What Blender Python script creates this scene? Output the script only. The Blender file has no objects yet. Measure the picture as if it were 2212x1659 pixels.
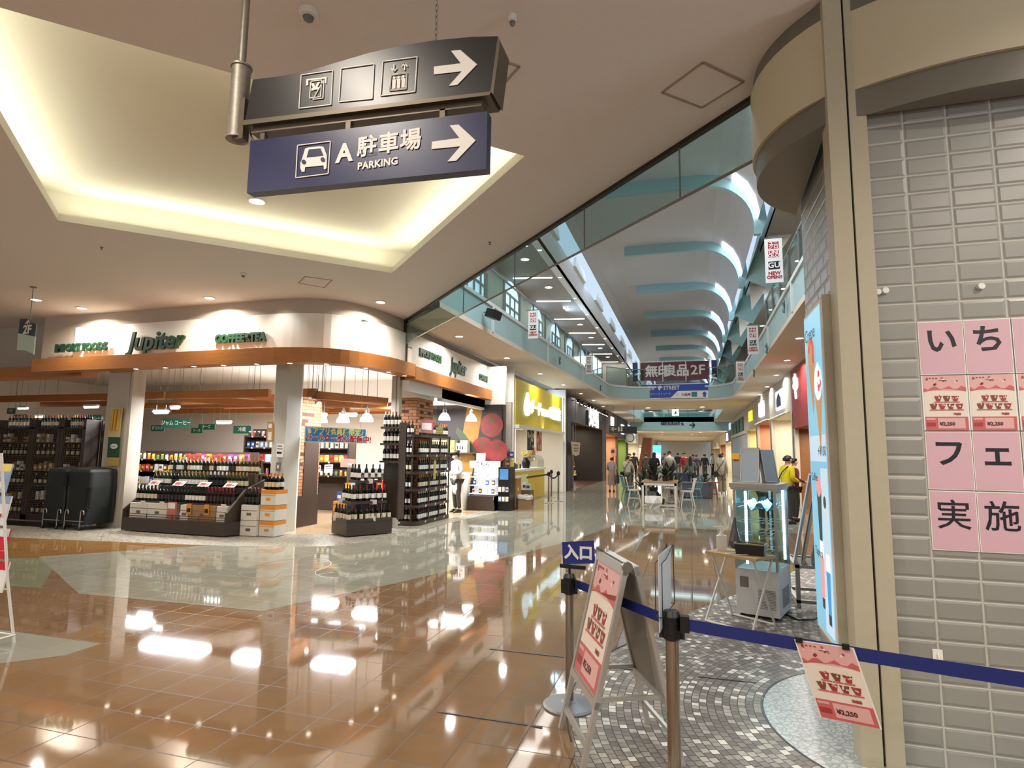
import bpy, bmesh, math, random
from mathutils import Vector, Matrix, geometry
random.seed(7)
SC = bpy.context.scene
COL = SC.collection
PI = math.pi

# ------------------------------------------------------------------ camera, world, exposure
cam_d = bpy.data.cameras.new('camera')
cam = bpy.data.objects.new('camera', cam_d)
COL.objects.link(cam)
cam_d.sensor_width = 36.0
cam_d.lens = 36.0 * 1271.7 / 2212
cam_d.clip_start = 0.05
cam_d.clip_end = 300
_y, _p, _r = -0.2931, 0.1148, 0.0119
_f = Vector((math.sin(_y) * math.cos(_p), math.cos(_y) * math.cos(_p), math.sin(_p)))
_x = Vector((math.cos(_y), -math.sin(_y), 0))
_u = _x.cross(_f)
_cr, _sr = math.cos(_r), math.sin(_r)
_x, _u = _cr * _x + _sr * _u, -_sr * _x + _cr * _u
cam.matrix_world = Matrix(((_x.x, _u.x, -_f.x, 0), (_x.y, _u.y, -_f.y, 0), (_x.z, _u.z, -_f.z, 1.56), (0, 0, 0, 1)))
SC.camera = cam
SC.view_settings.view_transform = 'Standard'
SC.view_settings.look = 'None'
SC.view_settings.gamma = 1.0
SC.view_settings.use_curve_mapping = False
SC.view_settings.exposure = 0.1
cy = SC.cycles
cy.use_denoising = True
cy.max_bounces = 7
cy.diffuse_bounces = 3
cy.glossy_bounces = 3
cy.transmission_bounces = 4
cy.transparent_max_bounces = 8
cy.caustics_reflective = False
cy.caustics_refractive = False
cy.sample_clamp_indirect = 4.0
cy.use_adaptive_sampling = True
cy.adaptive_threshold = 0.02
W = bpy.data.worlds.new('world')
SC.world = W
W.use_nodes = True
W.node_tree.nodes['Background'].inputs[0].default_value = (0.66, 0.82, 1.0, 1)
W.node_tree.nodes['Background'].inputs[1].default_value = 0.9


def area(name, loc, size, power, color=(1, 1, 1), direction=(0, 0, -1), sizey=None, spread=None, shape=None):
    d = bpy.data.lights.new(name, 'AREA')
    d.energy = power
    d.color = color
    d.shape = shape or ('RECTANGLE' if sizey else 'SQUARE')
    d.size = size
    if sizey:
        d.size_y = sizey
    if spread:
        d.spread = math.radians(spread)
    o = bpy.data.objects.new(name, d)
    COL.objects.link(o)
    o.location = loc
    o.rotation_euler = Vector(direction).to_track_quat('-Z', 'Y').to_euler()
    return o


def spot(name, loc, power, color, target, angle=70, blend=0.6, r=0.05):
    d = bpy.data.lights.new(name, 'SPOT')
    d.energy = power
    d.color = color
    d.spot_size = math.radians(angle)
    d.spot_blend = blend
    d.shadow_soft_size = r
    o = bpy.data.objects.new(name, d)
    COL.objects.link(o)
    o.location = loc
    o.rotation_euler = (Vector(target) - Vector(loc)).to_track_quat('-Z', 'Y').to_euler()
    return o


WARM = (1.0, 0.90, 0.78)
NEUT = (1.0, 0.94, 0.86)
COOL = (0.78, 0.9, 1.0)
SKY = (0.55, 0.75, 1.0)
# the coffer's cove strips lie on the ledge behind the lip and shine up
CC = Vector((-4.29, 4.92, 0))
HD = 2.90
for k in range(4):
    a = PI / 4 + k * PI / 2
    n = Vector((math.cos(a), math.sin(a), 0))
    mid = CC + n * (HD / math.sqrt(2) + 0.17)
    t = Vector((-n.y, n.x, 0))
    L = area('cove_strip', (mid.x, mid.y, 4.37), 0.1, 15, (1.0, 0.97, 0.80), (-n.x * 0.45, -n.y * 0.45, 1), sizey=HD * 1.38)
    zd = Vector((-n.x * 0.45, -n.y * 0.45, 1)).normalized()
    xax = t.cross(-zd * -1).normalized()
    L.rotation_euler = Matrix((zd.cross(t), t, -zd)).transposed().to_euler()
# lobby downlights (also those behind the camera)
for x, y in ((-11.3, 8.33), (-8.2, 8.33), (-5.35, 9.35), (-2.2, 0.6), (-6.5, 0.6), (2.8, 0.4), (-2.2, -3.2), (-6.8, -3.2), (-11.5, 2.2), (2.9, -3.2), (-4.4, 5.1), (3.0, 1.9), (-.6, -.9), (-4.5, -1.4), (-9, -.6)):
    area('downlight_lamp', (x, y, 4.20), 0.12, 66, WARM, shape='DISK', spread=160)
# added fill lamps out of view, aimed up to brighten the lobby ceiling
for x, y, d in ((-6, -8.6, (0, .5, 1)), (0, -8.6, (0, .5, 1)), (5.5, -6, (-.4, .3, 1)), (-14, -6, (.2, .4, 1)), (-18, 1, (.5, 0, 1)), (6.5, 1.0, (-.5, 0, 1))):
    area('ceiling_fill', (x, y, 2.5), 1.6, 120, (.86, .95, 1.0), d, sizey=.5)
# fascia washers under the lobby ceiling
for x, y, tx, ty in ((-10.6, 8.25, -10.6, 8.75), (-8.2, 8.25, -8.2, 8.75), (-5.2, 8.9, -5.85, 9.4), (-6.9, 8.2, -6.9, 8.75)):
    spot('fascia_washer', (x, y, 4.2), 19, (1, .96, .9), (tx, ty, 3.4), 85, 1.0)
# shop interior lamps
for x, y, w, e in ((-13.2, 11.5, 1.6, 60), (-10.5, 10.4, 1.6, 150), (-8.4, 10.4, 1.0, 120), (-10.3, 14.5, 2.0, 170), (-7.6, 14.0, 1.6, 150), (-13.5, 15.5, 2.0, 110), (-6.8, 10.6, .8, 90), (-6.5, 12.6, .8, 110)):
    area('shop_lamp', (x, y, 2.62), w, e * 1.35, (0.96, 0.97, 1.0), sizey=0.35)
area('shop_ceiling_wash', (-10, 15, 2.75), 7, 190, (1, .97, .93), (0, 0, 1), sizey=5)
# small lamps recessed in the underside of the curved timber beam
for x, y in ((-10.1, 8.6), (-9.0, 8.6), (-7.9, 8.6), (-6.6, 8.75), (-5.75, 9.75)):
    spot('beam_lamp', (x, y, 3.02), 75, NEUT, (x * .985, y + .35, 0), 95, 0.8)
area('deli_lamp', (-6.2, 14.4, 2.72), 1.6, 90, NEUT, sizey=.8)
area('deli_wall_fill', (-6.2, 14.4, 2.9), 1.6, 45, NEUT, (0, .2, 1), sizey=.8)  # added upward fill without a fixture, brightens the white wall over the deli
for x, y in ((-5.2, 10.9), (-4.95, 12.3), (-5.15, 9.2)):
    spot('rack_lamp', (x + .3, y - .35, 4.1), 90, NEUT, (x - .5, y + .3, 1.0), 55, .8)
spot('brick_washer', (-5.15, 11.75, 2.96), 60, WARM, (-5.55, 11.75, 1.6), 60, .8)
# corridor lamps under the walkways and bridges
for x, y in ((-4.946, 12.209), (-4.807, 15.41), (-4.698, 18.794), (-4.606, 22.101), (-4.54, 25.573), (-4.541, 29.105), (2.2, 10.8), (2.385, 14.159), (2.604, 17.463), (2.748, 20.677), (2.87, 24.158), (2.953, 27.29)):
    area('soffit_lamp', (x, y, 4.10), 0.14, 44, NEUT, shape='DISK', spread=160)
for x, y in ((-2.235, 34.357), (-2.27, 37.435), (0.703, 34.068), (0.686, 37.383)):
    area('bridge_lamp', (x, y, 4.10), 0.2, 60, NEUT, shape='DISK', spread=160)
for x, y in ((-2.3, 54), (.9, 54), (-1, 61), (-2, 69), (.6, 72), (-.8, 82)):
    area('far_hall_lamp', (x, y, 3.40), 0.3, 150, (1, .97, .92), shape='DISK', spread=165)
area('far_court_daylight', (-0.8, 43, 8.0), 4, 500, (.85, .93, 1), sizey=9)
area('gallery_lamps', (-4.7, 20, 7.02), 0.5, 150, NEUT, sizey=20)
area('gallery_lamps_right', (3.0, 20, 7.02), 0.5, 110, NEUT, sizey=20)
# daylight through the roof lights on both flanks of the vault
area('clerestory_left', (-3.72, 22, 8.35), 0.7, 1300, SKY, (0.75, 0, -0.5), sizey=24)
area('clerestory_right', (2.6, 22, 8.3), 0.9, 620, (.66, .83, 1), (-0.8, 0, -0.25), sizey=24)
area('entrance_rooflight', (-1.2, 9.5, 8.1), 4.2, 420, (.84, .92, 1), sizey=3.5)


# ------------------------------------------------------------------ materials
def lin(h):
    h = h.lstrip('#')
    r = [int(h[i:i + 2], 16) / 255 for i in (0, 2, 4)]
    return tuple(c / 12.92 if c <= 0.04045 else ((c + 0.055) / 1.055) ** 2.4 for c in r) + (1,)


MATS = {}


def mat(name, col='#808080', rough=0.5, metal=0.0, emit=None, es=0.0, noise=0.0, nscale=8.0, bump=0.0, spec=None, alpha=None, trans=None, sample=True):
    if name in MATS:
        return MATS[name]
    m = bpy.data.materials.new(name)
    m.use_nodes = True
    nt = m.node_tree
    b = nt.nodes['Principled BSDF']
    c = lin(col)
    b.inputs['Base Color'].default_value = c
    b.inputs['Roughness'].default_value = rough
    b.inputs['Metallic'].default_value = metal
    if spec is not None:
        b.inputs['Specular IOR Level'].default_value = spec
    if emit:
        b.inputs['Emission Color'].default_value = lin(emit)
        b.inputs['Emission Strength'].default_value = es
        if not sample:
            m.cycles.emission_sampling = 'NONE'
    if alpha is not None:
        b.inputs['Alpha'].default_value = alpha
    if trans is not None:
        b.inputs['Transmission Weight'].default_value = trans
    if noise > 0 or bump > 0:
        tc = nt.nodes.new('ShaderNodeTexCoord')
        nz = nt.nodes.new('ShaderNodeTexNoise')
        nz.inputs['Scale'].default_value = nscale
        nz.inputs['Detail'].default_value = 4
        nt.links.new(tc.outputs['Object'], nz.inputs['Vector'])
        if noise > 0:
            mx = nt.nodes.new('ShaderNodeMixRGB')
            mx.inputs[1].default_value = tuple(v * (1 - noise) for v in c[:3]) + (1,)
            mx.inputs[2].default_value = tuple(min(1, v * (1 + noise)) for v in c[:3]) + (1,)
            nt.links.new(nz.outputs['Fac'], mx.inputs[0])
            nt.links.new(mx.outputs[0], b.inputs['Base Color'])
        if bump > 0:
            bp = nt.nodes.new('ShaderNodeBump')
            bp.inputs['Strength'].default_value = bump
            bp.inputs['Distance'].default_value = 0.01
            nt.links.new(nz.outputs['Fac'], bp.inputs['Height'])
            nt.links.new(bp.outputs[0], b.inputs['Normal'])
    MATS[name] = m
    return m


def node(nt, t, **kw):
    n = nt.nodes.new(t)
    for k, v in kw.items():
        if k in n.inputs.keys():
            n.inputs[k].default_value = v
        else:
            setattr(n, k, v)
    return n


def mathn(nt, op, a, b=None):
    n = nt.nodes.new('ShaderNodeMath')
    n.operation = op
    for i, v in enumerate((a, b)):
        if v is None:
            continue
        if isinstance(v, (int, float)):
            n.inputs[i].default_value = v
        else:
            nt.links.new(v, n.inputs[i])
    return n.outputs[0]


def tile_mat(name, c1, c2, grout, size, off, gw, rough, noise=0.25, nscale=14, w2=None, bond=0.0, bump=0.0, axes='XY', spec=0.5, bevel=None, dark=None):
    """rectangular tiles of size x w2 in object space, grout gw wide"""
    if name in MATS:
        return MATS[name]
    m = bpy.data.materials.new(name)
    m.use_nodes = True
    nt = m.node_tree
    b = nt.nodes['Principled BSDF']
    tc = node(nt, 'ShaderNodeTexCoord')
    sep = node(nt, 'ShaderNodeSeparateXYZ')
    nt.links.new(tc.outputs['Object'], sep.inputs[0])
    A = sep.outputs[axes[0]]
    B = sep.outputs[axes[1]]
    w2 = w2 or size
    v = mathn(nt, 'DIVIDE', mathn(nt, 'SUBTRACT', B, off[1]), w2)
    fv = mathn(nt, 'FLOOR', v)
    u = mathn(nt, 'DIVIDE', mathn(nt, 'SUBTRACT', A, off[0]), size)
    if bond:
        u = mathn(nt, 'ADD', u, mathn(nt, 'MULTIPLY', mathn(nt, 'MODULO', mathn(nt, 'ABSOLUTE', fv), 2.0), bond))
    fu = mathn(nt, 'FLOOR', u)
    du = mathn(nt, 'MULTIPLY', mathn(nt, 'PINGPONG', u, 0.5), size)
    dv = mathn(nt, 'MULTIPLY', mathn(nt, 'PINGPONG', v, 0.5), w2)
    d = mathn(nt, 'MINIMUM', du, dv)
    cmb = node(nt, 'ShaderNodeCombineXYZ')
    nt.links.new(fu, cmb.inputs[0])
    nt.links.new(fv, cmb.inputs[1])
    wn = node(nt, 'ShaderNodeTexWhiteNoise', noise_dimensions='2D')
    nt.links.new(cmb.outputs[0], wn.inputs['Vector'])
    nz = node(nt, 'ShaderNodeTexNoise', Scale=nscale, Detail=6.0)
    nt.links.new(tc.outputs['Object'], nz.inputs['Vector'])
    fac = mathn(nt, 'ADD', mathn(nt, 'MULTIPLY', wn.outputs['Value'], 1 - noise), mathn(nt, 'MULTIPLY', nz.outputs['Fac'], noise))
    mx = node(nt, 'ShaderNodeMixRGB')
    mx.inputs[1].default_value = lin(c1)
    mx.inputs[2].default_value = lin(c2)
    nt.links.new(fac, mx.inputs[0])
    col = mx.outputs[0]
    if dark:
        mk = node(nt, 'ShaderNodeMixRGB')
        mk.inputs[2].default_value = lin(dark[0])
        nt.links.new(col, mk.inputs[1])
        wn2 = node(nt, 'ShaderNodeTexWhiteNoise', noise_dimensions='3D')
        nt.links.new(cmb.outputs[0], wn2.inputs['Vector'])
        nt.links.new(mathn(nt, 'LESS_THAN', wn2.outputs['Value'], dark[1]), mk.inputs[0])
        col = mk.outputs[0]
    g = mathn(nt, 'LESS_THAN', d, gw / 2)
    m2 = node(nt, 'ShaderNodeMixRGB')
    m2.inputs[2].default_value = lin(grout)
    nt.links.new(col, m2.inputs[1])
    nt.links.new(g, m2.inputs[0])
    nt.links.new(m2.outputs[0], b.inputs['Base Color'])
    b.inputs['Specular IOR Level'].default_value = spec
    nt.links.new(mathn(nt, 'ADD', mathn(nt, 'MULTIPLY', g, 0.4), rough), b.inputs['Roughness'])
    if bump or bevel:
        bp = node(nt, 'ShaderNodeBump', Strength=bump or 0.6, Distance=0.006)
        if bevel:
            h = mathn(nt, 'MINIMUM', mathn(nt, 'DIVIDE', d, bevel), 1.0)
        else:
            h = mathn(nt, 'GREATER_THAN', d, gw / 2)
        nt.links.new(h, bp.inputs['Height'])
        nt.links.new(bp.outputs[0], b.inputs['Normal'])
    MATS[name] = m
    return m


def wood_mat(name, c1, c2, rough=0.4, scale=(1, 12, 12)):
    if name in MATS:
        return MATS[name]
    m = bpy.data.materials.new(name)
    m.use_nodes = True
    nt = m.node_tree
    b = nt.nodes['Principled BSDF']
    tc = node(nt, 'ShaderNodeTexCoord')
    mp = node(nt, 'ShaderNodeMapping')
    mp.inputs['Scale'].default_value = scale
    nz = node(nt, 'ShaderNodeTexNoise', Scale=2.5, Detail=6.0)
    nt.links.new(tc.outputs['Object'], mp.inputs[0])
    nt.links.new(mp.outputs[0], nz.inputs['Vector'])
    mx = node(nt, 'ShaderNodeMixRGB')
    mx.inputs[1].default_value = lin(c1)
    mx.inputs[2].default_value = lin(c2)
    nt.links.new(nz.outputs['Fac'], mx.inputs[0])
    nt.links.new(mx.outputs[0], b.inputs['Base Color'])
    b.inputs['Roughness'].default_value = rough
    MATS[name] = m
    return m


def polar_mosaic(name, cx, cy_, cell):
    m = bpy.data.materials.new(name)
    m.use_nodes = True
    nt = m.node_tree
    b = nt.nodes['Principled BSDF']
    tc = node(nt, 'ShaderNodeTexCoord')
    sep = node(nt, 'ShaderNodeSeparateXYZ')
    nt.links.new(tc.outputs['Object'], sep.inputs[0])
    X = mathn(nt, 'SUBTRACT', sep.outputs[0], cx)
    Y = mathn(nt, 'SUBTRACT', sep.outputs[1], cy_)
    R = mathn(nt, 'SQRT', mathn(nt, 'ADD', mathn(nt, 'MULTIPLY', X, X), mathn(nt, 'MULTIPLY', Y, Y)))
    r = mathn(nt, 'DIVIDE', R, cell)
    fr = mathn(nt, 'FLOOR', r)
    th = mathn(nt, 'ARCTAN2', Y, X)
    t = mathn(nt, 'MULTIPLY', th, mathn(nt, 'MULTIPLY', mathn(nt, 'FLOOR', mathn(nt, 'DIVIDE', fr, 5.0)), 5.0))
    t = mathn(nt, 'ADD', t, mathn(nt, 'MULTIPLY', fr, 0.37))
    ft = mathn(nt, 'FLOOR', t)
    d = mathn(nt, 'MINIMUM', mathn(nt, 'PINGPONG', r, 0.5), mathn(nt, 'PINGPONG', t, 0.5))
    cmb = node(nt, 'ShaderNodeCombineXYZ')
    nt.links.new(fr, cmb.inputs[0])
    nt.links.new(ft, cmb.inputs[1])
    wn = node(nt, 'ShaderNodeTexWhiteNoise', noise_dimensions='2D')
    nt.links.new(cmb.outputs[0], wn.inputs['Vector'])
    rp = node(nt, 'ShaderNodeValToRGB')
    rp.color_ramp.interpolation = 'CONSTANT'
    e = rp.color_ramp.elements
    e[0].position = 0
    e[0].color = lin('#6e655c')
    for p_, c_ in ((.22, '#857c71'), (.45, '#9a9185'), (.62, '#776b60'), (.78, '#aca598'), (.88, '#dcd8cc')):
        q = e.new(p_)
        q.color = lin(c_)
    e[-1].color = lin('#dcd8cc')
    nt.links.new(wn.outputs['Value'], rp.inputs[0])
    g = mathn(nt, 'LESS_THAN', d, 0.055)
    m2 = node(nt, 'ShaderNodeMixRGB')
    m2.inputs[2].default_value = lin('#2b2723')
    nt.links.new(rp.outputs[0], m2.inputs[1])
    nt.links.new(g, m2.inputs[0])
    nt.links.new(m2.outputs[0], b.inputs['Base Color'])
    b.inputs['Roughness'].default_value = 0.42
    MATS[name] = m
    return m


def pebble_mat(name, c1, c2, scale):
    m = bpy.data.materials.new(name)
    m.use_nodes = True
    nt = m.node_tree
    b = nt.nodes['Principled BSDF']
    tc = node(nt, 'ShaderNodeTexCoord')
    vo = node(nt, 'ShaderNodeTexVoronoi', Scale=scale, feature='DISTANCE_TO_EDGE')
    nt.links.new(tc.outputs['Object'], vo.inputs['Vector'])
    rp = node(nt, 'ShaderNodeValToRGB')
    rp.color_ramp.elements[0].color = lin(c1)
    rp.color_ramp.elements[1].color = lin(c2)
    rp.color_ramp.elements[1].position = 0.16
    nt.links.new(vo.outputs['Distance'], rp.inputs[0])
    nt.links.new(rp.outputs[0], b.inputs['Base Color'])
    b.inputs['Roughness'].default_value = 0.3
    MATS[name] = m
    return m


def glass_mat(name, tint='#dfeceb', a=0.12, rough=0.02):
    if name in MATS:
        return MATS[name]
    m = bpy.data.materials.new(name)
    m.use_nodes = True
    nt = m.node_tree
    nt.nodes.clear()
    out = node(nt, 'ShaderNodeOutputMaterial')
    tr = node(nt, 'ShaderNodeBsdfTransparent')
    tr.inputs[0].default_value = lin(tint)
    gl = node(nt, 'ShaderNodeBsdfGlossy')
    gl.inputs['Roughness'].default_value = rough
    mx = node(nt, 'ShaderNodeMixShader')
    ge = node(nt, 'ShaderNodeNewGeometry')
    dt = nt.nodes.new('ShaderNodeVectorMath')
    dt.operation = 'DOT_PRODUCT'
    nt.links.new(ge.outputs['Incoming'], dt.inputs[0])
    nt.links.new(ge.outputs['Normal'], dt.inputs[1])
    c5 = mathn(nt, 'POWER', mathn(nt, 'SUBTRACT', 1.0, mathn(nt, 'ABSOLUTE', dt.outputs['Value'])), 5.0)
    nt.links.new(mathn(nt, 'ADD', mathn(nt, 'MULTIPLY', c5, 0.6), a * 0.4), mx.inputs[0])
    nt.links.new(tr.outputs[0], mx.inputs[1])
    nt.links.new(gl.outputs[0], mx.inputs[2])
    nt.links.new(mx.outputs[0], out.inputs[0])
    MATS[name] = m
    return m


# ------------------------------------------------------------------ mesh building
OFF = {}


class MB:
    def __init__(s, xf=None):
        s.v, s.f, s.m, s.sm = [], [], [], []
        s.xf = xf

    def add(s, pts, faces, m=0, smooth=False):
        b = len(s.v)
        for p in pts:
            s.v.append(s.xf @ Vector(p) if s.xf else Vector(p))
        for f in faces:
            s.f.append([b + i for i in f])
            s.m.append(m)
            s.sm.append(smooth)
        return s

    def box(s, x0, y0, z0, x1, y1, z1, m=0):
        p = [(x, y, z) for z in (z0, z1) for y in (y0, y1) for x in (x0, x1)]
        return s.add(p, [(0, 2, 3, 1), (4, 5, 7, 6), (0, 1, 5, 4), (2, 6, 7, 3), (0, 4, 6, 2), (1, 3, 7, 5)], m)

    def bar(s, p0, p1, w, h, m=0, up=(0, 0, 1)):
        p0, p1 = Vector(p0), Vector(p1)
        d = (p1 - p0).normalized()
        a = d.cross(Vector(up))
        if a.length < 1e-4:
            a = Vector((1, 0, 0))
        a.normalize()
        c = a.cross(d)
        q = [p + a * (w / 2 * i) + c * (h / 2 * j) for p in (p0, p1) for j in (-1, 1) for i in (-1, 1)]
        return s.add(q, [(0, 2, 3, 1), (4, 5, 7, 6), (0, 1, 5, 4), (2, 6, 7, 3), (0, 4, 6, 2), (1, 3, 7, 5)], m)

    def cyl(s, p0, p1, r, n=12, m=0, r2=None, cap=True):
        p0, p1 = Vector(p0), Vector(p1)
        r2 = r if r2 is None else r2
        d = (p1 - p0).normalized()
        a = d.orthogonal().normalized()
        c = d.cross(a)
        q = []
        for p, rr in ((p0, r), (p1, r2)):
            for i in range(n):
                t = 2 * PI * i / n
                q.append(p + a * (rr * math.cos(t)) + c * (rr * math.sin(t)))
        s.add(q, [(i, (i + 1) % n, n + (i + 1) % n, n + i) for i in range(n)], m, True)
        if cap:
            s.add(q[:n], [tuple(range(n - 1, -1, -1))], m)
            s.add(q[n:], [tuple(range(n))], m)
        return s

    def lathe(s, prof, c=(0, 0, 0), n=16, m=0, mats=None):
        c = Vector(c)
        q = [c + Vector((r * math.cos(2 * PI * i / n), r * math.sin(2 * PI * i / n), z)) for r, z in prof for i in range(n)]
        for k in range(len(prof) - 1):
            b = len(s.v)
            s.add(q[k * n:(k + 2) * n], [(i, (i + 1) % n, n + (i + 1) % n, n + i) for i in range(n)], mats[k] if mats else m, True)
        return s

    def tube(s, pts, r, n=8, m=0):
        pts = [Vector(p) for p in pts]
        q = []
        a = None
        for i, p in enumerate(pts):
            d = (pts[min(i + 1, len(pts) - 1)] - pts[max(i - 1, 0)]).normalized()
            if a is None:
                a = d.orthogonal().normalized()
            a = (a - d * a.dot(d)).normalized()
            c = d.cross(a)
            for k in range(n):
                t = 2 * PI * k / n
                q.append(p + a * (r * math.cos(t)) + c * (r * math.sin(t)))
        fs = [(i * n + k, i * n + (k + 1) % n, (i + 1) * n + (k + 1) % n, (i + 1) * n + k) for i in range(len(pts) - 1) for k in range(n)]
        s.add(q, fs, m, True)
        s.add(q[:n], [tuple(range(n - 1, -1, -1))], m)
        s.add(q[-n:], [tuple(range(n))], m)
        return s

    def prism(s, poly, d0, d1, plane='XZ', m=0, ms=None):
        """extrude a closed 2-D polygon; plane names the axes of the polygon, the rest is the depth"""
        def P(a, b, d):
            return {'XZ': (a, d, b), 'XY': (a, b, d), 'YZ': (d, a, b)}[plane]
        n = len(poly)
        q = [P(a, b, d0) for a, b in poly] + [P(a, b, d1) for a, b in poly]
        s.add(q, [tuple(range(n - 1, -1, -1)), tuple(range(n, 2 * n))], m)
        s.add(q, [(i, (i + 1) % n, n + (i + 1) % n, n + i) for i in range(n)], m if ms is None else ms)
        return s

    def wall(s, path, z0, z1, m=0, th=0.0, smooth=True):
        """vertical ribbon along a plan path; th > 0 thickens it to the path's left"""
        P = [Vector((x, y, 0)) for x, y in path]
        if th:
            Q = []
            for i, p in enumerate(P):
                d = (P[min(i + 1, len(P) - 1)] - P[max(i - 1, 0)]).normalized()
                Q.append(p + Vector((-d.y, d.x, 0)) * th)
            n = len(P)
            q = [(p.x, p.y, z) for L in (P, Q) for z in (z0, z1) for p in L]
            fs = []
            for i in range(n - 1):
                fs += [(i, i + 1, n + i + 1, n + i), (2 * n + i + 1, 2 * n + i, 3 * n + i, 3 * n + i + 1),
                       (n + i, n + i + 1, 3 * n + i + 1, 3 * n + i), (i + 1, i, 2 * n + i, 2 * n + i + 1)]
            s.add(q, fs, m, False)
            for i in (0, n - 1):
                s.add([q[i], q[n + i], q[3 * n + i], q[2 * n + i]], [(0, 1, 2, 3)], m)
        else:
            n = len(P)
            s.add([(p.x, p.y, z) for z in (z0, z1) for p in P], [(i, i + 1, n + i + 1, n + i) for i in range(n - 1)], m, smooth)
        return s

    def flat(s, outer, z, holes=(), m=0, up=True):
        loops = [[Vector((x, y, 0)) for x, y in outer]] + [[Vector((x, y, 0)) for x, y in h] for h in holes]
        tris = geometry.tessellate_polygon(loops)
        q = [(p.x, p.y, z) for L in loops for p in L]
        fs = []
        for t in tris:
            a, b, c = (Vector(q[i]) for i in t)
            nz = (b - a).cross(c - a).z
            fs.append(tuple(t) if (nz > 0) == up else tuple(reversed(t)))
        return s.add(q, fs, m)

    def text(s, body, xf, size=1.0, ext=0.005, m=0, align='LEFT', bold=0.0, shear=0.0, sx=1.0, space=1.0, res=2):
        c = bpy.data.curves.new('lettering', 'FONT')
        c.body = body
        c.size = size
        c.extrude = ext
        c.offset = bold
        c.shear = shear
        c.align_x = align
        c.align_y = 'CENTER'
        c.space_character = space
        c.resolution_u = res
        o = bpy.data.objects.new('lettering', c)
        COL.objects.link(o)
        dg = bpy.context.evaluated_depsgraph_get()
        dg.update()
        me = bpy.data.meshes.new_from_object(o.evaluated_get(dg))
        s.add([xf @ Vector((v.co.x * sx, v.co.y, v.co.z)) for v in me.vertices], [tuple(p.vertices) for p in me.polygons], m)
        bpy.data.objects.remove(o)
        bpy.data.curves.remove(c)
        bpy.data.meshes.remove(me)
        return s

    def mesh(s, name, mats, loc=Vector((0, 0, 0))):
        me = bpy.data.meshes.new(name)
        me.from_pydata([tuple(p - loc) for p in s.v], [], s.f)
        for x in (mats if isinstance(mats, (list, tuple)) else [mats]):
            me.materials.append(x)
        me.polygons.foreach_set('material_index', s.m)
        me.polygons.foreach_set('use_smooth', s.sm)
        me.update()
        return me

    def build(s, name, mats, parent=None, loc=None, local=False):
        """world-space vertices unless local; the object's origin goes to loc (parent's origin by default)"""
        base = Vector(OFF.get(parent, (0, 0, 0))) if parent else Vector((0, 0, 0))
        L = Vector(loc) if loc is not None else base
        o = bpy.data.objects.new(name, s.mesh(name, mats, Vector((0, 0, 0)) if local else L))
        COL.objects.link(o)
        if parent:
            o.parent = parent
            if not local:
                o.location = L - base
        elif loc is not None:
            o.location = L
        OFF[o] = tuple(L)
        return o


def tag(o, label, cat, group=None, kind=None):
    o['label'] = label
    o['category'] = cat
    if group:
        o['group'] = group
    if kind:
        o['kind'] = kind
    return o


def thing(name, label, cat, loc=(0, 0, 0), rz=0.0, group=None):
    o = bpy.data.objects.new(name, None)
    o.empty_display_size = 0.1
    COL.objects.link(o)
    o.location = loc
    o.rotation_euler = (0, 0, rz)
    OFF[o] = tuple(loc)
    return tag(o, label, cat, group)


def st(o):
    o['kind'] = 'structure'
    return o


def dup(o, loc=None, rz=None, label=None, group=None, parent=None):
    c = o.copy()
    COL.objects.link(c)
    if parent:
        c.parent = parent
    for ch in o.children:
        dup(ch, parent=c)
    if loc is not None:
        c.location = loc
    if rz is not None:
        c.rotation_euler = (0, 0, rz)
    if label:
        c['label'] = label
    if group:
        c['group'] = group
    return c


def XF(origin, xdir, ydir):
    x, y = Vector(xdir).normalized(), Vector(ydir).normalized()
    z = x.cross(y)
    o = Vector(origin)
    return Matrix(((x.x, y.x, z.x, o.x), (x.y, y.y, z.y, o.y), (x.z, y.z, z.z, o.z), (0, 0, 0, 1)))


def facing_cam(o):   # text on a wall that faces -y
    return XF(o, (1, 0, 0), (0, 0, 1))


def facing_px(o):    # on a wall that faces +x (left side of the mall)
    return XF(o, (0, 1, 0), (0, 0, 1))


def arc(cx, cy_, r, a0, a1, n):
    return [(cx + r * math.cos(math.radians(a0 + (a1 - a0) * i / n)), cy_ + r * math.sin(math.radians(a0 + (a1 - a0) * i / n))) for i in range(n + 1)]


def smooth_path(P, n=6):
    """Catmull-Rom through plan points"""
    out = []
    for i in range(len(P) - 1):
        p0, p1, p2, p3 = (Vector(P[max(0, min(len(P) - 1, j))]) for j in (i - 1, i, i + 1, i + 2))
        for k in range(n):
            t = k / n
            v = 0.5 * ((2 * p1) + (p2 - p0) * t + (2 * p0 - 5 * p1 + 4 * p2 - p3) * t * t + (3 * p1 - p0 - 3 * p2 + p3) * t ** 3)
            out.append((v.x, v.y))
    out.append(tuple(P[-1]))
    return out


def offset_path(P, d):
    Q = []
    for i, p in enumerate(P):
        a, b = Vector(P[max(i - 1, 0)]), Vector(P[min(i + 1, len(P) - 1)])
        t = (b - a).normalized()
        Q.append((p[0] - t.y * d, p[1] + t.x * d))
    return Q


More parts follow.
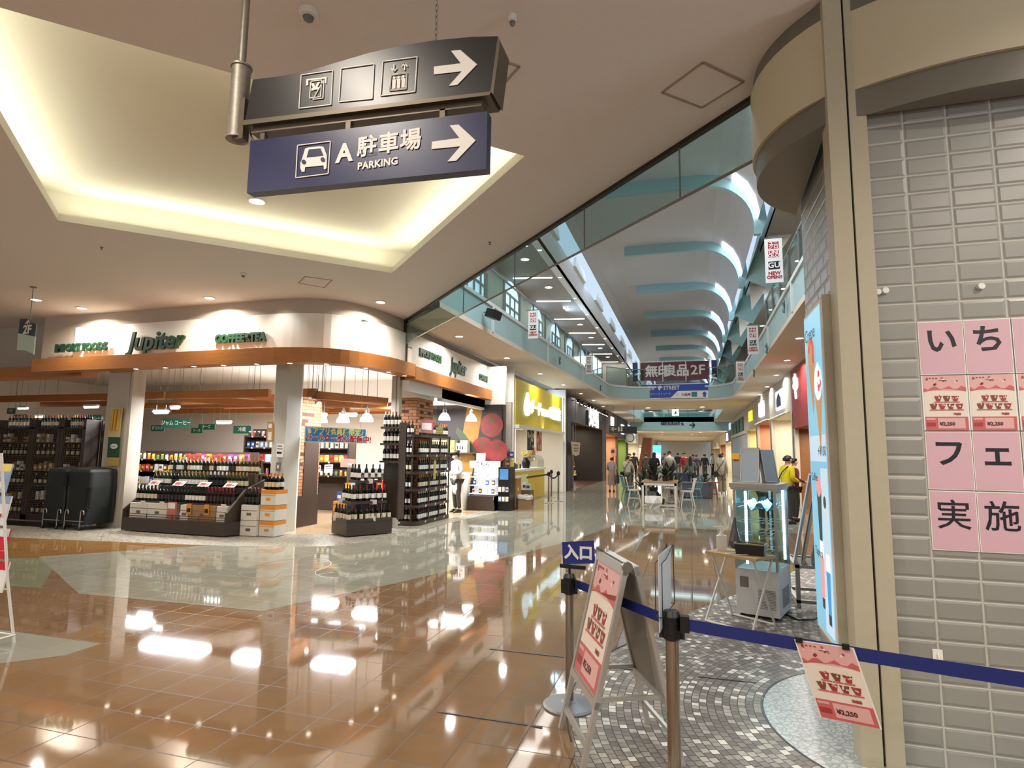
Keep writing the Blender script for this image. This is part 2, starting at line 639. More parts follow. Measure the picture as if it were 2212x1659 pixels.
# common materials
m_ceil = mat('ceiling_paint', '#e2dfde', .9, noise=.03, nscale=30)
m_white = mat('white_paint', '#e9e6e0', .7)
m_cream = mat('cream_metal', '#c2b698', .45, noise=.05, nscale=20)
m_steel = mat('brushed_steel', '#a8a8a6', .32, .9)
m_alu = mat('satin_aluminium', '#c3c0b8', .38, .75)
m_black = mat('black_plastic', '#0b0b0c', .35)
m_greym = mat('grey_metal', '#77766f', .5, .3)
m_paperw = mat('white_paper', '#e8e5e0', .6)
m_dkwood = wood_mat('dark_wood', '#2a201a', '#45362c', .45)
m_timber = wood_mat('honey_timber', '#9a5f28', '#b9783a', .45)
m_glass = glass_mat('clear_glass')
m_glow = mat('lamp_glow', '#ffffff', emit='#fff4e2', es=14, sample=False)
m_glowc = mat('tube_glow', '#ffffff', emit='#f4f7ff', es=12, sample=False)
m_rim = mat('lamp_rim', '#d8d4cc', .5)
m_brick = tile_mat('brick', '#8c5a3a', '#c08a5c', '#5a4030', .20, (0, 0), .012, .8, noise=.4, nscale=30, w2=.068, bond=.5, bump=.6, axes='YZ', dark=('#4a2a1e', .1))
m_brickx = tile_mat('brick_front', '#8c5a3a', '#c08a5c', '#5a4030', .20, (0, 0), .012, .8, noise=.4, nscale=30, w2=.068, bond=.5, bump=.6, axes='XZ', dark=('#4a2a1e', .1))
# ================================================================== SETTING
m_tile = tile_mat('brown_tile', '#74593f', '#866c52', '#3c2613', .3003, (-.008, .175), .0075, .045, noise=.55, nscale=9, spec=.55)
m_pale = tile_mat('pale_tile', '#858374', '#949182', '#6c675a', .3003, (-.008, .175), .005, .045, noise=.5, nscale=7, spec=.55)
m_greyt = tile_mat('grey_tile', '#85857a', '#929187', '#5d5a50', .3003, (-.008, .175), .006, .06, noise=.5, nscale=9)
m_olive = tile_mat('olive_tile_reflection', '#75745c', '#82806a', '#55503f', .3003, (-.008, .175), .005, .045, noise=.5, nscale=7)  # greenish zone, its tone partly a floor reflection put into the tile colour
m_amber = tile_mat('amber_tile_reflection', '#7d5a30', '#8f6a3c', '#4f371c', .3003, (-.008, .175), .005, .045, noise=.5, nscale=7)  # brown band, partly real tile and partly a reflection painted in
m_mosaic = polar_mosaic('ring_mosaic', 1.4, 4.1, .046)
m_cobble = pebble_mat('cobble_strip', '#4d483f', '#a39c8c', 14)
m_pebble = pebble_mat('pebble_floor', '#8e9391', '#c3c6c3', 26)
m_shopfl = mat('shop_floor', '#b49a78', .12, noise=.08, nscale=5)
m_line = mat('inlay_line', '#6a5c3e', .3)

st(MB().flat([(-22, -9), (14, -9), (14, 100), (-22, 100)], 0).build('floor', m_tile))
edge = [(-15, 7.0), (-11.4, 7.4), (-9.4, 7.66), (-7.5, 7.94), (-6.69, 8.15), (-5.73, 8.52), (-5.25, 9.3), (-5.12, 10.5), (-5.08, 12.1), (-4.86, 14.3), (-4.7, 17), (-4.7, 24)]
pale = [(-8.9, 6.3), (-6.28, 4.9), (-4.0, 4.97), (-3.4, 6.4), (-2.69, 8.42), (-2.07, 10.48), (-1.75, 12.2), (-1.6, 13.2), (2.9, 13.2), (3.0, 98), (-4.75, 98)] + list(reversed(smooth_path(edge[3:], 4)))
st(MB().flat(pale, .0012).build('floor_2', m_pale))
st(MB().flat([(-15, 5.2), (-9.3, 6.06), (-8.4, 6.6), (-7.6, 7.3), (-7.5, 7.93), (-11.4, 7.39), (-15, 7)], .001).build('floor_3', m_amber))
st(MB().flat([(-15, 4.2), (-6.9, 4.95), (-8.5, 6.3), (-9.3, 6.05), (-15, 5.18)], .0009).build('floor_4', m_olive))
st(MB().flat([(-5.655, 3.76), (-4.53, 3.76), (-4.53, 3.47), (-4.83, 3.17), (-6.8, 3.17), (-6.8, 3.76)], .0011).build('floor_5', m_greyt))
es = smooth_path(edge, 4)
st(MB().flat(es + [(-5.3, 24), (-5.3, 13.6), (-5.85, 11.3), (-6.1, 10.0), (-7.2, 9.5), (-8, 9.1), (-15, 9.1)], .0016).build('floor_6', m_cobble))
st(MB().flat([(-15, 9.1), (-8, 9.1), (-7.2, 9.5), (-6.1, 10), (-5.85, 11.3), (-5.3, 13.6), (-5.3, 24), (-9, 24), (-15, 20)], .0013).build('floor_7', m_shopfl))
mos = arc(1.4, 4.1, 2.17, 200, 146, 10) + [(-.02, 6.35), (.52, 7.4), (1.19, 8.72), (1.6, 9.5), (3, 9.5), (3, 2.0), (-.4, 2.4)]
st(MB().flat(mos, .0014).build('floor_8', m_mosaic))
st(MB().flat(arc(1.4, 4.1, 1.0, 250, 130, 14) + [(1.01, 5.54), (1.6, 5.5), (1.6, 3.0)], .002).build('floor_9', m_pebble))
st(MB().wall(arc(1.4, 4.1, 1.0, 250, 130, 20), .0005, .0035, th=.008).build('trim_1', m_black))
st(MB().wall(arc(1.4, 4.1, 2.18, 200, 146, 20), .0005, .0035, th=.008).build('trim_2', m_black))
for k, (cx, cy_, rx, ry) in enumerate(((-5.15, 6.85, .5, .68), (-4.3, 7.05, .42, .55))):
    ring = [(cx + rx * math.cos(t * PI / 18), cy_ + ry * math.sin(t * PI / 18)) for t in range(37)]
    b = MB().wall(ring, .0006, .0022, th=.012)
    for a in (0, 60, 120, 180, 240, 300):
        ca, sa = math.cos(math.radians(a)), math.sin(math.radians(a))
        b.bar((cx + rx * .55 * ca, cy_ + ry * .55 * sa, .0015), (cx + rx * ca, cy_ + ry * sa, .0015), .012, .002)
    st(b.build('trim_%d' % (k + 3), m_line))

# --- lobby ceiling with its diamond coffer
diam = [(CC.x + HD * math.cos(t), CC.y + HD * math.sin(t)) for t in (0, PI / 2, PI, 3 * PI / 2)]
DA, DB = (-5.62, 10.85), (0.52, 4.5)
front = smooth_path([(-12.9, 8.78), (-10, 8.76), (-7.4, 8.72), (-6.45, 8.82), (-5.95, 9.16), (-5.68, 9.88), (-5.6, 10.8)], 5)
lobby = [(-22, -9), (14, -9), (14, 3.66), (.9, 3.66), (.9, 4.0), DB, DA] + list(reversed(front)) + [(-12.95, 9.4), (-22, 9.4)]
st(MB().flat(lobby, 4.25, holes=[diam], up=False).build('ceiling', m_ceil))
c = MB()
big = [(CC.x + (HD + .5) * math.cos(t), CC.y + (HD + .5) * math.sin(t)) for t in (0, PI / 2, PI, 3 * PI / 2)]
c.wall(diam + [diam[0]], 4.25, 4.345, smooth=False)
c.flat(big, 4.345, holes=[diam])
c.wall(big + [big[0]], 4.345, 4.72, smooth=False)
c.flat(big, 4.72, up=False)
st(c.build('ceiling_2', mat('coffer_paint', '#e2ddcc', .9)))
c = MB()      # the slab edge over the glass line and the mall-side face above it
c.wall([DB, DA], 4.25, 8.6, smooth=False)
c.wall([(.9, 4.0), DB], 4.25, 8.6, smooth=False)
c.flat([(.9, 3.66), (.9, 4.0), DB, DA, (-14, 14), (-14, -9), (14, -9), (14, 3.66)], 4.9, up=True)
st(c.build('wall_upper', m_white))
# ceiling reveals, side and back walls of the lobby
m_wallb = mat('wall_paint', '#b8ab9c', .85)
st(MB().wall([(-22, 9.4), (-22, -9), (14, -9), (14, 3.66)], 0, 4.25, smooth=False).build('wall_back', m_wallb))
b = MB().wall(front, 3.3, 4.25).wall([(-22, 9.4), (-12.95, 9.4), (-12.9, 8.78)], 3.2, 4.25, smooth=False)
st(b.build('wall_left', m_wallb))

# --- the round-nosed sign fascia over the food shop
fas = offset_path(front, -.05)
t = thing('sign_fascia', 'curved white sign fascia with green lettering over the wide food shop opening', 'shop sign', (-9, 8.7, 3.3))
b = MB().wall(list(reversed(fas[2:])), 3.3, 3.97, th=-.045)
b.build('panel', mat('fascia_white', '#efebe2', .6), t)
m_green = mat('deep_green_letter', '#123a22', .45)
def fascia_text(s, x, z, size, **k):
    MB().text(s, facing_cam((x, 8.64, z)), size, .02, **k).build('lettering', m_green, t)
fascia_text('IMPORT FOODS', -12.32, 3.53, .21, bold=.012, sx=.92)
fascia_text('Jupiter', -10.38, 3.58, .50, bold=.012, shear=.18, sx=.98)
fascia_text('COFFEE&TEA', -8.32, 3.55, .21, bold=.012, sx=.90)

# --- curved timber beam with recessed lamps in its underside
bo = offset_path(front, -.30)
beam = [(-12.7, bo[0][1])] + [p for p in bo[2:]]
t = thing('timber_beam', 'long curved honey timber beam above the food shop opening, lamps in its underside', 'beam', (-9, 8.5, 3.05))
MB().wall(list(reversed(beam)), 3.05, 3.31, th=-.30, smooth=True).build('beam', m_timber, t)
rim = MB().lathe([(.055, .004), (.055, -.006), (.042, -.008), (.04, 0)], n=14).lathe([(.0, -.004), (.04, -.004)], n=14, m=1)
rim_me = rim.mesh('lamp', [m_rim, m_glow])
n = len(beam)
def along(P, s):
    L = [0]
    for a, b2 in zip(P, P[1:]):
        L.append(L[-1] + (Vector(b2) - Vector(a)).length)
    s *= L[-1]
    for i in range(len(L) - 1):
        if s <= L[i + 1]:
            f = (s - L[i]) / (L[i + 1] - L[i])
            return Vector(P[i]).lerp(Vector(P[i + 1]), f), (Vector(P[i + 1]) - Vector(P[i])).normalized()
    return Vector(P[-1]), (Vector(P[-1]) - Vector(P[-2])).normalized()
def lamp_child(par, x, y, z):
    o = bpy.data.objects.new('recessed_lamp', rim_me)
    COL.objects.link(o)
    o.parent = par
    o.location = Vector((x, y, z)) - Vector(OFF[par])
for s in (.29, .37, .445, .52, .60, .675, .75, .84, .91, .975):
    p, d = along(beam, s)
    lamp_child(t, p.x - d.y * .12, p.y + d.x * .12, 3.05)
t = thing('timber_beam', 'darker lower timber beam running behind the curved beam at far left', 'beam', (-15, 9.1, 3.0))
MB().box(-22, 9.05, 3.02, -12.1, 9.4, 3.27).build('beam', m_timber, t)
# second fascia and beam on the mall side
t = thing('sign_fascia', 'white straight sign fascia with green lettering facing the mall walkway', 'shop sign', (-5.5, 13.5, 3.3))
MB().box(-5.62, 10.9, 3.27, -5.46, 16.45, 3.98).build('panel', mat('fascia_white'), t)
for s, y, z, sz, k in (('IMPORT FOODS', 11.25, 3.64, .22, dict(bold=.012, sx=.72)), ('Jupiter', 12.95, 3.62, .48, dict(bold=.012, shear=.18, sx=.78)), ('COFFEE&TEA', 14.95, 3.58, .21, dict(bold=.012, sx=.72))):
    MB().text(s, facing_px((-5.455, y, z)), sz, .02, **k).build('lettering', m_green, t)
t = thing('timber_beam', 'straight timber beam below the mall-side sign fascia', 'beam', (-5.4, 14, 3.0))
MB().box(-5.62, 10.8, 3.0, -5.3, 18.2, 3.27).build('beam', m_timber, t)
b = MB().wall([(-5.6, 10.85), (-5.6, 24), (-5.0, 24.0)], 3.9, 4.16, smooth=False)
b.wall([(-5.62, 10.82), (-5.62, 10.92)], 0, 0.01)
st(b.build('trim_5', m_wallb))

# --- hanging smoke glass along the diagonal edge
t = thing('smoke_curtain_glass', 'clear hanging glass smoke screen along the diagonal ceiling edge', 'glass screen', (-2.5, 7.7, 4.25))
dd = (Vector(DB) - Vector(DA))
def dp(f, z):
    p = Vector(DA).lerp(Vector(DB), f)
    return (p.x, p.y, z)
fr = [0, .03, .36, .56, .745, .91, 1.0]
for a, b2 in zip(fr, fr[1:]):
    g = MB()
    g.bar(dp(a + .001, 3.985), dp(b2 - .001, 3.985), .008, .48)
    g.build('glass_pane', m_glass, t)
MB().bar(dp(0, 4.235), dp(1, 4.235), .05, .045).build('top_track', mat('dark_bronze', '#3a332c', .4, .6), t)
MB().bar(dp(0, 3.745), dp(1, 3.745), .014, .02).build('bottom_rail', m_greym, t)
for f in fr[1:-1]:
    MB().bar(dp(f, 3.75), dp(f, 4.22), .014, .012).build('joint_strip', m_greym, t)
MB().bar(dp(.004, 3.0), dp(.004, 4.25), .09, .09).build('end_post', mat('dark_bronze'), t)

# --- corner drum pillar at right: tiled walls, joint channel and round canopies
m_wtile = tile_mat('metro_tile', '#8a8983', '#94928c', '#bab7ae', .208, (.985, .0), .009, .32, noise=.3, nscale=6, w2=.104, axes='XZ', bevel=.016, bump=.9)
m_wtiley = tile_mat('metro_tile_side', '#8a8983', '#94928c', '#bab7ae', .208, (.0, .0), .009, .32, noise=.3, nscale=6, w2=.104, axes='YZ', bevel=.016, bump=.9, bond=.5)
st(MB().wall([(.99, 3.64), (14, 3.64)], 0, 4.25, smooth=False).build('wall_tiled_front', m_wtile))
st(MB().wall([(.885, 3.7), (.885, 4.95), (3.2, 4.95)], 0, 4.25, smooth=False).build('wall_tiled_side', m_wtiley))
m_chan = mat('channel_cream', '#b0a891', .5, noise=.06, nscale=25)
b = MB().box(.80, 3.56, 0, .897, 3.72, 4.25).box(.913, 3.58, 0, 1.0, 3.72, 4.25).box(.885, 3.6, 0, .93, 3.7, 4.25, 1)
st(b.build('trim_6', [m_chan, m_black]))
def canopy(name, arcp, chord):
    b = MB()
    poly = arcp
    for z0, z1, d, m in ((3.48, 3.645, .022, 1), (3.645, 4.13, 0, 0), (4.13, 4.25, .022, 1)):
        P = offset_path(poly, d)
        P[0], P[-1] = poly[0], poly[-1]
        b.wall(P, z0, z1, m)
        b.flat(P, z0, up=False, m=m)
        b.flat(P, z1, up=True, m=m)
    b.wall([poly[0], poly[-1]], 3.48, 4.25, smooth=False)
    return st(b.build(name, [mat('canopy_cream', '#c8bfa4', .35), mat('canopy_grey', '#7b776d', .38, .35)]))
def arc3(p0, p1, p2, n=18):
    a, b, c = (Vector(p) for p in (p0, p1, p2))
    d = 2 * (a.x * (b.y - c.y) + b.x * (c.y - a.y) + c.x * (a.y - b.y))
    ux = (a.length_squared * (b.y - c.y) + b.length_squared * (c.y - a.y) + c.length_squared * (a.y - b.y)) / d
    uy = (a.length_squared * (c.x - b.x) + b.length_squared * (a.x - c.x) + c.length_squared * (b.x - a.x)) / d
    r = (a - Vector((ux, uy))).length
    t0, t1, t2 = (math.atan2(p.y - uy, p.x - ux) for p in (a, b, c))
    def unwrap(t, ref):
        while t - ref > PI: t -= 2 * PI
        while t - ref < -PI: t += 2 * PI
        return t
    t1 = unwrap(t1, t0)
    t2 = unwrap(t2, t1)
    return [(ux + r * math.cos(t0 + (t2 - t0) * i / n), uy + r * math.sin(t0 + (t2 - t0) * i / n)) for i in range(n + 1)]
canopy('wall_canopy_side', list(reversed(arc3((.81, 3.60), (.478, 4.36), (.86, 5.02)))), None)
canopy('wall_canopy_front', arc3((.95, 3.58), (1.46, 3.42), (2.5, 3.60)), None)

# --- mall: walkway soffits, bulkheads, bridges
m_soff = mat('soffit_paint', '#d6c7b4', .9)
m_teal = mat('teal_panel', '#9db9b8', .55, noise=.05, nscale=3)
m_rail = mat('rail_white', '#cfd0cd', .5)
void = [(-4.28, 9.6), (-4.15, 13.5), (-3.84, 22.1), (-3.72, 27.2)] + arc(-1.75, 27.9, 2.0, 175, 100, 7)[1:] + [(-1.0, 30.0), (.2, 30.0)] + arc(.35, 28.4, 1.6, 80, 5, 7) + [(1.98, 25), (1.96, 17), (1.9, 11.2), (1.85, 4.95)]
z0 = 4.15
st(MB().flat([(-5.6, 10.9)] + [DA] + void + [(3.2, 4.95), (3.2, 36), (-5.3, 36), (-5.3, 23)], z0, up=False).build('ceiling_3', m_soff))
b = MB()
b.wall(void, z0, z0 + .1, 1)
b.wall(offset_path(void, 0.02), z0 + .1, 4.82, 0)
st(b.build('wall_bulkhead', [m_teal, m_soff]))
b = MB()
for s in (.055, .15, .25, .345, .44, .545, .60, .67, .78, .86):
    p, d = along(void, s)
    n_ = Vector((d.y, -d.x))
    b.bar((p.x + n_.x * .0, p.y + n_.y * .0, z0 + .08), (p.x + n_.x * .0, p.y, 4.84), .05, .09, up=(d.x, d.y, 0))
st(b.build('trim_7', m_rail))
st(MB().wall(offset_path(void, -.02), 4.80, 4.88, th=.12).build('trim_8', m_rail))
st(MB().flat([(-9, 10.9), DA] + void + [(5, 4.95), (5, 36), (-9, 36)], 4.86).build('floor_10', m_pale))
# gallery walls, windows, ceilings
st(MB().box(-5.7, 6, 4.86, -5.5, 50, 7.15).box(3.9, 5, 4.86, 4.1, 50, 7.15).build('wall_gallery', mat('gallery_wall', '#c9c6bf', .8)))
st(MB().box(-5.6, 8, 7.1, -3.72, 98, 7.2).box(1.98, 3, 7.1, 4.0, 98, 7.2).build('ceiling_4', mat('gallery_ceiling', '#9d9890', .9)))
m_sky = mat('daylit_pane', '#dfeaff', .4, emit='#cfe2ff', es=1.6, sample=False)
for k, y in enumerate((14.6, 17.9, 21.2, 24.5, 27.8, 31.1)):
    w = MB().box(-5.5, y - .75, 5.35, -5.44, y + .75, 6.55)
    w.prism([(y + .75 * math.cos(a * PI / 10), 6.55 + .5 * math.sin(a * PI / 10)) for a in range(11)], -5.5, -5.44, 'YZ')
    fr_ = st(w.build('window_%d' % (k + 1), m_sky))
    f = MB()
    for yy in (-.78, -.26, .26, .78):
        f.box(-5.45, y + yy - .03, 5.3, -5.4, y + yy + .03, 6.6)
    for zz in (5.33, 5.75, 6.15, 6.55):
        f.box(-5.45, y - .78, zz - .03, -5.4, y + .78, zz + .03)
    f.build('window_frame', m_greym, fr_)
# white upper walls and vault
st(MB().wall([(-3.72, 8.2), (-3.72, 98)], 7.1, 7.95, smooth=False).box(-3.9, 8, 7.05, -3.72, 98, 7.25).build('wall_upper_left', m_white))
st(MB().wall([(1.98, 98), (1.98, 3)], 7.1, 7.5, smooth=False).build('wall_upper_right', m_white))
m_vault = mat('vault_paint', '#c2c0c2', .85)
vault = [(-3.3, 8.15), (-3.05, 8.28), (-2.4, 8.36), (-1, 8.40), (.3, 8.38), (.8, 8.31), (1.15, 8.13), (1.42, 7.85), (1.58, 7.5), (1.66, 7.1)]
b = MB()
for (x0, h0), (x1, h1) in zip(vault, vault[1:]):
    b.add([(x0, 7, h0), (x1, 7, h1), (x1, 98, h1), (x0, 98, h0)], [(0, 3, 2, 1)], 0, True)
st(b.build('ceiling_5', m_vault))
m_rib = mat('rib_teal', '#93b7bb', .5)
m_slot = mat('daylight_slot', '#ffffff', .5, emit='#eaf6ff', es=5)
ribs = [14.5 + 4.72 * k for k in range(9)]
for k, Y in enumerate(ribs):
    inner = [(-1.95, 8.08), (.45, 8.08)] + [(.45 + 1.12 * math.sin(a), 6.98 + 1.10 * math.cos(a)) for a in (.15, .3, .45, .6, .75, .9, 1.05, 1.2, 1.35, 1.5)] + [(1.57, 6.75)]
    outer = [(1.72, 6.75), (1.86, 7.1), (1.8, 7.6), (1.55, 8.05), (1.2, 8.34), (.8, 8.46), (-1.95, 8.46)]
    st(MB().prism(inner + outer, Y, Y + .14, 'XZ').build('beam_%d' % (k + 1), m_rib))
    s = MB()      # sail that sweeps from the rib's foot back to the next rib
    A = [(1.72, Y + .1, 7.7), (1.80, Y + .1, 7.3), (1.72, Y + .1, 6.75)]
    B = [(1.95, Y + 2.4, 7.55), (1.9, Y + 2.6, 7.1), (1.7, Y + 3.9, 6.75)]
    C = [(2.6, Y + 2.2, 7.4), (2.55, Y + 2.4, 6.75), (2.25, Y + 3.0, 6.2)]
    for P, Q in ((A, B), (B, C)):
        s.add(P + Q, [(0, 1, 4, 3), (1, 2, 5, 4)], 0, True)
    st(s.build('sail_wall_%d' % (k + 1), m_rib))
    s = MB().prism([(2.05, 6.3), (2.9, 7.6), (2.0, 7.6)], Y + 1.2, Y + 1.3, 'XZ')
    st(s.build('fin_wall_%d' % (k + 1), m_white))
    s = MB()      # glazed slot of daylight beside the rib
    q = [(1.12, 8.12), (1.40, 7.84), (1.56, 7.48), (1.64, 7.12)]
    for (x0, h0), (x1, h1) in zip(q, q[1:]):
        s.add([(x0 - .02, Y - .42, h0 - .02), (x1 - .02, Y - .42, h1 - .02), (x1 - .02, Y - .02, h1 - .02), (x0 - .02, Y - .02, h0 - .02)], [(0, 3, 2, 1)])
    st(s.build('window_%d' % (k + 20), m_slot))
# left clerestory mullion wall (scalloped white piers between the roof lights)
b = MB()
for k in range(14):
    y = 10 + 4.72 * k
    b.prism([(y, 7.95), (y + 2.2, 7.95), (y + 2.05, 8.2), (y + 1.6, 8.3), (y + .2, 8.32)], -3.72, -3.64, 'YZ')
st(b.build('wall_clerestory', m_white))
# far part: second court, second bridge, far hall
st(MB().flat([(-5.3, 36), (-3.6, 36), (-3.6, 50), (1.9, 50), (1.9, 36), (3.2, 36), (3.2, 98), (-5.3, 98)], z0, up=False).build('ceiling_6', m_soff))
b = MB().wall([(-3.6, 36), (-3.6, 50), (1.9, 50), (1.9, 36), (-3.6, 36)], z0, 4.86, smooth=False).box(-3.6, 50, 4.86, 1.9, 50.2, 5.0, 1)
b.wall([(-5.3, 96), (3.2, 96)], 0, 8.4, 1, smooth=False)
st(b.build('wall_far_bulkhead', [m_teal, m_white]))
st(MB().wall([(-9, 36.1), (-3.6, 36.1)], 4.86, 8.2, smooth=False).box(-3.6, 36, 4.15, 1.9, 36.05, 4.86).build('wall_far_gallery', m_white))
# ================================================================== FOREGROUND
CAM = Vector((0, 0, 1.56))
def _ray(u, v):
    return _x * ((u - 1106) / 1271.7) - _u * ((v - 829.5) / 1271.7) + _f
def at(u, v, Y):      # the point of the photograph's pixel on the vertical plane y = Y
    d = _ray(u, v)
    return CAM + d * (Y / d.y)
def atx(u, v, X):
    d = _ray(u, v)
    return CAM + d * (X / d.x)
def atz(u, v, Z=0.0):
    d = _ray(u, v)
    return CAM + d * ((Z - 1.56) / d.z)

# --- overhead direction signs
SY = 2.1
def face(pts, Y=SY):
    return [(at(u, v, Y).x, at(u, v, Y).z) for u, v in pts]
m_signblk = mat('sign_black', '#12100e', .35)
m_signblu = mat('sign_navy', '#0b1444', .35)
m_signwht = mat('sign_white', '#d8d4cc', .5)
m_galv = mat('galvanised_steel', '#8c857a', .5, .5, noise=.35, nscale=40)
m_bracket = mat('bracket_bronze', '#5c5345', .45, .5)
t = thing('direction_sign', 'black hanging direction sign with white pictograms and arrow pointing right', 'sign', (-1.35, SY, 3.1))
up = [(529, 262), (546, 172), (606, 164.5), (670, 152), (733, 133), (796, 114.5), (860, 99.7), (939, 87), (1018, 79.7), (1076, 78), (1060, 200)]
MB().prism(face(up), SY, SY + .09, 'XZ').build('panel', m_signblk, t)
b = MB()
b.prism(face([(524, 272), (529, 261), (1062, 199), (1058, 207)]), SY - .006, SY + .12, 'XZ')
b.prism(face([(1060, 200), (1076, 78), (1081, 90), (1066, 205)]), SY - .004, SY + .12, 'XZ')
b.prism(face([(535, 283), (540, 270), (1042, 207), (1036, 222)]), SY + .02, SY + .07, 'XZ')
b.build('frame', m_bracket, t)
def frame_icon(bb, x0, y0, x1, y1, x2, y2, x3, y3, w=2.0, Y=SY):   # outline quad: tl, tr, br, bl
    o = [(x0, y0), (x1, y1), (x2, y2), (x3, y3)]
    for (a, b_), (c_, d_) in zip(o, o[1:] + o[:1]):
        p, q = at(a, b_, Y), at(c_, d_, Y)
        bb.bar((p.x, Y - .003, p.z), (q.x, Y - .003, q.z), .004, .004)
def arrow(bb, pts, Y=SY):
    bb.prism(face(pts, Y), Y - .004, Y - .001, 'XZ')
b = MB()
frame_icon(b, 652, 163, 720, 153, 716, 227, 647, 235)
frame_icon(b, 738, 149, 809, 139, 805, 214, 733, 221)
frame_icon(b, 828, 134, 902, 124, 897, 199, 823, 208)
arrow(b, [(938, 162), (938, 145), (996, 138), (975, 111), (995, 109), (1031, 140), (989, 184), (970, 187), (998, 155)])
for q in ([(662, 186), (663, 172), (707, 167), (706, 181), (703, 181), (703, 171), (667, 175), (667, 185)],):
    arrow(b, q)
frame_icon(b, 673, 177, 696, 174, 694, 210, 670, 213)
frame_icon(b, 677, 216, 699, 213, 701, 173, 700, 175)
b.text('¥', facing_cam((at(682, 194, SY).x, SY - .003, at(682, 194, SY).z)), .07, .001, align='CENTER', bold=.003)
for k, (o1, o2, o3) in enumerate((((852, 140), (852, 156), 1), ((875, 153), (875, 138), -1))):
    p, q = at(*o1, SY), at(*o2, SY)
    b.bar((p.x, SY - .003, p.z), (q.x, SY - .003, q.z), .004, .006)
    for dx in (-6, 6):
        r_ = at(o2[0] + dx, o2[1] - 7 * o3, SY)
        b.bar((q.x, SY - .003, q.z), (r_.x, SY - .003, r_.z), .004, .005)
frame_icon(b, 845, 163, 880, 158, 878, 193, 842, 197)
frame_icon(b, 846, 164, 879, 159, 877, 192, 843, 196)
for k in range(3):
    u, v = 852 + 10 * k, 169 - 1.3 * k
    b.prism(face([(u + 3 * math.cos(a), v + 3 * math.sin(a)) for a in [i * PI / 5 for i in range(10)]]), SY - .004, SY - .001, 'XZ')
    b.prism(face([(u - 4, v + 4), (u + 4, v + 3), (u + 3, v + 23), (u - 3, v + 24)]), SY - .004, SY - .001, 'XZ')
b.build('pictograms', m_signwht, t)
b = MB()
p0, p1 = at(533, 146, SY + .05), at(511, 300, SY + .05)
b.cyl((p0.x - .03, SY + .05, p1.z), (p0.x - .03, SY + .05, p0.z), .043, 20).cyl((p0.x - .03, SY + .05, p0.z), (p0.x - .03, SY + .05, p0.z + .01), .049, 20)
b.cyl((p0.x - .03, SY + .05, p1.z - .006), (p0.x - .03, SY + .05, p1.z + .004), .05, 20)
b.cyl((p0.x - .03, SY + .05, p0.z), (p0.x - .03, SY + .05, 4.25), .018, 12)
b.build('suspension_pipe', m_galv, t)
MB().bar((p0.x - .03, SY + .04, 3.10), (p0.x + .03, SY + .04, 3.10), .04, .2).build('bracket', m_bracket, t)
b = MB()
cp = at(941, 84, SY + .05)
for k in range(7):
    z = cp.z + .005 + k * .028
    b.tube([(cp.x + .007 * math.cos(a) * (k % 2), cp.y + .007 * math.cos(a) * (1 - k % 2), z + .017 * math.sin(a)) for a in [i * PI / 6 for i in range(13)]], .0025, 5)
b.cyl((cp.x, cp.y, cp.z + .19), (cp.x, cp.y, 4.25), .002, 6)
b.build('chain', m_galv, t)
t = thing('parking_sign', 'navy blue hanging car park sign with car pictogram and right arrow', 'sign', (-1.33, SY, 2.83))
MB().prism(face([(533, 417), (541, 304), (1053, 240), (1050, 365)]), SY, SY + .05, 'XZ').build('panel', m_signblu, t)
for u, v, h in ((560, 292, .03), (746, 268, .05), (951, 240, .05)):
    p = at(u, v, SY)
    MB().box(p.x - .012, SY + .02, p.z - .05, p.x + .012, SY + .045, p.z + .022).build('hanger', m_bracket, t)
pass
b = MB()
frame_icon(b, 644, 315, 715, 306, 710, 376, 640, 385)
arrow(b, [(933, 323), (934, 307), (993, 299), (972, 272), (991, 270), (1028, 304), (986, 348), (967, 350), (995, 317)])
arrow(b, [(650, 352), (654, 343), (660, 322), (668, 319), (692, 317), (700, 318), (707, 336), (707, 352), (706, 365), (701, 367), (700, 358), (660, 362), (659, 371), (653, 372), (650, 364)])
b.text('A', facing_cam((at(728, 333, SY).x, SY - .003, at(743, 333, SY).z)), .115, .001, bold=.004)
b.text('駐車場', facing_cam((at(772, 322, SY).x, SY - .003, at(772, 323, SY).z)), .098, .001, bold=.0025, space=1.08)
b.text('PARKING', facing_cam((at(773, 362, SY).x, SY - .003, at(773, 361, SY).z)), .044, .001, bold=.0015, space=1.05)
b.build('pictograms', m_signwht, t)
b = MB()
arrow(b, [(664, 341), (669, 324), (694, 322), (700, 337)])
for u, v in ((658, 351), (699, 346)):
    b.prism(face([(u + 4.5 * math.cos(a), v + 4.5 * math.sin(a)) for a in [i * PI / 6 for i in range(12)]]), SY - .006, SY - .004, 'XZ')
bb = MB()
for f_, pts in ((0, b.v),):
    pass
for i in range(len(b.v)):
    b.v[i] = b.v[i] + Vector((0, -.002, 0))
b.build('car_glazing', m_signblu, t)

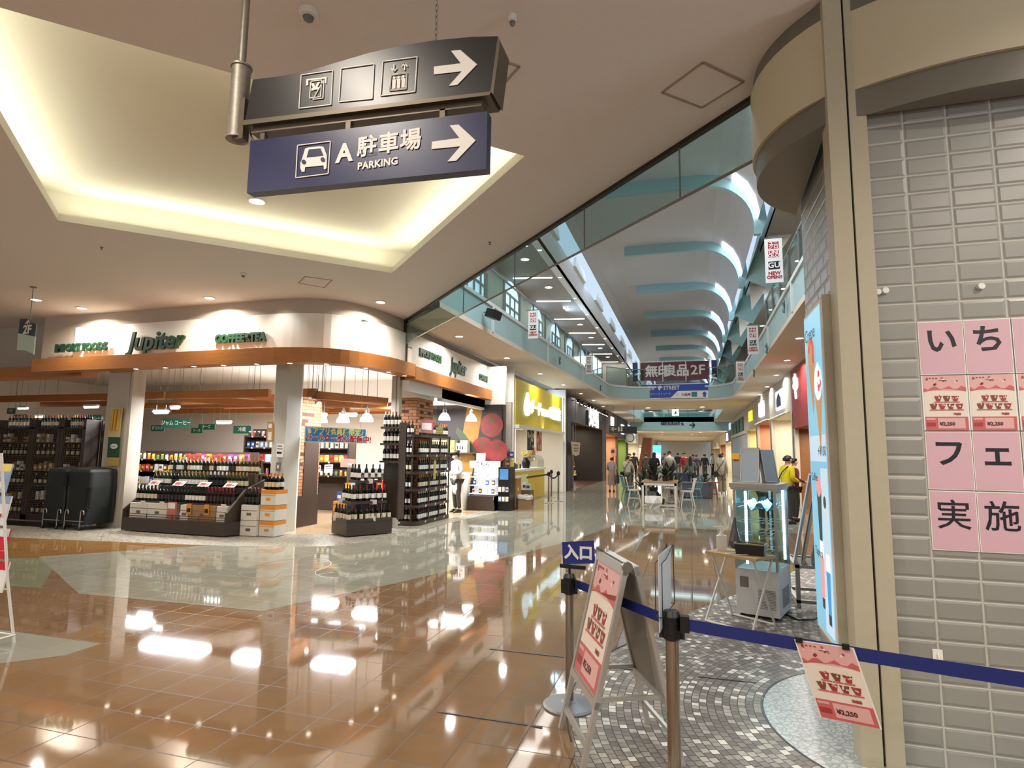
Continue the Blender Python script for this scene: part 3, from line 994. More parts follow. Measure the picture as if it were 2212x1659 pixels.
# --- hanging floor flag at far left
t = thing('floor_flag', 'small black and pale green hanging flag pointing up to 2F, far left', 'sign', (-10.4, 7, 3.4))
pts = [at(u, v, 7) for u, v in ((46, 690), (60, 689), (70, 697), (81, 700), (78, 727), (42, 720))]
MB().prism([(p.x, p.z) for p in pts], 6.98, 7.0, 'XZ').build('flag_top', m_signblk, t)
pts = [at(u, v, 7) for u, v in ((42, 720.5), (78, 727.5), (75, 766), (68, 762), (56, 757), (39, 757))]
MB().prism([(p.x, p.z) for p in pts], 6.98, 7.0, 'XZ').build('flag_tail', mat('pale_green', '#b9c8b8', .6), t)
b = MB()
b.text('2F', facing_cam((at(62, 713, 7).x, 6.976, at(62, 713, 7).z)), .20, .002, align='CENTER', bold=.006)
q = at(63, 700, 7)
b.bar((q.x, 6.976, q.z - .05), (q.x, 6.976, q.z + .05), .004, .02)
for s in (-1, 1):
    b.bar((q.x, 6.976, q.z + .055), (q.x + s * .05, 6.976, q.z + .005), .004, .02)
b.build('lettering', m_signwht, t)
q = at(66, 690, 7)
MB().cyl((q.x, 6.99, q.z), (q.x, 6.99, 4.25), .006, 6).lathe([(.0, 0), (.05, 0), (.05, -.012), (.0, -.02)], (q.x, 6.99, 4.25)).build('drop_rod', m_greym, t)

# --- ceiling fixtures of the lobby
dl = MB().lathe([(.105, 0), (.105, -.012), (.085, -.014), (.078, 0)], n=20).lathe([(0, -.006), (.078, -.006)], n=20, m=1)
dl_me = dl.mesh('downlight', [m_rim, m_glow])
def downlight(x, y, z, label, group=None, s=1.0):
    o = bpy.data.objects.new('downlight', dl_me)
    COL.objects.link(o)
    o.location = (x, y, z)
    o.scale = (s, s, 1)
    return tag(o, label, 'ceiling light', group)
for (u, v), lb in (((78, 647), 'bright recessed downlight above the 2F flag at far left'), ((177, 665), 'recessed downlight right of the 2F flag, over the fascia left end'), ((453, 643), 'recessed downlight over the middle of the curved sign fascia'), ((822, 652), 'recessed downlight nearest the glass smoke screen corner')):
    p = atz(u, v, 4.25)
    downlight(p.x, p.y, 4.25, lb)
p = atz(555, 434, 4.72)
downlight(p.x, p.y, 4.72, 'single downlight in the glowing diamond coffer, below the parking sign', s=1.1)
for x, y in ((-2.2, .6), (2.8, .4), (-6.5, .6), (-11.5, 2.2)):
    downlight(x, y, 4.25, 'recessed downlight in the lobby ceiling above the viewer', 'lobby downlights overhead')
def detector(u, v, lb, r=.06, dark=True):
    p = atz(u, v, 4.25)
    t = thing('smoke_detector', lb, 'smoke detector', (p.x, p.y, 4.25))
    MB().lathe([(0, 0), (r, 0), (r, -.02), (r * .8, -.035), (r * .55, -.04)], (p.x, p.y, 4.25)).build('base', m_rim, t)
    MB().lathe([(r * .5, -.035), (r * .5, -.055), (r * .3, -.065), (0, -.067)], (p.x, p.y, 4.25)).build('sensor_head', m_greym if dark else m_rim, t)
detector(667, 25, 'round white smoke detector on the ceiling left of the sign chain')
detector(1107, 35, 'small dark-centred ceiling detector right of the sign chain', .032)
detector(526, 590, 'small smoke detector on the ceiling between coffer and sign fascia', .05)
for (u, v), lb in (((1058, 523), 'tiny sprinkler head on the ceiling beside the glass smoke screen'), ((220, 534), 'tiny sprinkler head on the ceiling below the coffer left edge')):
    p = atz(u, v, 4.25)
    tag(MB().lathe([(0, 0), (.022, 0), (.022, -.006), (.008, -.01), (.008, -.03), (.018, -.032), (0, -.036)], (p.x, p.y, 4.25), 10).build('sprinkler_head', m_greym, loc=(p.x, p.y, 4.25)), lb, 'sprinkler')
def hatch(q, lb):
    P = [atz(u, v, 4.25) for u, v in q]
    b = MB()
    for a, c_ in zip(P, P[1:] + P[:1]):
        b.bar((a.x, a.y, 4.247), (c_.x, c_.y, 4.247), .02, .006)
    t = thing('access_hatch', lb, 'ceiling hatch', (P[0].x, P[0].y, 4.25))
    b.build('frame', mat('hatch_rim', '#9c9086', .5), t)
    MB().flat([(p.x, p.y) for p in P], 4.2485, up=False).build('panel', m_ceil, t)
hatch([(1518, 134), (1606, 176), (1516, 232), (1430, 199)], 'square flush ceiling access hatch near the drum pillar')
hatch([(1045, 119), (1122, 143), (1066, 205), (985, 180)], 'square flush ceiling hatch partly behind the black direction sign')
hatch([(659, 597), (717, 605), (700, 621), (645, 611)], 'small flush ceiling hatch in front of the curved fascia')
p = atz(600, 297, 4.715)
t = thing('round_air_diffuser', 'round slotted air diffuser in the coffer behind the hanging signs', 'air vent', (p.x, p.y, 4.72))
b = MB()
for r in (.12, .19, .26, .33):
    b.lathe([(r, -.004), (r + .035, -.03), (r + .05, -.03), (r + .02, -.004)], (p.x, p.y, 4.715), 28)
b.build('rings', m_rim, t)
MB().lathe([(0, -.004), (.33, -.004)], (p.x, p.y, 4.712), 28).build('throat', mat('vent_dark', '#24231f', .8), t)

# --- posters and marks on the tiled pillar
m_pink = mat('pink_sheet', '#d0a9b4', .35)
m_ink = mat('black_ink', '#15121a', .5)
m_fl = [mat('flyer_pink', '#d9a9a6', .4), mat('flyer_rose', '#c2605f', .4), mat('flyer_white', '#e4d8cc', .4), mat('flyer_red', '#9c3a34', .4), mat('flyer_brown', '#7a4436', .5), mat('flyer_ink', '#5b2b2e', .5)]
def flyer_print(w, h, d=.0006):
    """printed face of the promotion flyer, centred, in local x-right z-up, facing -y"""
    b = MB()
    def R(x0, z0, x1, z1, m, k):
        b.add([(x0 * w, -d * k, z0 * h), (x1 * w, -d * k, z0 * h), (x1 * w, -d * k, z1 * h), (x0 * w, -d * k, z1 * h)], [(0, 1, 2, 3)], m)
    R(-.47, -.49, .47, .49, 2, 1)
    R(-.47, .22, .47, .49, 0, 2)
    q = [(-.47, .20)] + [(-.47 + .94 * i / 10, .20 + .05 * math.sin(PI * i / 10)) for i in range(11)] + [(.47, .31)] + [(.47 - .94 * i / 10, .27 + .035 * math.sin(i * 1.9)) for i in range(11)]
    b.add([(x * w, -d * 3, z * h) for x, z in q], [tuple(range(len(q)))], 1)
    rnd = random.Random(3)
    for i in range(13):
        x, z, r = rnd.uniform(-.42, .42), rnd.uniform(.30, .46), rnd.uniform(.012, .03)
        b.add([(x * w + r * w * math.cos(a), -d * 4, z * h + r * w * math.sin(a)) for a in [j * PI / 4 for j in range(8)]], [tuple(range(8))], rnd.choice((1, 3, 2)))
    for i in range(4):
        R(-.40 + .07 * i, .435, -.365 + .07 * i, .455, 3, 5)
    R(-.12, .40, .05, .41, 4, 5)
    for row, (z, n_, x0) in enumerate(((.055, 3, -.16), (-.085, 4, -.25))):
        for i in range(n_):
            x = x0 + i * .19 - (.02 if row else 0)
            b.add([((x - .085) * w, -d * 4, (z + .07) * h), ((x - .04) * w, -d * 4, (z - .025) * h), ((x + .04) * w, -d * 4, (z - .025) * h), ((x + .085) * w, -d * 4, (z + .07) * h)], [(0, 1, 2, 3)], 4 if (i + row) % 2 else 3)
            for j in range(5):
                xx, zz = x + rnd.uniform(-.05, .05), z + rnd.uniform(.02, .075)
                b.add([((xx + .02 * math.cos(a)) * w, -d * 5, zz * h + .02 * w * math.sin(a)) for a in [k_ * PI / 3 for k_ in range(6)]], [tuple(range(6))], rnd.choice((0, 1, 2, 4)))
            R(x - .09, z - .05, x + .09, z - .03, 1, 4)
    b.text('¥450', XF((.24 * w, -d * 5, -.20 * h), (1, 0, 0), (0, 0, 1)), .075 * w, d / 2, m=3, align='CENTER', bold=.001)
    R(-.47, -.49, .47, -.245, 1, 3)
    R(-.20, -.455, .40, -.27, 0, 4)
    R(-.45, -.30, -.25, -.27, 0, 4)
    R(-.45, -.42, -.25, -.35, 3, 4)
    b.text('¥2,250', XF((-.16 * w, -d * 6, -.375 * h), (1, 0, 0), (0, 0, 1)), .12 * w, d / 2, m=5, bold=.001)
    return b
a4 = flyer_print(.205, .297).mesh('printed_design', m_fl)
PY = 3.636
COLX = [1.197, 1.408, 1.622]
ROWZ = [2.285, 1.990, 1.693, 1.385, 1.075]
CH = [['い', 'ち', 'ご'], None, ['フ', 'ェ', 'ア'], ['実', '施', '中']]
NM = [['leftmost of the top row', 'second of the top row', 'at the right frame edge of the top row'], None, ['leftmost of the third row', 'second of the third row', 'at the right frame edge of the third row'], ['leftmost of the bottom row', 'second of the bottom row', 'at the right frame edge of the bottom row']]
for i, x in enumerate(COLX):
    for r in range(4):
        zt, zb = ROWZ[r], ROWZ[r + 1] + .006
        cz = (zt + zb) / 2
        if CH[r]:
            t = thing('letter_poster', 'pink sheet with black character %s, %s' % (CH[r][i], NM[r][i]), 'poster', (x + .104, PY, cz), 0, 'pink letter sheets on the tiled pillar')
            MB().box(x, PY - .001, zb, x + .208, PY + .002, zt).build('sheet', m_paperw, t)
            MB().box(x + .004, PY - .002, zb + .004, x + .204, PY - .001, zt - .004).build('print', m_pink, t)
            MB().text(CH[r][i], facing_cam((x + .104, PY - .0025, cz + (.02 if r == 3 else .03))), .155 if r != 3 else .16, .0004, align='CENTER', bold=.0035 if r != 3 else .0012).build('character', m_ink, t)
        else:
            lb = ['pink dessert price flyer on tiles below the い sheet', 'pink dessert price flyer on tiles below the ち sheet', 'pink dessert price flyer on tiles cut by the right frame edge'][i]
            t = thing('price_flyer', lb, 'flyer', (x + .104, PY, cz), 0, 'price flyers taped to the tiled pillar')
            MB().box(x, PY - .001, zb, x + .208, PY + .002, zt).build('sheet', m_paperw, t)
            o = bpy.data.objects.new('printed_design', a4)
            COL.objects.link(o)
            o.parent = t
            o.location = (0, -.0012, 0)
for (u, v), lb in (((1895, 632), 'round white magnet knob, leftmost on the tiled pillar'), ((1911, 629), 'round white magnet knob second from left on the tiles'), ((2117, 620), 'round white magnet knob above the ち sheet')):
    p = at(u, v, 3.64)
    tag(MB().cyl((p.x, 3.64, p.z), (p.x, 3.62, p.z), .017, 16).cyl((p.x, 3.62, p.z), (p.x, 3.617, p.z), .015, 16).build('magnet_knob', m_paperw, loc=p), lb, 'magnet')
p = at(2025, 1415, 3.64)
t = thing('wall_hook', 'small white adhesive hook on the tiles above the blue belt', 'hook', (p.x, 3.64, p.z))
MB().box(p.x - .022, 3.634, p.z - .028, p.x + .022, 3.64, p.z + .028).build('plate', m_paperw, t)
MB().tube([(p.x, 3.634, p.z + .01), (p.x, 3.618, p.z - .012), (p.x, 3.612, p.z - .02), (p.x, 3.616, p.z - .006)], .004, 6).build('prong', m_paperw, t)

# --- belt stanchions
m_belt = mat('blue_belt', '#0c1c66', .6)
m_chrome = mat('satin_chrome', '#a49a8c', .18, .95)
def stanchion(x, y, lb, hz=.82, r=.026):
    t = thing('belt_stanchion', lb, 'stanchion', (x, y, 0))
    MB().lathe([(0, .0), (.165, .0), (.165, .008), (.15, .016), (.05, .028), (.03, .04), (0, .04)], (x, y, 0), 32).build('base_plate', mat('base_grey', '#85868a', .4, .7), t)
    MB().lathe([(r, .03), (r, hz - .10), (r * .95, hz - .1)], (x, y, 0), 20).build('post', m_chrome, t)
    b = MB().lathe([(0, hz - .12), (r + .006, hz - .12), (r + .014, hz - .11), (r + .014, hz - .015), (r + .004, hz + .008), (0, hz + .012)], (x, y, 0), 18)
    for a in range(4):
        c_, s_ = math.cos(a * PI / 2), math.sin(a * PI / 2)
        b.bar((x + c_ * (r + .012), y + s_ * (r + .012), hz - .115), (x + c_ * (r + .012), y + s_ * (r + .012), hz - .03), .02, .03, up=(c_, s_, 0))
    b.build('belt_head', m_black, t)
    return t
s1 = stanchion(-.75, 3.80, 'chrome belt stanchion holding the blue entrance sign', .79)
s2 = stanchion(-.098, 2.93, 'nearest chrome belt stanchion with black head and wire holder', .83, .03)
def belt(p0, p1, lb, w=.05, sag=.0):
    b = MB()
    n = 10
    P = [Vector(p0).lerp(Vector(p1), i / n) - Vector((0, 0, sag * math.sin(PI * i / n))) for i in range(n + 1)]
    for a, c_ in zip(P, P[1:]):
        b.bar(a, c_, .0025, w)
    return tag(b.build('barrier_belt', m_belt, loc=p0), lb, 'belt')
belt((-.715, 3.815, .735), (-.12, 2.965, .785), 'blue belt from the entrance stanchion behind the A-board')
belt((-.06, 2.90, .79), (1.9, 2.42, .80), 'long blue belt from the nearest stanchion to the right frame edge', .052, .015)
MB().box(-.06, 2.885, .755, -.02, 2.925, .825).build('belt_clip', m_black, s2)
t = thing('entrance_sign', 'navy plate with white entrance characters on top of the left stanchion', 'sign', (-.75, 3.80, .81))
A_ = [at(u, v, 3.80) for u, v in ((1214, 1171), (1283, 1167), (1286, 1217), (1216, 1219))]
MB().add([(p.x, 3.798, p.z) for p in A_] + [(p.x, 3.802, p.z) for p in A_], [(0, 3, 2, 1), (4, 5, 6, 7), (0, 1, 5, 4), (1, 2, 6, 5), (2, 3, 7, 6), (3, 0, 4, 7)]).build('plate', mat('plate_navy', '#1d2a78', .3), t)
q = at(1250, 1195, 3.80)
MB().text('入口', XF((q.x, 3.7965, q.z), (1, 0, 0.0), (0, 0, 1)), .092, .0005, align='CENTER', bold=.004).build('lettering', m_signwht, t)
MB().bar((q.x - .12, 3.80, A_[3].z - .008), (q.x + .045, 3.80, A_[3].z - .012), .022, .024).cyl((-.75, 3.80, .803), (-.75, 3.80, A_[3].z), .008, 10).build('clamp_foot', m_black, t)
# wire brochure holder
t = thing('wire_brochure_holder', 'black wire holder with clear sheet panel standing on the nearest stanchion', 'brochure holder', (-.12, 2.95, .84))
ux = Vector((.05, .22, 0))
o_ = Vector((-.165, 2.86, .80))
def hp(a, z, off=0.0):
    return o_ + ux * a + Vector((off, -off * .2, z))
b = MB()
for off in (0, .03):
    b.tube([hp(0, .02, off), hp(0, .26, off), hp(.35, .27, off), hp(.9, .32, off)], .0025, 6)
    b.tube([hp(.9, .32, off), hp(.95, .04, off), hp(.0, .02, off)], .0025, 6)
b.tube([hp(.0, .02), hp(.0, .02, .03)], .0025, 6).tube([hp(.95, .04), hp(.95, .04, .03)], .0025, 6)
b.tube([hp(.5, .03, .015), (-.10, 2.94, .835)], .003, 6)
b.build('wire_frame', m_black, t)
MB().add([hp(.05, -.05, .01), hp(1.0, .0, .01), hp(1.0, .31, .01), hp(.05, .29, .01), hp(.05, -.05, .014), hp(1.0, .0, .014), hp(1.0, .31, .014), hp(.05, .29, .014)], [(0, 1, 2, 3), (7, 6, 5, 4), (0, 4, 5, 1), (1, 5, 6, 2), (2, 6, 7, 3), (3, 7, 4, 0)]).build('sheet_pocket', mat('pocket_pale', '#b9c4cc', .25), t)

# flyer on the belt
lb = 'pink dessert price flyer clipped to the long blue belt'
fx0, fx1 = Vector((.402, 2.775, .80)), Vector((.60, 2.725, .802))
t = thing('price_flyer', lb, 'flyer', ((.402 + .60) / 2, 2.75, .64))
dirx = (fx1 - fx0).normalized()
dz = Vector((.085, .02, -.29)).normalized()
ctr = (fx0 + fx1) / 2 + dz * .155
xf = XF(ctr, dirx, -dz)
w_, h_ = .215, .315
fl = flyer_print(w_, h_)
R3 = Matrix(((1, 0, 0, 0), (0, 0, 1, 0), (0, -1, 0, 0), (0, 0, 0, 1)))   # local x,z,-y -> x,y,z
fl.v = [xf @ (R3 @ p) for p in fl.v]
fl.build('printed_design', m_fl, t)
b = MB()
b.add([xf @ Vector((sx * w_ / 2, sy * h_ / 2, z)) for z in (-.0015, -.0002) for sx, sy in ((-1, -1), (1, -1), (1, 1), (-1, 1))], [(3, 2, 1, 0), (4, 5, 6, 7), (0, 1, 5, 4), (1, 2, 6, 5), (2, 3, 7, 6), (3, 0, 4, 7)])
b.build('sheet', m_paperw, t)
b = MB()
for s in (.06, .88):
    p = fx0.lerp(fx1, s) + Vector((0, -.004, .004))
    MB().bar(p - dirx * .013, p + dirx * .013, .012, .022).build('binder_clip', m_black, t)

# --- A-frame poster board
TL, TR = Vector((-.478, 3.69, .95)), Vector((-.258, 3.215, .95))
dw = Vector((.42, -.907, 0)).normalized()
nb = Vector((.907, .42, 0))
wd = .50
F1 = Vector((-.745, 3.50, 0))
t = thing('a_frame_board', 'silver A-frame board with pink strawberry dessert poster on the mosaic floor', 'A-board', F1 + dw * wd / 2 + nb * .26)
def side(base, lean, top):
    """returns the transform of one leaning face: x along the board, y up along it"""
    up_ = (top - base).normalized()
    return XF(base, dw, up_), (top - base).length
topm = F1 + nb * .235 + Vector((0, 0, .98))
for nm, base, top, sgn in (('front_frame', F1, topm, 1), ('back_frame', F1 + nb * .52, topm + nb * .05, -1)):
    xf, L = side(base, 0, top)
    b = MB(xf)
    b.box(0, 0, -.012, .03, L, .012).box(wd - .03, 0, -.012, wd, L, .012)
    b.box(0, L - .045, -.016, wd, L, .016).box(0, L * .30, -.014, wd, L * .30 + .035, .014)
    b.box(0.03, .10 if sgn > 0 else .12, -.008, wd - .03, .13 if sgn > 0 else .15, .008)
    fo = b.build(nm, m_alu, t)
    b = MB(xf).box(.03, L * .30 + .03, -.004, wd - .03, L - .04, .004)
    b.build('backing_panel', mat('panel_grey', '#9d978c', .6), fo)
    if sgn > 0:
        fl = flyer_print(wd - .06, L * .70 - .08, .0009)
        m4 = xf @ Matrix.Translation((wd / 2, L * .65, .0045))
        fl.v = [m4 @ (R3 @ p) for p in fl.v]
        fl.build('poster', m_fl, fo)
b = MB()
for s in (.03, wd - .03):
    p = F1 + dw * s
    MB().bar(p + nb * .09 + Vector((0, 0, .33)), p + nb * .43 + Vector((0, 0, .33)), .012, .022).build('spreader_bar', m_alu, t)
b = MB()
for s in (0, wd):
    p = topm + dw * s
    MB().cyl(p - dw * .01, p + dw * .01, .028, 12).build('corner_cap', m_chrome, t)

# --- tape strips on the floor
for p0, p1, lb in (((-1.56, 4.642), (-.96, 4.643), 'black tape strip on brown tiles, farther one'), ((-1.486, 3.464), (-.93, 3.465), 'black tape strip on brown tiles, nearer long one'), ((-.905, 3.463), (-.84, 3.459), 'short black tape piece left of the stanchion base'), ((.02, 4.55), (.40, 4.565), 'black tape strip on the grey ring mosaic'), ((-.52, 4.54), (-.35, 4.549), 'short black tape strip on mosaic behind the A-board')):
    tag(MB().bar((*p0, .0032), (*p1, .0032), .016, .0012).build('floor_tape', m_black, loc=(*p0, 0)), lb, 'tape')

# --- lit menu light box on the pillar side
KX, K0, K1, KZ0, KZ1 = .75, 3.755, 4.27, .50, 2.47
t = thing('menu_light_box', 'tall lit pale blue dessert menu light box on the pillar side', 'light box', (.8, 4.0, 1.48))
MB().box(KX + .01, K0 - .005, KZ0 - .03, .885, K1 + .01, KZ1 + .03).build('cabinet', m_chan, t)
MB().box(KX, K0, KZ0, KX + .012, K1, KZ1).build('trim_frame', m_paperw, t)
m_lb = mat('lit_menu_blue', '#5a8ea8', .3, emit='#86d0ee', es=.62)
MB().box(KX - .002, K0 + .012, KZ0 + .02, KX, K1 - .012, KZ1 - .02).build('lit_panel', m_lb, t)
gm = [mat('lit_white', '#bbbbbb', .3, emit='#f4fbff', es=.7), mat('lit_ink', '#222233', .4, emit='#30405a', es=.25), mat('lit_crepe', '#997040', .4, emit='#d99a58', es=.5), mat('lit_berry', '#cc3333', .4, emit='#d84038', es=.5), mat('lit_cola', '#222222', .4, emit='#202428', es=.3), mat('lit_pink', '#ee99aa', .4, emit='#e8a28c', es=.5), mat('lit_deepblue', '#2288cc', .4, emit='#2a94d8', es=.6), mat('lit_pale', '#8aa4b4', .4, emit='#cfe6f6', es=.65)]
g = MB(XF((KX - .0035, K1, KZ0), (0, -1, 0), (0, 0, 1)))   # x: from far edge to near edge, y: up
KW, KH = K1 - K0, KZ1 - KZ0
def gp(pts, m, k=0):
    g.add([(x * KW, y * KH, k * .0005) for x, y in pts], [tuple(range(len(pts)))], m)
def gcirc(x, y, r, m, k=1, sy=1.0):
    gp([(x + r * math.cos(a), y + sy * r * KW / KH * math.sin(a)) for a in [i * PI / 10 for i in range(20)]], m, k)
gp([(.55, .02), (.97, .02), (.97, .50), (.62, .5)], 7)
gp([(.08, .52), (.97, .52), (.97, .60), (.08, .6)], 7)
for cx, y0, y1, fr_ in ((.40, .66, .86, 2), (.72, .54, .76, 3)):
    gp([(cx, y0), (cx + .2, y1 - .03), (cx, y1), (cx - .2, y1 - .03)], 2, 1)
    gcirc(cx, y1, .21, 0 if fr_ == 3 else 2, 2, 1.0)
    rnd = random.Random(int(cx * 100))
    for i in range(9):
        gcirc(cx + rnd.uniform(-.13, .13), y1 + rnd.uniform(-.035, .05), .05, fr_ if i % 2 else (0 if fr_ == 3 else 3), 3 + i * .2)
gp([(.42, .28), (.56, .28), (.62, .44), (.36, .44)], 4, 1)
gcirc(.49, .445, .13, 5, 2)
gcirc(.78, .40, .07, 4, 2)
for cx, m1, y0 in ((.50, 5, .08), (.80, 6, .05)):
    gp([(cx - .07, y0), (cx + .07, y0), (cx + .1, y0 + .15), (cx - .1, y0 + .15)], m1, 2)
    gp([(cx - .06, y0), (cx + .06, y0), (cx + .07, y0 + .03), (cx - .07, y0 + .03)], 4, 3)
    gp([(cx - .1, y0 + .15), (cx + .1, y0 + .15), (cx + .09, y0 + .2), (cx - .09, y0 + .2)], 0, 2)
def gt(s, x, y, size, m=1):
    g.text(s, Matrix.Translation((x * KW, y * KH, .002)), size, .0003, m=m)
gt('Crepe', .08, .925, .12)
gt('+¥100', .55, .55, .085)
gt('Coffee', .10, .47, .07)
gt('Tapioca', .14, .24, .07)
g.build('menu_graphics', gm, t)

# --- folding table with the things on it
FT = Vector((.44, 6.08, 0))
t = thing('folding_table', 'small wooden-topped folding table with white crossed legs', 'table', FT, math.radians(-36))
MB().box(-.26, -.19, .615, .26, .15, .64).build('table_top', wood_mat('table_wood', '#b08a5c', '#c9a677', .4), t, local=True)
m_wt = mat('white_tube', '#d9d7d0', .35)
def ftube(pts, nm):
    MB().tube(pts, .0105, 8).build(nm, m_wt, t, local=True)
for s in (-1, 1):
    ftube([(s * .23, .14, .61), (s * .235, -.24, .012)], 'leg')
    ftube([(s * .21, -.15, .61), (s * .215, .17, .012)], 'leg')
ftube([(-.24, -.24, .012), (.24, -.24, .012)], 'foot_bar')
ftube([(-.22, .17, .012), (.22, .17, .012)], 'foot_bar')
RT = Matrix.Rotation(math.radians(-36), 3, 'Z')
def ontable(x, y):
    v = RT @ Vector((x, y, 0))
    return FT + v + Vector((0, 0, .64))
p = ontable(-.19, -.02)
t = thing('pump_bottle', 'white pump sanitizer bottle at the left end of the folding table', 'bottle', p)
MB().box(p.x - .045, p.y - .03, p.z, p.x + .045, p.y + .03, p.z + .14).lathe([(.03, .14), (.02, .155), (.014, .16)], p, 12).build('body', m_paperw, t)
MB().lathe([(.016, .155), (.016, .18), (.006, .185), (.006, .215)], p, 10).bar(p + Vector((.01, 0, .22)), p + Vector((-.075, 0, .215)), .014, .012).build('pump', m_paperw, t)
p = ontable(.10, .0)
t = thing('black_tub', 'black rectangular tub on the folding table', 'tub', p, math.radians(-14))
b = MB()
q0 = [(-.13, -.075), (.13, -.075), (.13, .075), (-.13, .075)]
b.add([(x * .92, y * .92, 0) for x, y in q0] + [(x, y, .10) for x, y in q0] + [(x * .95, y * .93, .10) for x, y in q0] + [(x * .88, y * .86, .012) for x, y in q0], [(3, 2, 1, 0)] + [(i, (i + 1) % 4, 4 + (i + 1) % 4, 4 + i) for i in range(4)] + [(4 + i, 4 + (i + 1) % 4, 8 + (i + 1) % 4, 8 + i) for i in range(4)] + [(8 + i, 8 + (i + 1) % 4, 12 + (i + 1) % 4, 12 + i) for i in range(4)] + [(12, 13, 14, 15)])
b.build('box', mat('tub_black', '#181613', .4), t, local=True)
b = MB()
for (x0, y0), (x1, y1) in zip(q0, q0[1:] + q0[:1]):
    b.bar((x0, y0, .10), (x1, y1, .10), .012, .012)
b.build('rim', mat('tub_rim', '#8f8a5e', .4), t, local=True)
p = ontable(.02, -.12)
tag(MB().tube([(p.x + .07 * math.cos(a) * (1 + .1 * a), p.y + .035 * math.sin(a), p.z + .004 + .0003 * a) for a in [i * .35 for i in range(24)]] + [(p.x + .10, p.y, p.z + .02), (p.x + .12, p.y + .03, p.z + .07), (p.x + .10, p.y + .06, p.z + .12)], .004, 6).build('white_cable', m_paperw, loc=p), 'coiled white cable on the folding table front edge', 'cable')
p = ontable(-.07, .02) + Vector((0, 0, .06))
t = thing('clear_bag', 'translucent bag of spoons hanging beside the black tub', 'bag', p)
b = MB()
rnd = random.Random(5)
prof = [(.008, .26), (.02, .2), (.04, .12), (.062, .04), (.06, -.01), (.03, -.03)]
for i in range(len(prof) - 1):
    pass
ring = []
n = 14
for r, z in prof:
    ring.append([(p.x + (r + rnd.uniform(-.006, .006)) * math.cos(2 * PI * k / n), p.y + (r + rnd.uniform(-.006, .006)) * .7 * math.sin(2 * PI * k / n), p.z + z) for k in range(n)])
for a, c_ in zip(ring, ring[1:]):
    b.add(a + c_, [(k, (k + 1) % n, n + (k + 1) % n, n + k) for k in range(n)])
b.build('plastic_film', mat('bag_film', '#57555a', .12, spec=.9), t)

# --- chilled display case
A = math.radians(-18.8)
FO = Vector((.404, 6.36, 0))
t = thing('display_fridge', 'glass display fridge with white base and bright inner shelves', 'display case', FO, A)
FW, FD = .395, .555
m_whp = mat('fridge_white', '#d4d6d6', .4)
b = MB()
b.prism([(0, .03), (FW, .03), (FW, .44), (FW - .01, .455), (.01, .455), (0, .44)], 0, FD, 'XZ')
b.build('base_cabinet', m_whp, t, local=True)
b = MB()
for k in range(13):
    z = .10 + k * .014
    b.box(FW * .52, -.004, z, FW * .92, 0, z + .005)
    b.box(FW, FD * .25, z, FW + .004, FD * .8, z + .005)
b.box(.04, -.004, .28, .12, 0, .38)
b.build('vent_slots', m_greym, t, local=True)
b = MB()
for x, y in ((.04, .05), (FW - .04, .05), (.04, FD - .05), (FW - .04, FD - .05)):
    MB().cyl((x, y, 0), (x, y, .03), .02, 10).build('foot', m_black, t, local=True)
b = MB()
for x, y in ((0, 0), (FW - .022, 0), (FW - .022, FD - .022), (0, FD - .022)):
    MB().box(x, y, .45, x + .022, y + .022, 1.235).build('post', m_steel, t, local=True)
MB().box(-.03, -.03, 1.235, FW + .02, FD + .02, 1.275).box(-.02, -.02, 1.215, FW + .01, FD + .01, 1.237).build('top_cap', mat('cap_steel', '#a9a59c', .35, .6), t, local=True)
for nm, q in (('front', (.022, .004, FW - .022, .009)), ('side', (FW - .009, .022, FW - .004, FD - .022)), ('side', (.004, .022, .009, FD - .022)), ('rear', (.022, FD - .009, FW - .022, FD - .004))):
    MB().box(q[0], q[1], .46, q[2], q[3], 1.215).build('glass_pane', m_glass, t, local=True)
b = MB()
for z in (.62, .78, .90, 1.04):
    for k in range(7):
        x = .03 + (FW - .06) * k / 6
        b.cyl((x, .02, z), (x, FD - .03, z), .0022, 5)
    for y in (.02, FD / 2, FD - .03):
        b.cyl((.025, y, z), (FW - .025, y, z), .003, 5)
b.build('wire_shelves', mat('shelf_white', '#cfdde4', .3), t, local=True)
m_led = mat('case_led', '#ffffff', emit='#d6ecff', es=9)
for x, y in ((.10, .018), (FW - .05, FD - .035)):
    MB().box(x, y, .5, x + .022, y + .012, 1.2).build('light_tube', m_led, t, local=True)
rnd = random.Random(9)
b = MB()
n = 12
G = [[(.05 + (FW - .1) * i / n, .08 + (FD - .16) * j / n, 1.05 + .055 * math.sin(i * 1.1) * math.sin(j * .9 + 1) ** 2 + rnd.uniform(0, .015)) for i in range(n + 1)] for j in range(n + 1)]
b.add([p for r in G for p in r], [(j * (n + 1) + i, j * (n + 1) + i + 1, (j + 1) * (n + 1) + i + 1, (j + 1) * (n + 1) + i) for j in range(n) for i in range(n)], 0, True)
b.add([(x, y, z - .004) for r in G for x, y, z in r], [((j + 1) * (n + 1) + i, (j + 1) * (n + 1) + i + 1, j * (n + 1) + i + 1, j * (n + 1) + i) for j in range(n) for i in range(n)], 0, True)
pw = FO + Matrix.Rotation(A, 3, 'Z') @ Vector((0, 0, 0))
o = b.build('folded_cloth', mat('blue_cloth', '#6fb9cf', .8), None, local=True)
o.location = FO
o.rotation_euler = (0, 0, A)
tag(o, 'crumpled light blue cloth on the top wire shelf of the display fridge', 'cloth')
RF = Matrix.Rotation(A, 3, 'Z')
def onfridge(x, y, z):
    return FO + RF @ Vector((x, y, z))
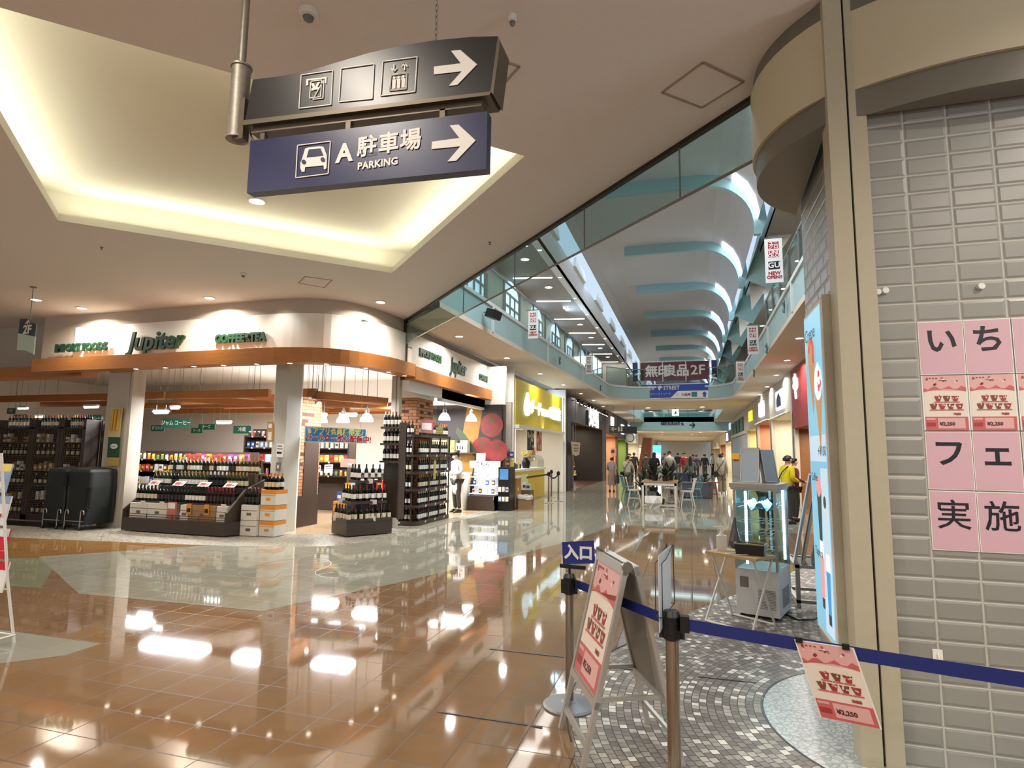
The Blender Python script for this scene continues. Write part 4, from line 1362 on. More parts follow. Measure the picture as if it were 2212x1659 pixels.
def slab(nm, p, rz, tilt, w, h, th, m, lb, cat, sheets=None):
    o = thing(nm, lb, cat, p, rz)
    xf = Matrix.Rotation(tilt, 4, 'X')
    MB(xf).box(-w / 2, -th / 2, 0, w / 2, th / 2, h).build('board', m, o, local=True)
    b = MB(xf)
    for x0, z0, x1, z1 in ((-w / 2, 0, w / 2, .012), (-w / 2, h - .012, w / 2, h), (-w / 2, 0, -w / 2 + .012, h), (w / 2 - .012, 0, w / 2, h)):
        b.box(x0, -th / 2 - .003, z0, x1, th / 2 + .003, z1)
    b.build('edge_frame', m_alu, o, local=True)
    return o
area('case_glow', tuple(onfridge(FW / 2, FD / 2, 1.2)), .3, 9, (.8, .92, 1))
slab('white_board', onfridge(.09, .30, 1.275), A - .1, -.12, .19, .36, .014, mat('board_blank', '#c5d3e6', .3), 'blank whiteboard leaning on top of the display fridge', 'board')
slab('steel_slab', onfridge(.28, .36, 1.275), A + .9, -.2, .16, .34, .05, m_steel, 'narrow grey steel panel standing on the display fridge top', 'panel')
for k, (x, y, rz, h, m) in enumerate(((1.06, 7.16, 1.42, .95, mat('board_blank', '#c5d3e6', .3)), (1.14, 7.17, 1.42, 1.0, m_paperw), (1.24, 7.19, 1.42, 1.05, m_alu))):
    slab('folded_sign_board', Vector((x, y, .425 if k < 2 else .42)), rz, .2, .56, h if k < 2 else 1.05, .02, m, ['first silver sign board leaning beside the display fridge', 'white sign board second in the leaning stack by the fridge', 'rearmost tall steel board of the leaning stack by the fridge'][k], 'sign board')
t = thing('steel_trolley', 'low steel trolley frame under the leaning sign boards', 'trolley', (1.25, 7.1, 0))
b = MB()
for z in (.05, .40):
    b.box(1.02, 6.86, z, 1.55, 6.90, z + .03).box(1.02, 7.5, z, 1.55, 7.54, z + .03).box(1.02, 6.86, z, 1.06, 7.54, z + .03).box(1.51, 6.86, z, 1.55, 7.54, z + .03)
for x in (1.02, 1.51):
    for y in (6.86, 7.5):
        b.box(x, y, 0, x + .04, y + .04, .42)
b.build('frame', m_steel, t)
MB().box(1.06, 6.9, .405, 1.51, 7.5, .415).build('shelf', m_greym, t)
tag(MB().tube([(.84, 6.55, .012), (.95, 6.35, .006), (1.1, 6.42, .006), (1.25, 6.7, .006), (1.35, 6.8, .006)], .008, 7).build('power_cord', m_black, loc=(.9, 6.4, 0)), 'grey power cord on the mosaic floor beside the display fridge', 'cable')

# --- magazine rack at the left frame edge
t = thing('magazine_rack', 'white wire magazine rack cut by the left frame edge', 'rack', (-5.5, 3.55, 0))
b = MB()
for x in (-5.2, -5.75):
    b.tube([(x, 3.56, 0), (x - .06, 3.50, .5), (x - .16, 3.42, 1.5)], .011, 8)
    b.tube([(x, 3.30, 0), (x - .14, 3.38, 1.45)], .009, 8)
for z, y in ((.06, 3.56), (.42, 3.5), (.72, 3.48), (1.02, 3.45), (1.32, 3.43)):
    b.tube([(-5.2 - z * .107, y, z), (-5.75 - z * .107, y, z)], .007, 6)
b.tube([(-5.2, 3.56, .06), (-5.2, 3.3, .06)], .008, 6)
b.build('wire_frame', m_wt, t)
cols = ['#e4e2de', '#8fa3c4', '#33304a', '#c2263a', '#e8d16a', '#b8324e', '#d9dcdf', '#51607f']
k = 0
for z in (.40, .66, .92, 1.18):
    for j in range(3):
        x1 = -5.215 - z * .107 - .19 * j
        mg = MB()
        c1, c2, c3 = (mat('mag_' + cols[(k + i) % 8][1:], cols[(k + i) % 8], .3) for i in (0, 3, 5))
        xf = Matrix.Translation((x1, 3.47 - .02 * j, z)) @ Matrix.Rotation(-.16, 4, 'X')
        mg.xf = xf
        mg.box(-.17, -.006, 0, 0, .006, .235)
        mg.box(-.17, -.008, .17, 0, -.006, .235, 1).box(-.15, -.008, .03, -.06, -.006, .09, 2)
        o = mg.build('magazine', [c1, c2, c3], loc=(x1, 3.47, z))
        tag(o, ['right-hand', 'middle', 'left-hand'][j] + ' glossy magazine in the ' + ['lowest', 'second lowest', 'third', 'topmost'][[.40, .66, .92, 1.18].index(z)] + ' tier of the wire rack', 'magazine', 'magazines in the wire rack')
        k += 1
# ================================================================== FOOD SHOP
m_shopw = mat('shop_wall', '#d8d2ca', .8)
m_post = mat('post_greige', '#b9b1a2', .6)
m_col = mat('column_paint', '#c9c7bd', .7, noise=.04, nscale=6)
st(MB().flat([(-22, 9.4), (-5.7, 9.4), (-5.65, 24), (-22, 24)], 3.95, up=False).build('ceiling_7', mat('shop_ceiling', '#d5cfc8', .85)))
st(MB().wall([(-22, 24), (-22, 9.4)], 0, 3.95, smooth=False).build('wall_shop_left', m_shopw))
st(MB().box(-22, 18.0, 0, -7.2, 18.1, 3.95).build('wall_shop_back', m_shopw))
st(MB().box(-7.6, 15.62, 0, -4.92, 15.75, 2.87).build('wall_deli_back', m_dkwood))
st(MB().box(-7.6, 15.62, 2.87, -4.92, 15.75, 3.95).build('wall_deli_back_2', m_white))
st(MB().box(-5.62, 12.6, 2.72, -5.5, 15.6, 3.02).box(-5.6, 10.9, 2.78, -5.5, 16.4, 3.02).build('wall_deli_lintel', m_white))
# white many-sided column and end posts
b = MB().prism([(-7.66, 9.53), (-7.42, 9.60), (-7.30, 9.86), (-7.45, 10.1), (-7.75, 10.0), (-7.8, 9.7)], 0, 3.95, 'XY')
st(b.build('column', m_col))
st(MB().box(-5.90, 10.92, 0, -5.80, 11.04, 3.1).box(-5.795, 10.94, 0, -5.785, 11.0, 3.1).box(-5.78, 10.92, 0, -5.72, 11.04, 3.1).build('post_column', m_post))
st(MB().box(-11.32, 9.05, 0, -10.80, 9.45, 3.12).build('column_2', m_post))
st(MB().box(-10.78, 9.02, 0, -10.72, 9.1, 3.12).box(-10.70, 9.02, 0, -10.64, 9.1, 3.12).build('post_column_2', m_post))
st(MB().box(-5.2, 16.35, 0, -4.95, 16.5, 3.0).box(-5.5, 16.2, 0, -5.3, 16.35, 3.0).build('post_column_3', m_post))
# brick piers
st(MB().box(-6.25, 11.72, 0, -5.72, 12.6, 2.72).build('pier_column', m_brick))
o = st(MB().box(-6.252, 11.715, 0, -5.718, 11.725, 2.72).build('pier_column_2', m_brickx))
st(MB().box(-6.27, 11.70, 2.72, -5.70, 12.62, 3.1).build('pier_column_3', m_white))
st(MB().box(-7.82, 10.12, .62, -7.59, 10.95, 2.6).build('brick_wall', m_brickx))
st(MB().box(-7.592, 10.12, .62, -7.58, 10.95, 2.6).build('brick_wall_2', m_brick))
st(MB().box(-7.85, 10.08, 0, -7.56, 10.95, .62).box(-7.585, 10.42, .62, -7.565, 10.9, 2.05).build('brick_wall_base', m_dkwood))
# notices on the column
def placard(nm, lb, cat, q, Y, m, th=.004, mk=None, foot=None):
    P = [at(u, v, Y) for u, v in q]
    t = thing(nm, lb, cat, P[0])
    MB().add([p + Vector((0, d, 0)) for d in (0, th) for p in P], [(0, 3, 2, 1), (4, 5, 6, 7), (0, 1, 5, 4), (1, 2, 6, 5), (2, 3, 7, 6), (3, 0, 4, 7)]).build('sheet', m, t)
    if mk:
        b = MB()
        for (a0, b0, a1, b1) in mk:
            def lerp(a, b_):
                return P[0].lerp(P[1], a).lerp(P[3].lerp(P[2], a), b_) + Vector((0, -.002, 0))
            b.add([lerp(a0, b0), lerp(a1, b0), lerp(a1, b1), lerp(a0, b1)], [(0, 1, 2, 3)])
        b.build('print', m_ink if m is m_paperw else m_paperw, t)
    if foot is not None:
        c_ = (P[2] + P[3]) / 2
        MB().cyl((c_.x, Y + .01, foot), (c_.x, Y + .01, c_.z + .05), .008, 6).build('stand_rod', m_greym, t)
    return t
placard('price_notice', 'orange and green narrow poster on the left face of the white column', 'poster', [(578, 911), (590, 911), (589, 955), (575, 955)], 9.50, mat('poster_amber', '#b98a4c', .5), mk=[(.2, .1, .8, .3), (.2, .5, .8, .9)])
placard('paper_notice', 'white paper notice taped to the white column', 'notice', [(598, 958), (613, 959), (611, 988), (596, 987)], 9.52, m_paperw, mk=[(.1, .15, .8, .2), (.1, .35, .9, .4), (.1, .6, .8, .75)])
placard('switch_plate', 'grey switch plate on the white column below the paper notice', 'switch', [(597, 999), (606, 999), (604, 1017), (595, 1017)], 9.52, m_greym, .02, mk=[(.3, .3, .7, .7)])
# corn banner on the left pillar
t = thing('corn_banner', 'tall banner with corn ears above a green panel on the left pillar', 'banner', (-10.98, 8.98, 1.8))
def bq(u0, v0, u1, v1, m, nm, Y=9.0, s=7):
    p = [at(u0, v0, Y), at(u1, v0 + 1, Y), at(u1 - s, v1, Y), at(u0 - s, v1, Y)]
    return MB().add(p + [q + Vector((0, .01, 0)) for q in p], [(0, 3, 2, 1), (4, 5, 6, 7), (0, 1, 5, 4), (1, 2, 6, 5), (2, 3, 7, 6), (3, 0, 4, 7)]).build(nm, m, t), p
bq(240, 880, 265, 944, mat('banner_cream', '#cbb98a', .5), 'corn_panel')
bq(234, 944, 259, 988, mat('banner_green', '#12452c', .5), 'green_panel', s=3)
bq(231, 988, 257, 1007, mat('banner_mustard', '#b49548', .5), 'lower_panel', s=2)
b = MB()
for u in (246, 252, 259):
    c0, c1 = at(u, 884, 8.99), at(u - 6, 930, 8.99)
    b.tube([c0, c0.lerp(c1, .1), c0.lerp(c1, .5), c0.lerp(c1, .9), c1], .028, 7)
b.build('corn_ears', mat('corn_yellow', '#c9a03e', .5, bump=.4, nscale=60), t)
c0 = at(246, 964, 8.985)
b = MB().prism([(c0.x + .095 * math.cos(a), c0.z + .05 * math.sin(a)) for a in [i * PI / 10 for i in range(20)]], 8.98, 8.99, 'XZ')
b.text('Jupiter', facing_cam((c0.x, 8.978, c0.z)), .055, .0005, m=1, align='CENTER')
b.build('oval_logo', [m_paperw, m_green], t)

# --- bottles
m_bg = [mat('wine_glass_dark', '#0d0f0c', .12), mat('wine_glass_green', '#1c2a16', .12), mat('wine_glass_red', '#2a0c10', .12), mat('wine_glass_amber', '#3a1e0c', .15)]
m_lab = [mat('label_white', '#e4e0d8', .6), mat('label_cream', '#d2c5a4', .6), mat('label_dark', '#26221f', .6)]
m_cap = [mat('cap_black', '#151315', .35), mat('cap_red', '#8a1a22', .35), mat('cap_gold', '#b08a3c', .3, .5), mat('cap_white', '#d9d6cf', .4), mat('cap_orange', '#c9661e', .4)]
BOT = {}
def bottle_me(g, l, c):
    k = (g, l, c)
    if k not in BOT:
        b = MB()
        b.lathe([(0, 0), (.036, .0), (.0365, .05)], n=8, m=0)
        b.lathe([(.037, .05), (.037, .135)], n=8, m=1)
        b.lathe([(.0365, .135), (.036, .185), (.026, .212), (.0145, .235)], n=8, m=0)
        b.lathe([(.0148, .235), (.0148, .295), (0, .297)], n=8, m=2)
        BOT[k] = b.mesh('wine_bottle', [m_bg[g], m_lab[l], m_cap[c]])
    return BOT[k]
NB = [0]
ACC = {}
def heap(kind, me, M4):
    b = ACC.setdefault(kind, (MB(), []))
    k = []
    for m in me.materials:
        if m not in b[1]:
            b[1].append(m)
        k.append(b[1].index(m))
    n = len(b[0].v)
    b[0].v += [M4 @ v.co for v in me.vertices]
    for p in me.polygons:
        b[0].f.append([n + i for i in p.vertices])
        b[0].m.append(k[p.material_index])
        b[0].sm.append(p.use_smooth)
def row(p0, p1, n, kind, lb, grp, jit=.003, nm='wine_bottle', s=1.0, stuff=False):
    p0, p1 = Vector(p0) + Vector((0, 0, .0015)), Vector(p1) + Vector((0, 0, .0015))
    if stuff:
        for i in range(n):
            k = kind if isinstance(kind, tuple) else random.choice(kind)
            heap('bottle', bottle_me(*k), Matrix.Translation(p0.lerp(p1, i / max(1, n - 1))) @ Matrix.Scale(s, 4))
        return
    for i in range(n):
        k = kind if isinstance(kind, tuple) else random.choice(kind)
        o = bpy.data.objects.new(nm, bottle_me(*k))
        COL.objects.link(o)
        p = p0.lerp(p1, i / max(1, n - 1))
        o.location = (p.x + random.uniform(-jit, jit), p.y + random.uniform(-jit, jit), p.z)
        o.rotation_euler = (0, 0, random.uniform(0, 6.28))
        if s != 1.0:
            o.scale = (s, s, s)
        tag(o, lb, 'bottle', grp)
        NB[0] += 1
ORD = ['lowest', 'second lowest', 'third', 'fourth', 'fifth', 'topmost']
m_card = mat('price_card', '#e6e0da', .6)
def cards(par, pts, d=(0, -1), w=.06, h=.045):
    me = MB().bar((-w / 2, 0, 0), (w / 2, 0, 0), .003, h).mesh('price_card', m_card)
    a = math.atan2(d[0], -d[1])
    for p in pts:
        o = bpy.data.objects.new('price_card', me)
        COL.objects.link(o)
        o.parent = par
        o.location = Vector(p) - Vector(OFF[par])
        o.rotation_euler = (.25, 0, a)

# tall rounded rack wrapped around the brick pier
t = thing('wine_rack', 'tall dark six-tier wine rack wrapped around the brick pier', 'shelf', (-5.6, 11.9, 0))
rp = [(-6.05, 11.36), (-5.62, 11.33)] + arc(-5.62, 11.5, .17, 270, 360, 4) + [(-5.45, 12.1), (-5.45, 13.05), (-5.72, 13.05), (-5.72, 11.66), (-6.05, 11.66)]
TZ = [.09, .42, .76, 1.12, 1.48, 1.90]
for z in TZ:
    MB().flat(rp, z).flat(rp, z - .05, up=False).wall(rp + [rp[0]], z - .05, z, smooth=False).build('shelf_board', m_dkwood, t)
b = MB().box(-6.06, 11.64, 0, -5.72, 11.68, 2.0)
b.build('back_board', m_dkwood, t)
for x, y in ((-6.04, 11.38), (-5.60, 11.36), (-5.47, 11.95), (-5.47, 12.5), (-5.47, 13.03)):
    MB().box(x - .012, y - .012, 0, x + .012, y + .012, 1.9).build('upright', m_dkwood, t)
rp2 = [(x, y) for x, y in rp]
MB().wall(rp2 + [rp2[0]], 0.0, .045, smooth=False).build('plinth', m_dkwood, t)
FR = [(0, 0, 3), (0, 0, 1), (0, 0, 1), (1, 1, 1), (0, 0, 3), (0, 0, 0)]
SD = [(0, 0, 1), (1, 0, 3), (0, 1, 2), (2, 0, 2), (0, 0, 2), (1, 0, 4)]
for i, z in enumerate(TZ):
    row((-6.0, 11.45, z), (-5.66, 11.44, z), 5, FR[i], 'dark wine bottle, front of the %s tier of the brick-pier rack' % ORD[i], 'rack front, %s tier' % ORD[i])
    row((-5.53, 11.58, z), (-5.53, 12.98, z), 15, [SD[i], (0, 0, SD[i][2])], 'wine bottle, mall side of the %s tier of the brick-pier rack' % ORD[i], 'rack mall side, %s tier' % ORD[i])
cards(t, [(-5.85, 11.33, z - .025) for z in TZ])
cards(t, [(-5.44, y, z - .025) for z in TZ[:5] for y in (11.75, 12.25, 12.75)], (1, 0))
placard('oval_wine_sign', 'pink sign with white oval leaning on the top tier of the brick-pier rack', 'sign', [(908, 906), (936, 907), (936, 937), (908, 934)], 11.30, mat('sign_rose', '#a86a70', .5), mk=[(.12, .25, .88, .75)])
placard('yellow_tag', 'yellow handwritten card at the top right of the brick-pier rack', 'sign', [(939, 922), (957, 921), (957, 938), (940, 938)], 12.3, mat('tag_yellow', '#cfc36a', .5), mk=[(.1, .2, .9, .3), (.1, .6, .9, .7)])
placard('yellow_tag', 'long yellow strip hanging between bottles on the brick-pier rack', 'sign', [(937, 995), (942, 994), (941, 1035), (936, 1036)], 12.05, mat('tag_yellow'))

# stepped wine display by the entrance
t = thing('wine_display', 'stepped dark wine display with slanted base right of the shop entrance', 'display stand', (-5.9, 10, 0))
G0 = [(-6.46, 9.82), (-5.93, 9.48), (-5.42, 10.22), (-5.95, 10.62)]
gc = Vector((-5.92, 10.12))
def shr(f):
    return [tuple(gc.lerp(Vector(p), f)) for p in G0]
MB().prism(G0, .02, .26, 'XY').build('plinth', m_dkwood, t)
def lip(par, P, z, h, nm='front_lip'):
    b = MB()
    for a, c_ in zip(P, P[1:]):
        b.bar((*a, z + h / 2), (*c_, z + h / 2), .015, h)
    b.build(nm, m_dkwood, par)
lip(t, G0[:3], .26, .05)
for k, (f, z) in enumerate(((.78, .62), (.56, 1.0))):
    MB().prism(shr(f), z - .05, z, 'XY').build('shelf_board', m_dkwood, t)
    MB().prism(shr(f - .2), .26 if k == 0 else .62, z - .05, 'XY').build('riser', m_dkwood, t)
for k, z in enumerate((1.36, 1.70, 2.02)):
    MB().box(-5.78, 10.30, z - .04, -5.35, 10.52, z).build('shelf_board', m_dkwood, t)
MB().box(-5.80, 10.52, .26, -5.33, 10.55, 2.1).box(-5.36, 10.28, .26, -5.33, 10.55, 2.1).build('back_panel', m_dkwood, t)
for k, (f, z, kl, kr) in enumerate(((.88, .26, (0, 1, 0), (0, 1, 0)), (.68, .62, (0, 0, 0), (2, 0, 1)), (.46, 1.0, (0, 0, 0), (0, 0, 0)))):
    P = shr(f)
    nm_ = ['bottom', 'middle', 'upper'][k]
    a, b_, c_ = (Vector((*p, z)) for p in P[:3])
    row(a, a.lerp(b_, .88), [5, 4, 3][k], kl, 'wine bottle on the left side of the %s step of the entrance wine display' % nm_, 'display left, %s step' % nm_)
    row(b_, c_, [8, 6, 4][k], [kr, (0, kr[1], kr[2])], 'wine bottle on the right side of the %s step of the entrance wine display' % nm_, 'display right, %s step' % nm_)
    if k < 2:
        f2 = f - .17
        P = shr(f2)
        row(Vector((*P[1], z)), Vector((*P[2], z)), 5, (0, 0, 1 - k), 'wine bottle, second row of the %s step of the entrance wine display' % nm_, 'display second row, %s step' % nm_)
for k, z in enumerate((1.36, 1.70, 2.02)):
    row((-5.73, 10.40, z), (-5.42, 10.40, z), 5, [(1, 0, 2), (0, 0, 3), (0, 0, 1)], 'wine bottle on the %s narrow back shelf of the entrance wine display' % ['lower', 'middle', 'top'][k], 'display back shelf %s' % ['lower', 'middle', 'top'][k])
cards(t, [(*Vector(G0[0]).lerp(Vector(G0[1]), .3), .3), (*Vector(G0[1]).lerp(Vector(G0[2]), .55), .30), (*Vector(shr(.8)[1]).lerp(Vector(shr(.8)[2]), .6), .6), (*Vector(shr(.8)[0]).lerp(Vector(shr(.8)[1]), .2), .62), (*Vector(shr(.58)[1]).lerp(Vector(shr(.58)[2]), .5), .98)], (.5, -1), .12, .09)

# long gondola left of the column
t = thing('wine_gondola', 'long low dark gondola of bottles and cartons left of the white column', 'display stand', (-9.1, 9.1, 0))
GP = [(-10.28, 8.72), (-8.2, 8.70), (-7.90, 8.72), (-7.80, 9.02), (-7.85, 9.75), (-10.3, 9.75)]
MB().prism(GP, .02, .25, 'XY').build('plinth', m_dkwood, t)
MB().prism([(8.74, .25), (9.75, .25), (9.75, 1.0), (9.15, .70), (8.74, .40)], -10.30, -10.27, 'YZ').build('end_panel', m_dkwood, t)
MB().prism([(8.72, .25), (9.75, .25), (9.75, 1.0), (9.15, .80), (8.72, .42)], -7.92, -7.87, 'YZ').build('end_panel', m_dkwood, t)
b = MB()
for z in (.29, .33):
    b.cyl((-10.25, 8.73, z), (-7.92, 8.73, z), .006, 6)
for x in (-9.7, -9.1, -8.5):
    b.cyl((x, 8.73, .25), (x, 8.73, .34), .006, 6)
b.build('guard_rail', m_black, t)
MB().box(-10.26, 8.9, .53, -7.93, 9.15, .55).box(-10.26, 9.15, .80, -7.93, 9.45, .82).box(-10.26, 9.45, 1.06, -7.93, 9.75, 1.08).box(-10.26, 9.14, .55, -7.93, 9.15, .82).box(-10.26, 9.44, .82, -7.93, 9.45, 1.08).build('stepped_shelves', m_dkwood, t)
m_ctw, m_ctb, m_cto = mat('carton_white', '#d9d3c8', .7), mat('carton_kraft', '#9a7550', .7), mat('carton_orange', '#d88a2e', .6)
def carton(x0, y0, z0, x1, y1, z1, m, lb, tape=None):
    t = thing('carton', lb, 'carton', ((x0 + x1) / 2, (y0 + y1) / 2, z0))
    MB().box(x0, y0, z0, x1, y1, z1).build('box', m, t)
    b = MB().box(x0 + .002, y0 - .0015, z0 + (z1 - z0) * .62, x1 - .002, y0, z0 + (z1 - z0) * .66)
    if tape:
        b.box(x0 - .001, y0 - .002, z1 - .07, x1 + .001, y1, z1 + .002)
    b.box((x0 + x1) / 2 - .05, y0 - .002, z0 + .08, (x0 + x1) / 2 + .05, y0, z0 + .13)
    b.build('print_band', tape or mat('carton_print', '#6d5a48', .7), t)
for x0, x1, m, lb in ((-10.2, -9.785, m_ctw, 'white wine carton at the left end of the gondola front'), (-9.77, -9.32, m_ctw, 'second white wine carton from the left in the gondola'), (-9.0, -8.82, m_ctw, 'narrow white carton in the middle of the gondola front'), (-8.81, -8.2, m_ctb, 'brown kraft carton in the gondola front'), (-8.18, -7.95, m_ctw, 'white carton at the right end of the gondola front')):
    carton(x0, 8.805, .252, x1, 9.1, .522, m, lb)
MB_ = MB().box(-9.26, 8.77, .25, -9.08, 8.80, .56).box(-9.25, 8.765, .45, -9.09, 8.77, .55, 1)
tag(MB_.build('leaflet_pouch', [mat('pouch_red', '#b86a62', .5), m_paperw], loc=(-9.17, 8.78, .25)), 'red and white leaflet pouch hanging on the gondola front', 'leaflet')
row((-10.2, 8.96, .55), (-9.75, 8.96, .55), 6, (0, 1, 3), 'cream-label bottle at the left of the gondola front shelf', 'gondola front, left')
row((-9.68, 8.96, .55), (-9.1, 8.96, .55), 8, (0, 2, 0), 'all-dark bottle in the middle of the gondola front shelf', 'gondola front, middle')
row((-9.02, 8.96, .55), (-8.62, 8.96, .55), 6, (0, 0, 0), 'white-label bottle right of middle on the gondola front shelf', 'gondola front, right of middle')
row((-8.54, 8.96, .55), (-7.97, 8.96, .55), 8, (2, 2, 1), 'dark red bottle at the right of the gondola front shelf', 'gondola front, right')
row((-10.15, 9.08, .55), (-8.0, 9.08, .55), 26, (0, 2, 0), '', '', stuff=True)
row((-10.15, 9.28, .82), (-8.9, 9.28, .82), 15, [(0, 2, 0), (1, 0, 2)], 'dark bottle at the left of the gondola middle shelf', 'gondola middle, left')
row((-8.82, 9.28, .82), (-8.45, 9.28, .82), 5, (0, 2, 3), 'white-capped dark bottle on the gondola middle shelf', 'gondola middle, white caps')
row((-8.38, 9.28, .82), (-7.98, 9.28, .82), 6, (1, 1, 2), 'gold-capped green bottle at the right of the gondola middle shelf', 'gondola middle, right')
row((-10.1, 9.58, 1.08), (-8.0, 9.58, 1.08), 24, [(1, 0, 2), (0, 2, 3), (3, 1, 2)], '', '', stuff=True)
def leaning_card(x, y, z, w, h, lb, m=m_card, mark=None):
    t = thing('shelf_card', lb, 'card', (x, y, z))
    xf = Matrix.Translation((x, y, z)) @ Matrix.Rotation(-.9, 4, 'X')
    MB(xf).box(-w / 2, -.002, 0, w / 2, .002, h).build('sheet', m, t)
    MB(xf).box(-w * .35, -.004, h * .2, w * .1, -.002, h * .7).box(w * .15, -.004, h * .3, w * .4, -.002, h * .45).build('print', mark or mat('card_print', '#b8564a', .5), t)
for x, lb in ((-10.05, 'leaning price card at the left end above the gondola front bottles'), (-9.45, 'leaning price card left of middle above the gondola front bottles'), (-8.85, 'wide leaning price card in the middle of the gondola'), (-8.25, 'leaning price card at the right of the gondola')):
    leaning_card(x, 9.13, .84, .26, .13, lb)
for x, lb in ((-8.78, 'orange hanging card left on the kraft carton'), (-8.38, 'orange hanging card right on the kraft carton')):
    t = thing('hang_card', lb, 'card', (x, 8.77, .40))
    MB().box(x - .055, 8.775, .36, x + .055, 8.78, .55).build('sheet', mat('card_orange', '#d08a34', .5), t)
    MB().box(x - .04, 8.772, .40, x + .04, 8.775, .47).build('print', m_ink, t)
cards(t, [(-9.85, 8.77, .53), (-9.4, 8.77, .53), (-8.0, 8.77, .53)], (0, -1), .11, .08)
# white cartons and bottles right of the gondola
for z, lb in ((.0, 'bottom white carton of the front stack beside the white column'), (.275, 'upper white carton of the front stack beside the white column')):
    carton(-7.80, 8.98, z + .01, -7.46, 9.24, z + .275, m_ctw, lb)
for z, lb in ((.0, 'lowest orange-banded carton of the tall stack at the column'), (.275, 'second orange-banded carton of the tall stack at the column'), (.55, 'topmost orange-banded carton of the tall stack at the column')):
    carton(-7.44, 9.04, z + .01, -7.12, 9.36, z + .275, m_ctw, lb, m_cto)
row((-7.76, 9.05, .552), (-7.52, 9.05, .552), 4, (0, 2, 0), 'dark bottle on the front white carton stack', 'bottles on the front carton stack')
row((-7.76, 9.16, .552), (-7.52, 9.16, .552), 4, (0, 2, 4), 'orange-capped bottle at the back of the front carton stack', 'rear bottles on the front carton stack')
row((-7.40, 9.12, .828), (-7.16, 9.12, .828), 4, (0, 1, 4), 'orange-capped bottle at the front of the tall carton stack', 'bottles on the tall carton stack')
row((-7.40, 9.24, .828), (-7.16, 9.24, .828), 4, (0, 0, 4), 'orange-capped bottle at the back of the tall carton stack', 'rear bottles on the tall carton stack')

# wire-backed shelving at the far left
BX = [-14.42, -13.42, -12.58, -11.88]
m_wire = mat('wire_mesh', '#8a7b68', .5, .5)
for k in range(3):
    x0, x1 = BX[k], BX[k + 1]
    nmk = ['leftmost', 'middle', 'rightmost'][k]
    t = thing('wire_backed_shelf', 'tall dark wire-backed bottle shelf, %s of the three at left' % nmk, 'shelf', ((x0 + x1) / 2, 9.2, 0))
    for x in (x0 + .045, x1 - .045):
        MB().box(x - .04, 9.10, 0.03, x + .04, 9.42, 2.12).build('side_panel', m_dkwood, t)
    MB().box(x0 + .004, 9.10, .03, x1 - .004, 9.42, .14).box(x0 + .004, 9.1, 1.93, x1 - .004, 9.42, 1.96).build('end_board', m_dkwood, t)
    MB().box(x0 + .07, 9.41, .14, x1 - .07, 9.42, 1.95).build('front_liner', mat('liner_dark', '#1a1512', .8), t)
    b = MB()
    nx = int((x1 - x0 - .12) / .045)
    for i in range(nx + 1):
        x = x0 + .06 + i * .045
        b.box(x - .002, 9.105, .14, x + .002, 9.109, 1.93)
    for i in range(40):
        z = .15 + i * .045
        b.box(x0 + .06, 9.104, z - .002, x1 - .06, 9.108, z + .002)
    b.build('wire_grid', m_wire, t)
    for j, z in enumerate((.14, .44, .74, 1.04, 1.34, 1.64)):
        MB().box(x0 + .07, 9.12, z, x1 - .07, 9.40, z + .012).build('shelf_board', m_dkwood, t)
        n = int((x1 - x0 - .2) / .11)
        if j % 2 == 0:
            row((x0 + .13, 9.19, z + .012), (x1 - .13, 9.19, z + .012), n, [(0, 0, 0), (0, 1, 3), (3, 1, 2)], '', '', s=.85, stuff=True)
        else:
            for i in range(n):
                if random.random() < .8:
                    x = x0 + .13 + i * (x1 - x0 - .26) / max(1, n - 1)
                    h = random.uniform(.08, .2)
                    o = MB().box(-.04, -.04, 0, .04, .04, h).box(-.035, -.042, h * .3, .035, -.04, h * .6, 1).build('food_box', [random.choice((m_ctw, m_ctb, m_paperw)), random.choice((m_ctw, m_cto, m_ink))])
                    o.location = (x, 9.19, z + .012)
                    tag(o, 'small food box behind the wire grid, %s tier of the %s shelf' % (ORD[j], nmk), 'box', '%s wire shelf boxes, %s tier' % (nmk, ORD[j]))
    row((x0 + .08, 9.25, 1.96), (x1 - .08, 9.25, 1.96), 9, [(0, 0, 0), (1, 0, 2), (0, 1, 1)], 'bottle standing on top of the %s wire-backed shelf' % nmk, 'on top of the %s wire shelf' % nmk, s=.9)
t = thing('end_shelf', 'narrow dark bottle shelf at the right end of the wire-backed shelves', 'shelf', (-11.6, 9.5, 0))
MB().box(-11.85, 9.75, 0, -11.35, 9.8, 2.1).box(-11.85, 9.4, 0, -11.82, 9.8, 2.1).build('back_panel', m_dkwood, t)
for j, z in enumerate((1.2, 1.55, 1.9)):
    MB().box(-11.82, 9.45, z - .03, -11.35, 9.75, z).build('shelf_board', m_dkwood, t)
    row((-11.76, 9.55, z), (-11.42, 9.55, z), 4, [(0, 0, 0), (2, 0, 1)], 'bottle on the %s board of the narrow end shelf' % ['lowest', 'middle', 'top'][j], 'narrow end shelf %s' % ['lowest', 'middle', 'top'][j])
tag(MB().prism([(-13.95, .002), (-11.9, .002), (-12.3, .004), (-13.9, .004)], 8.55, 9.05, 'XZ').build('floor_mat', m_black, loc=(-13, 8.8, 0)), 'dark mat on the floor before the wire-backed shelves', 'mat')

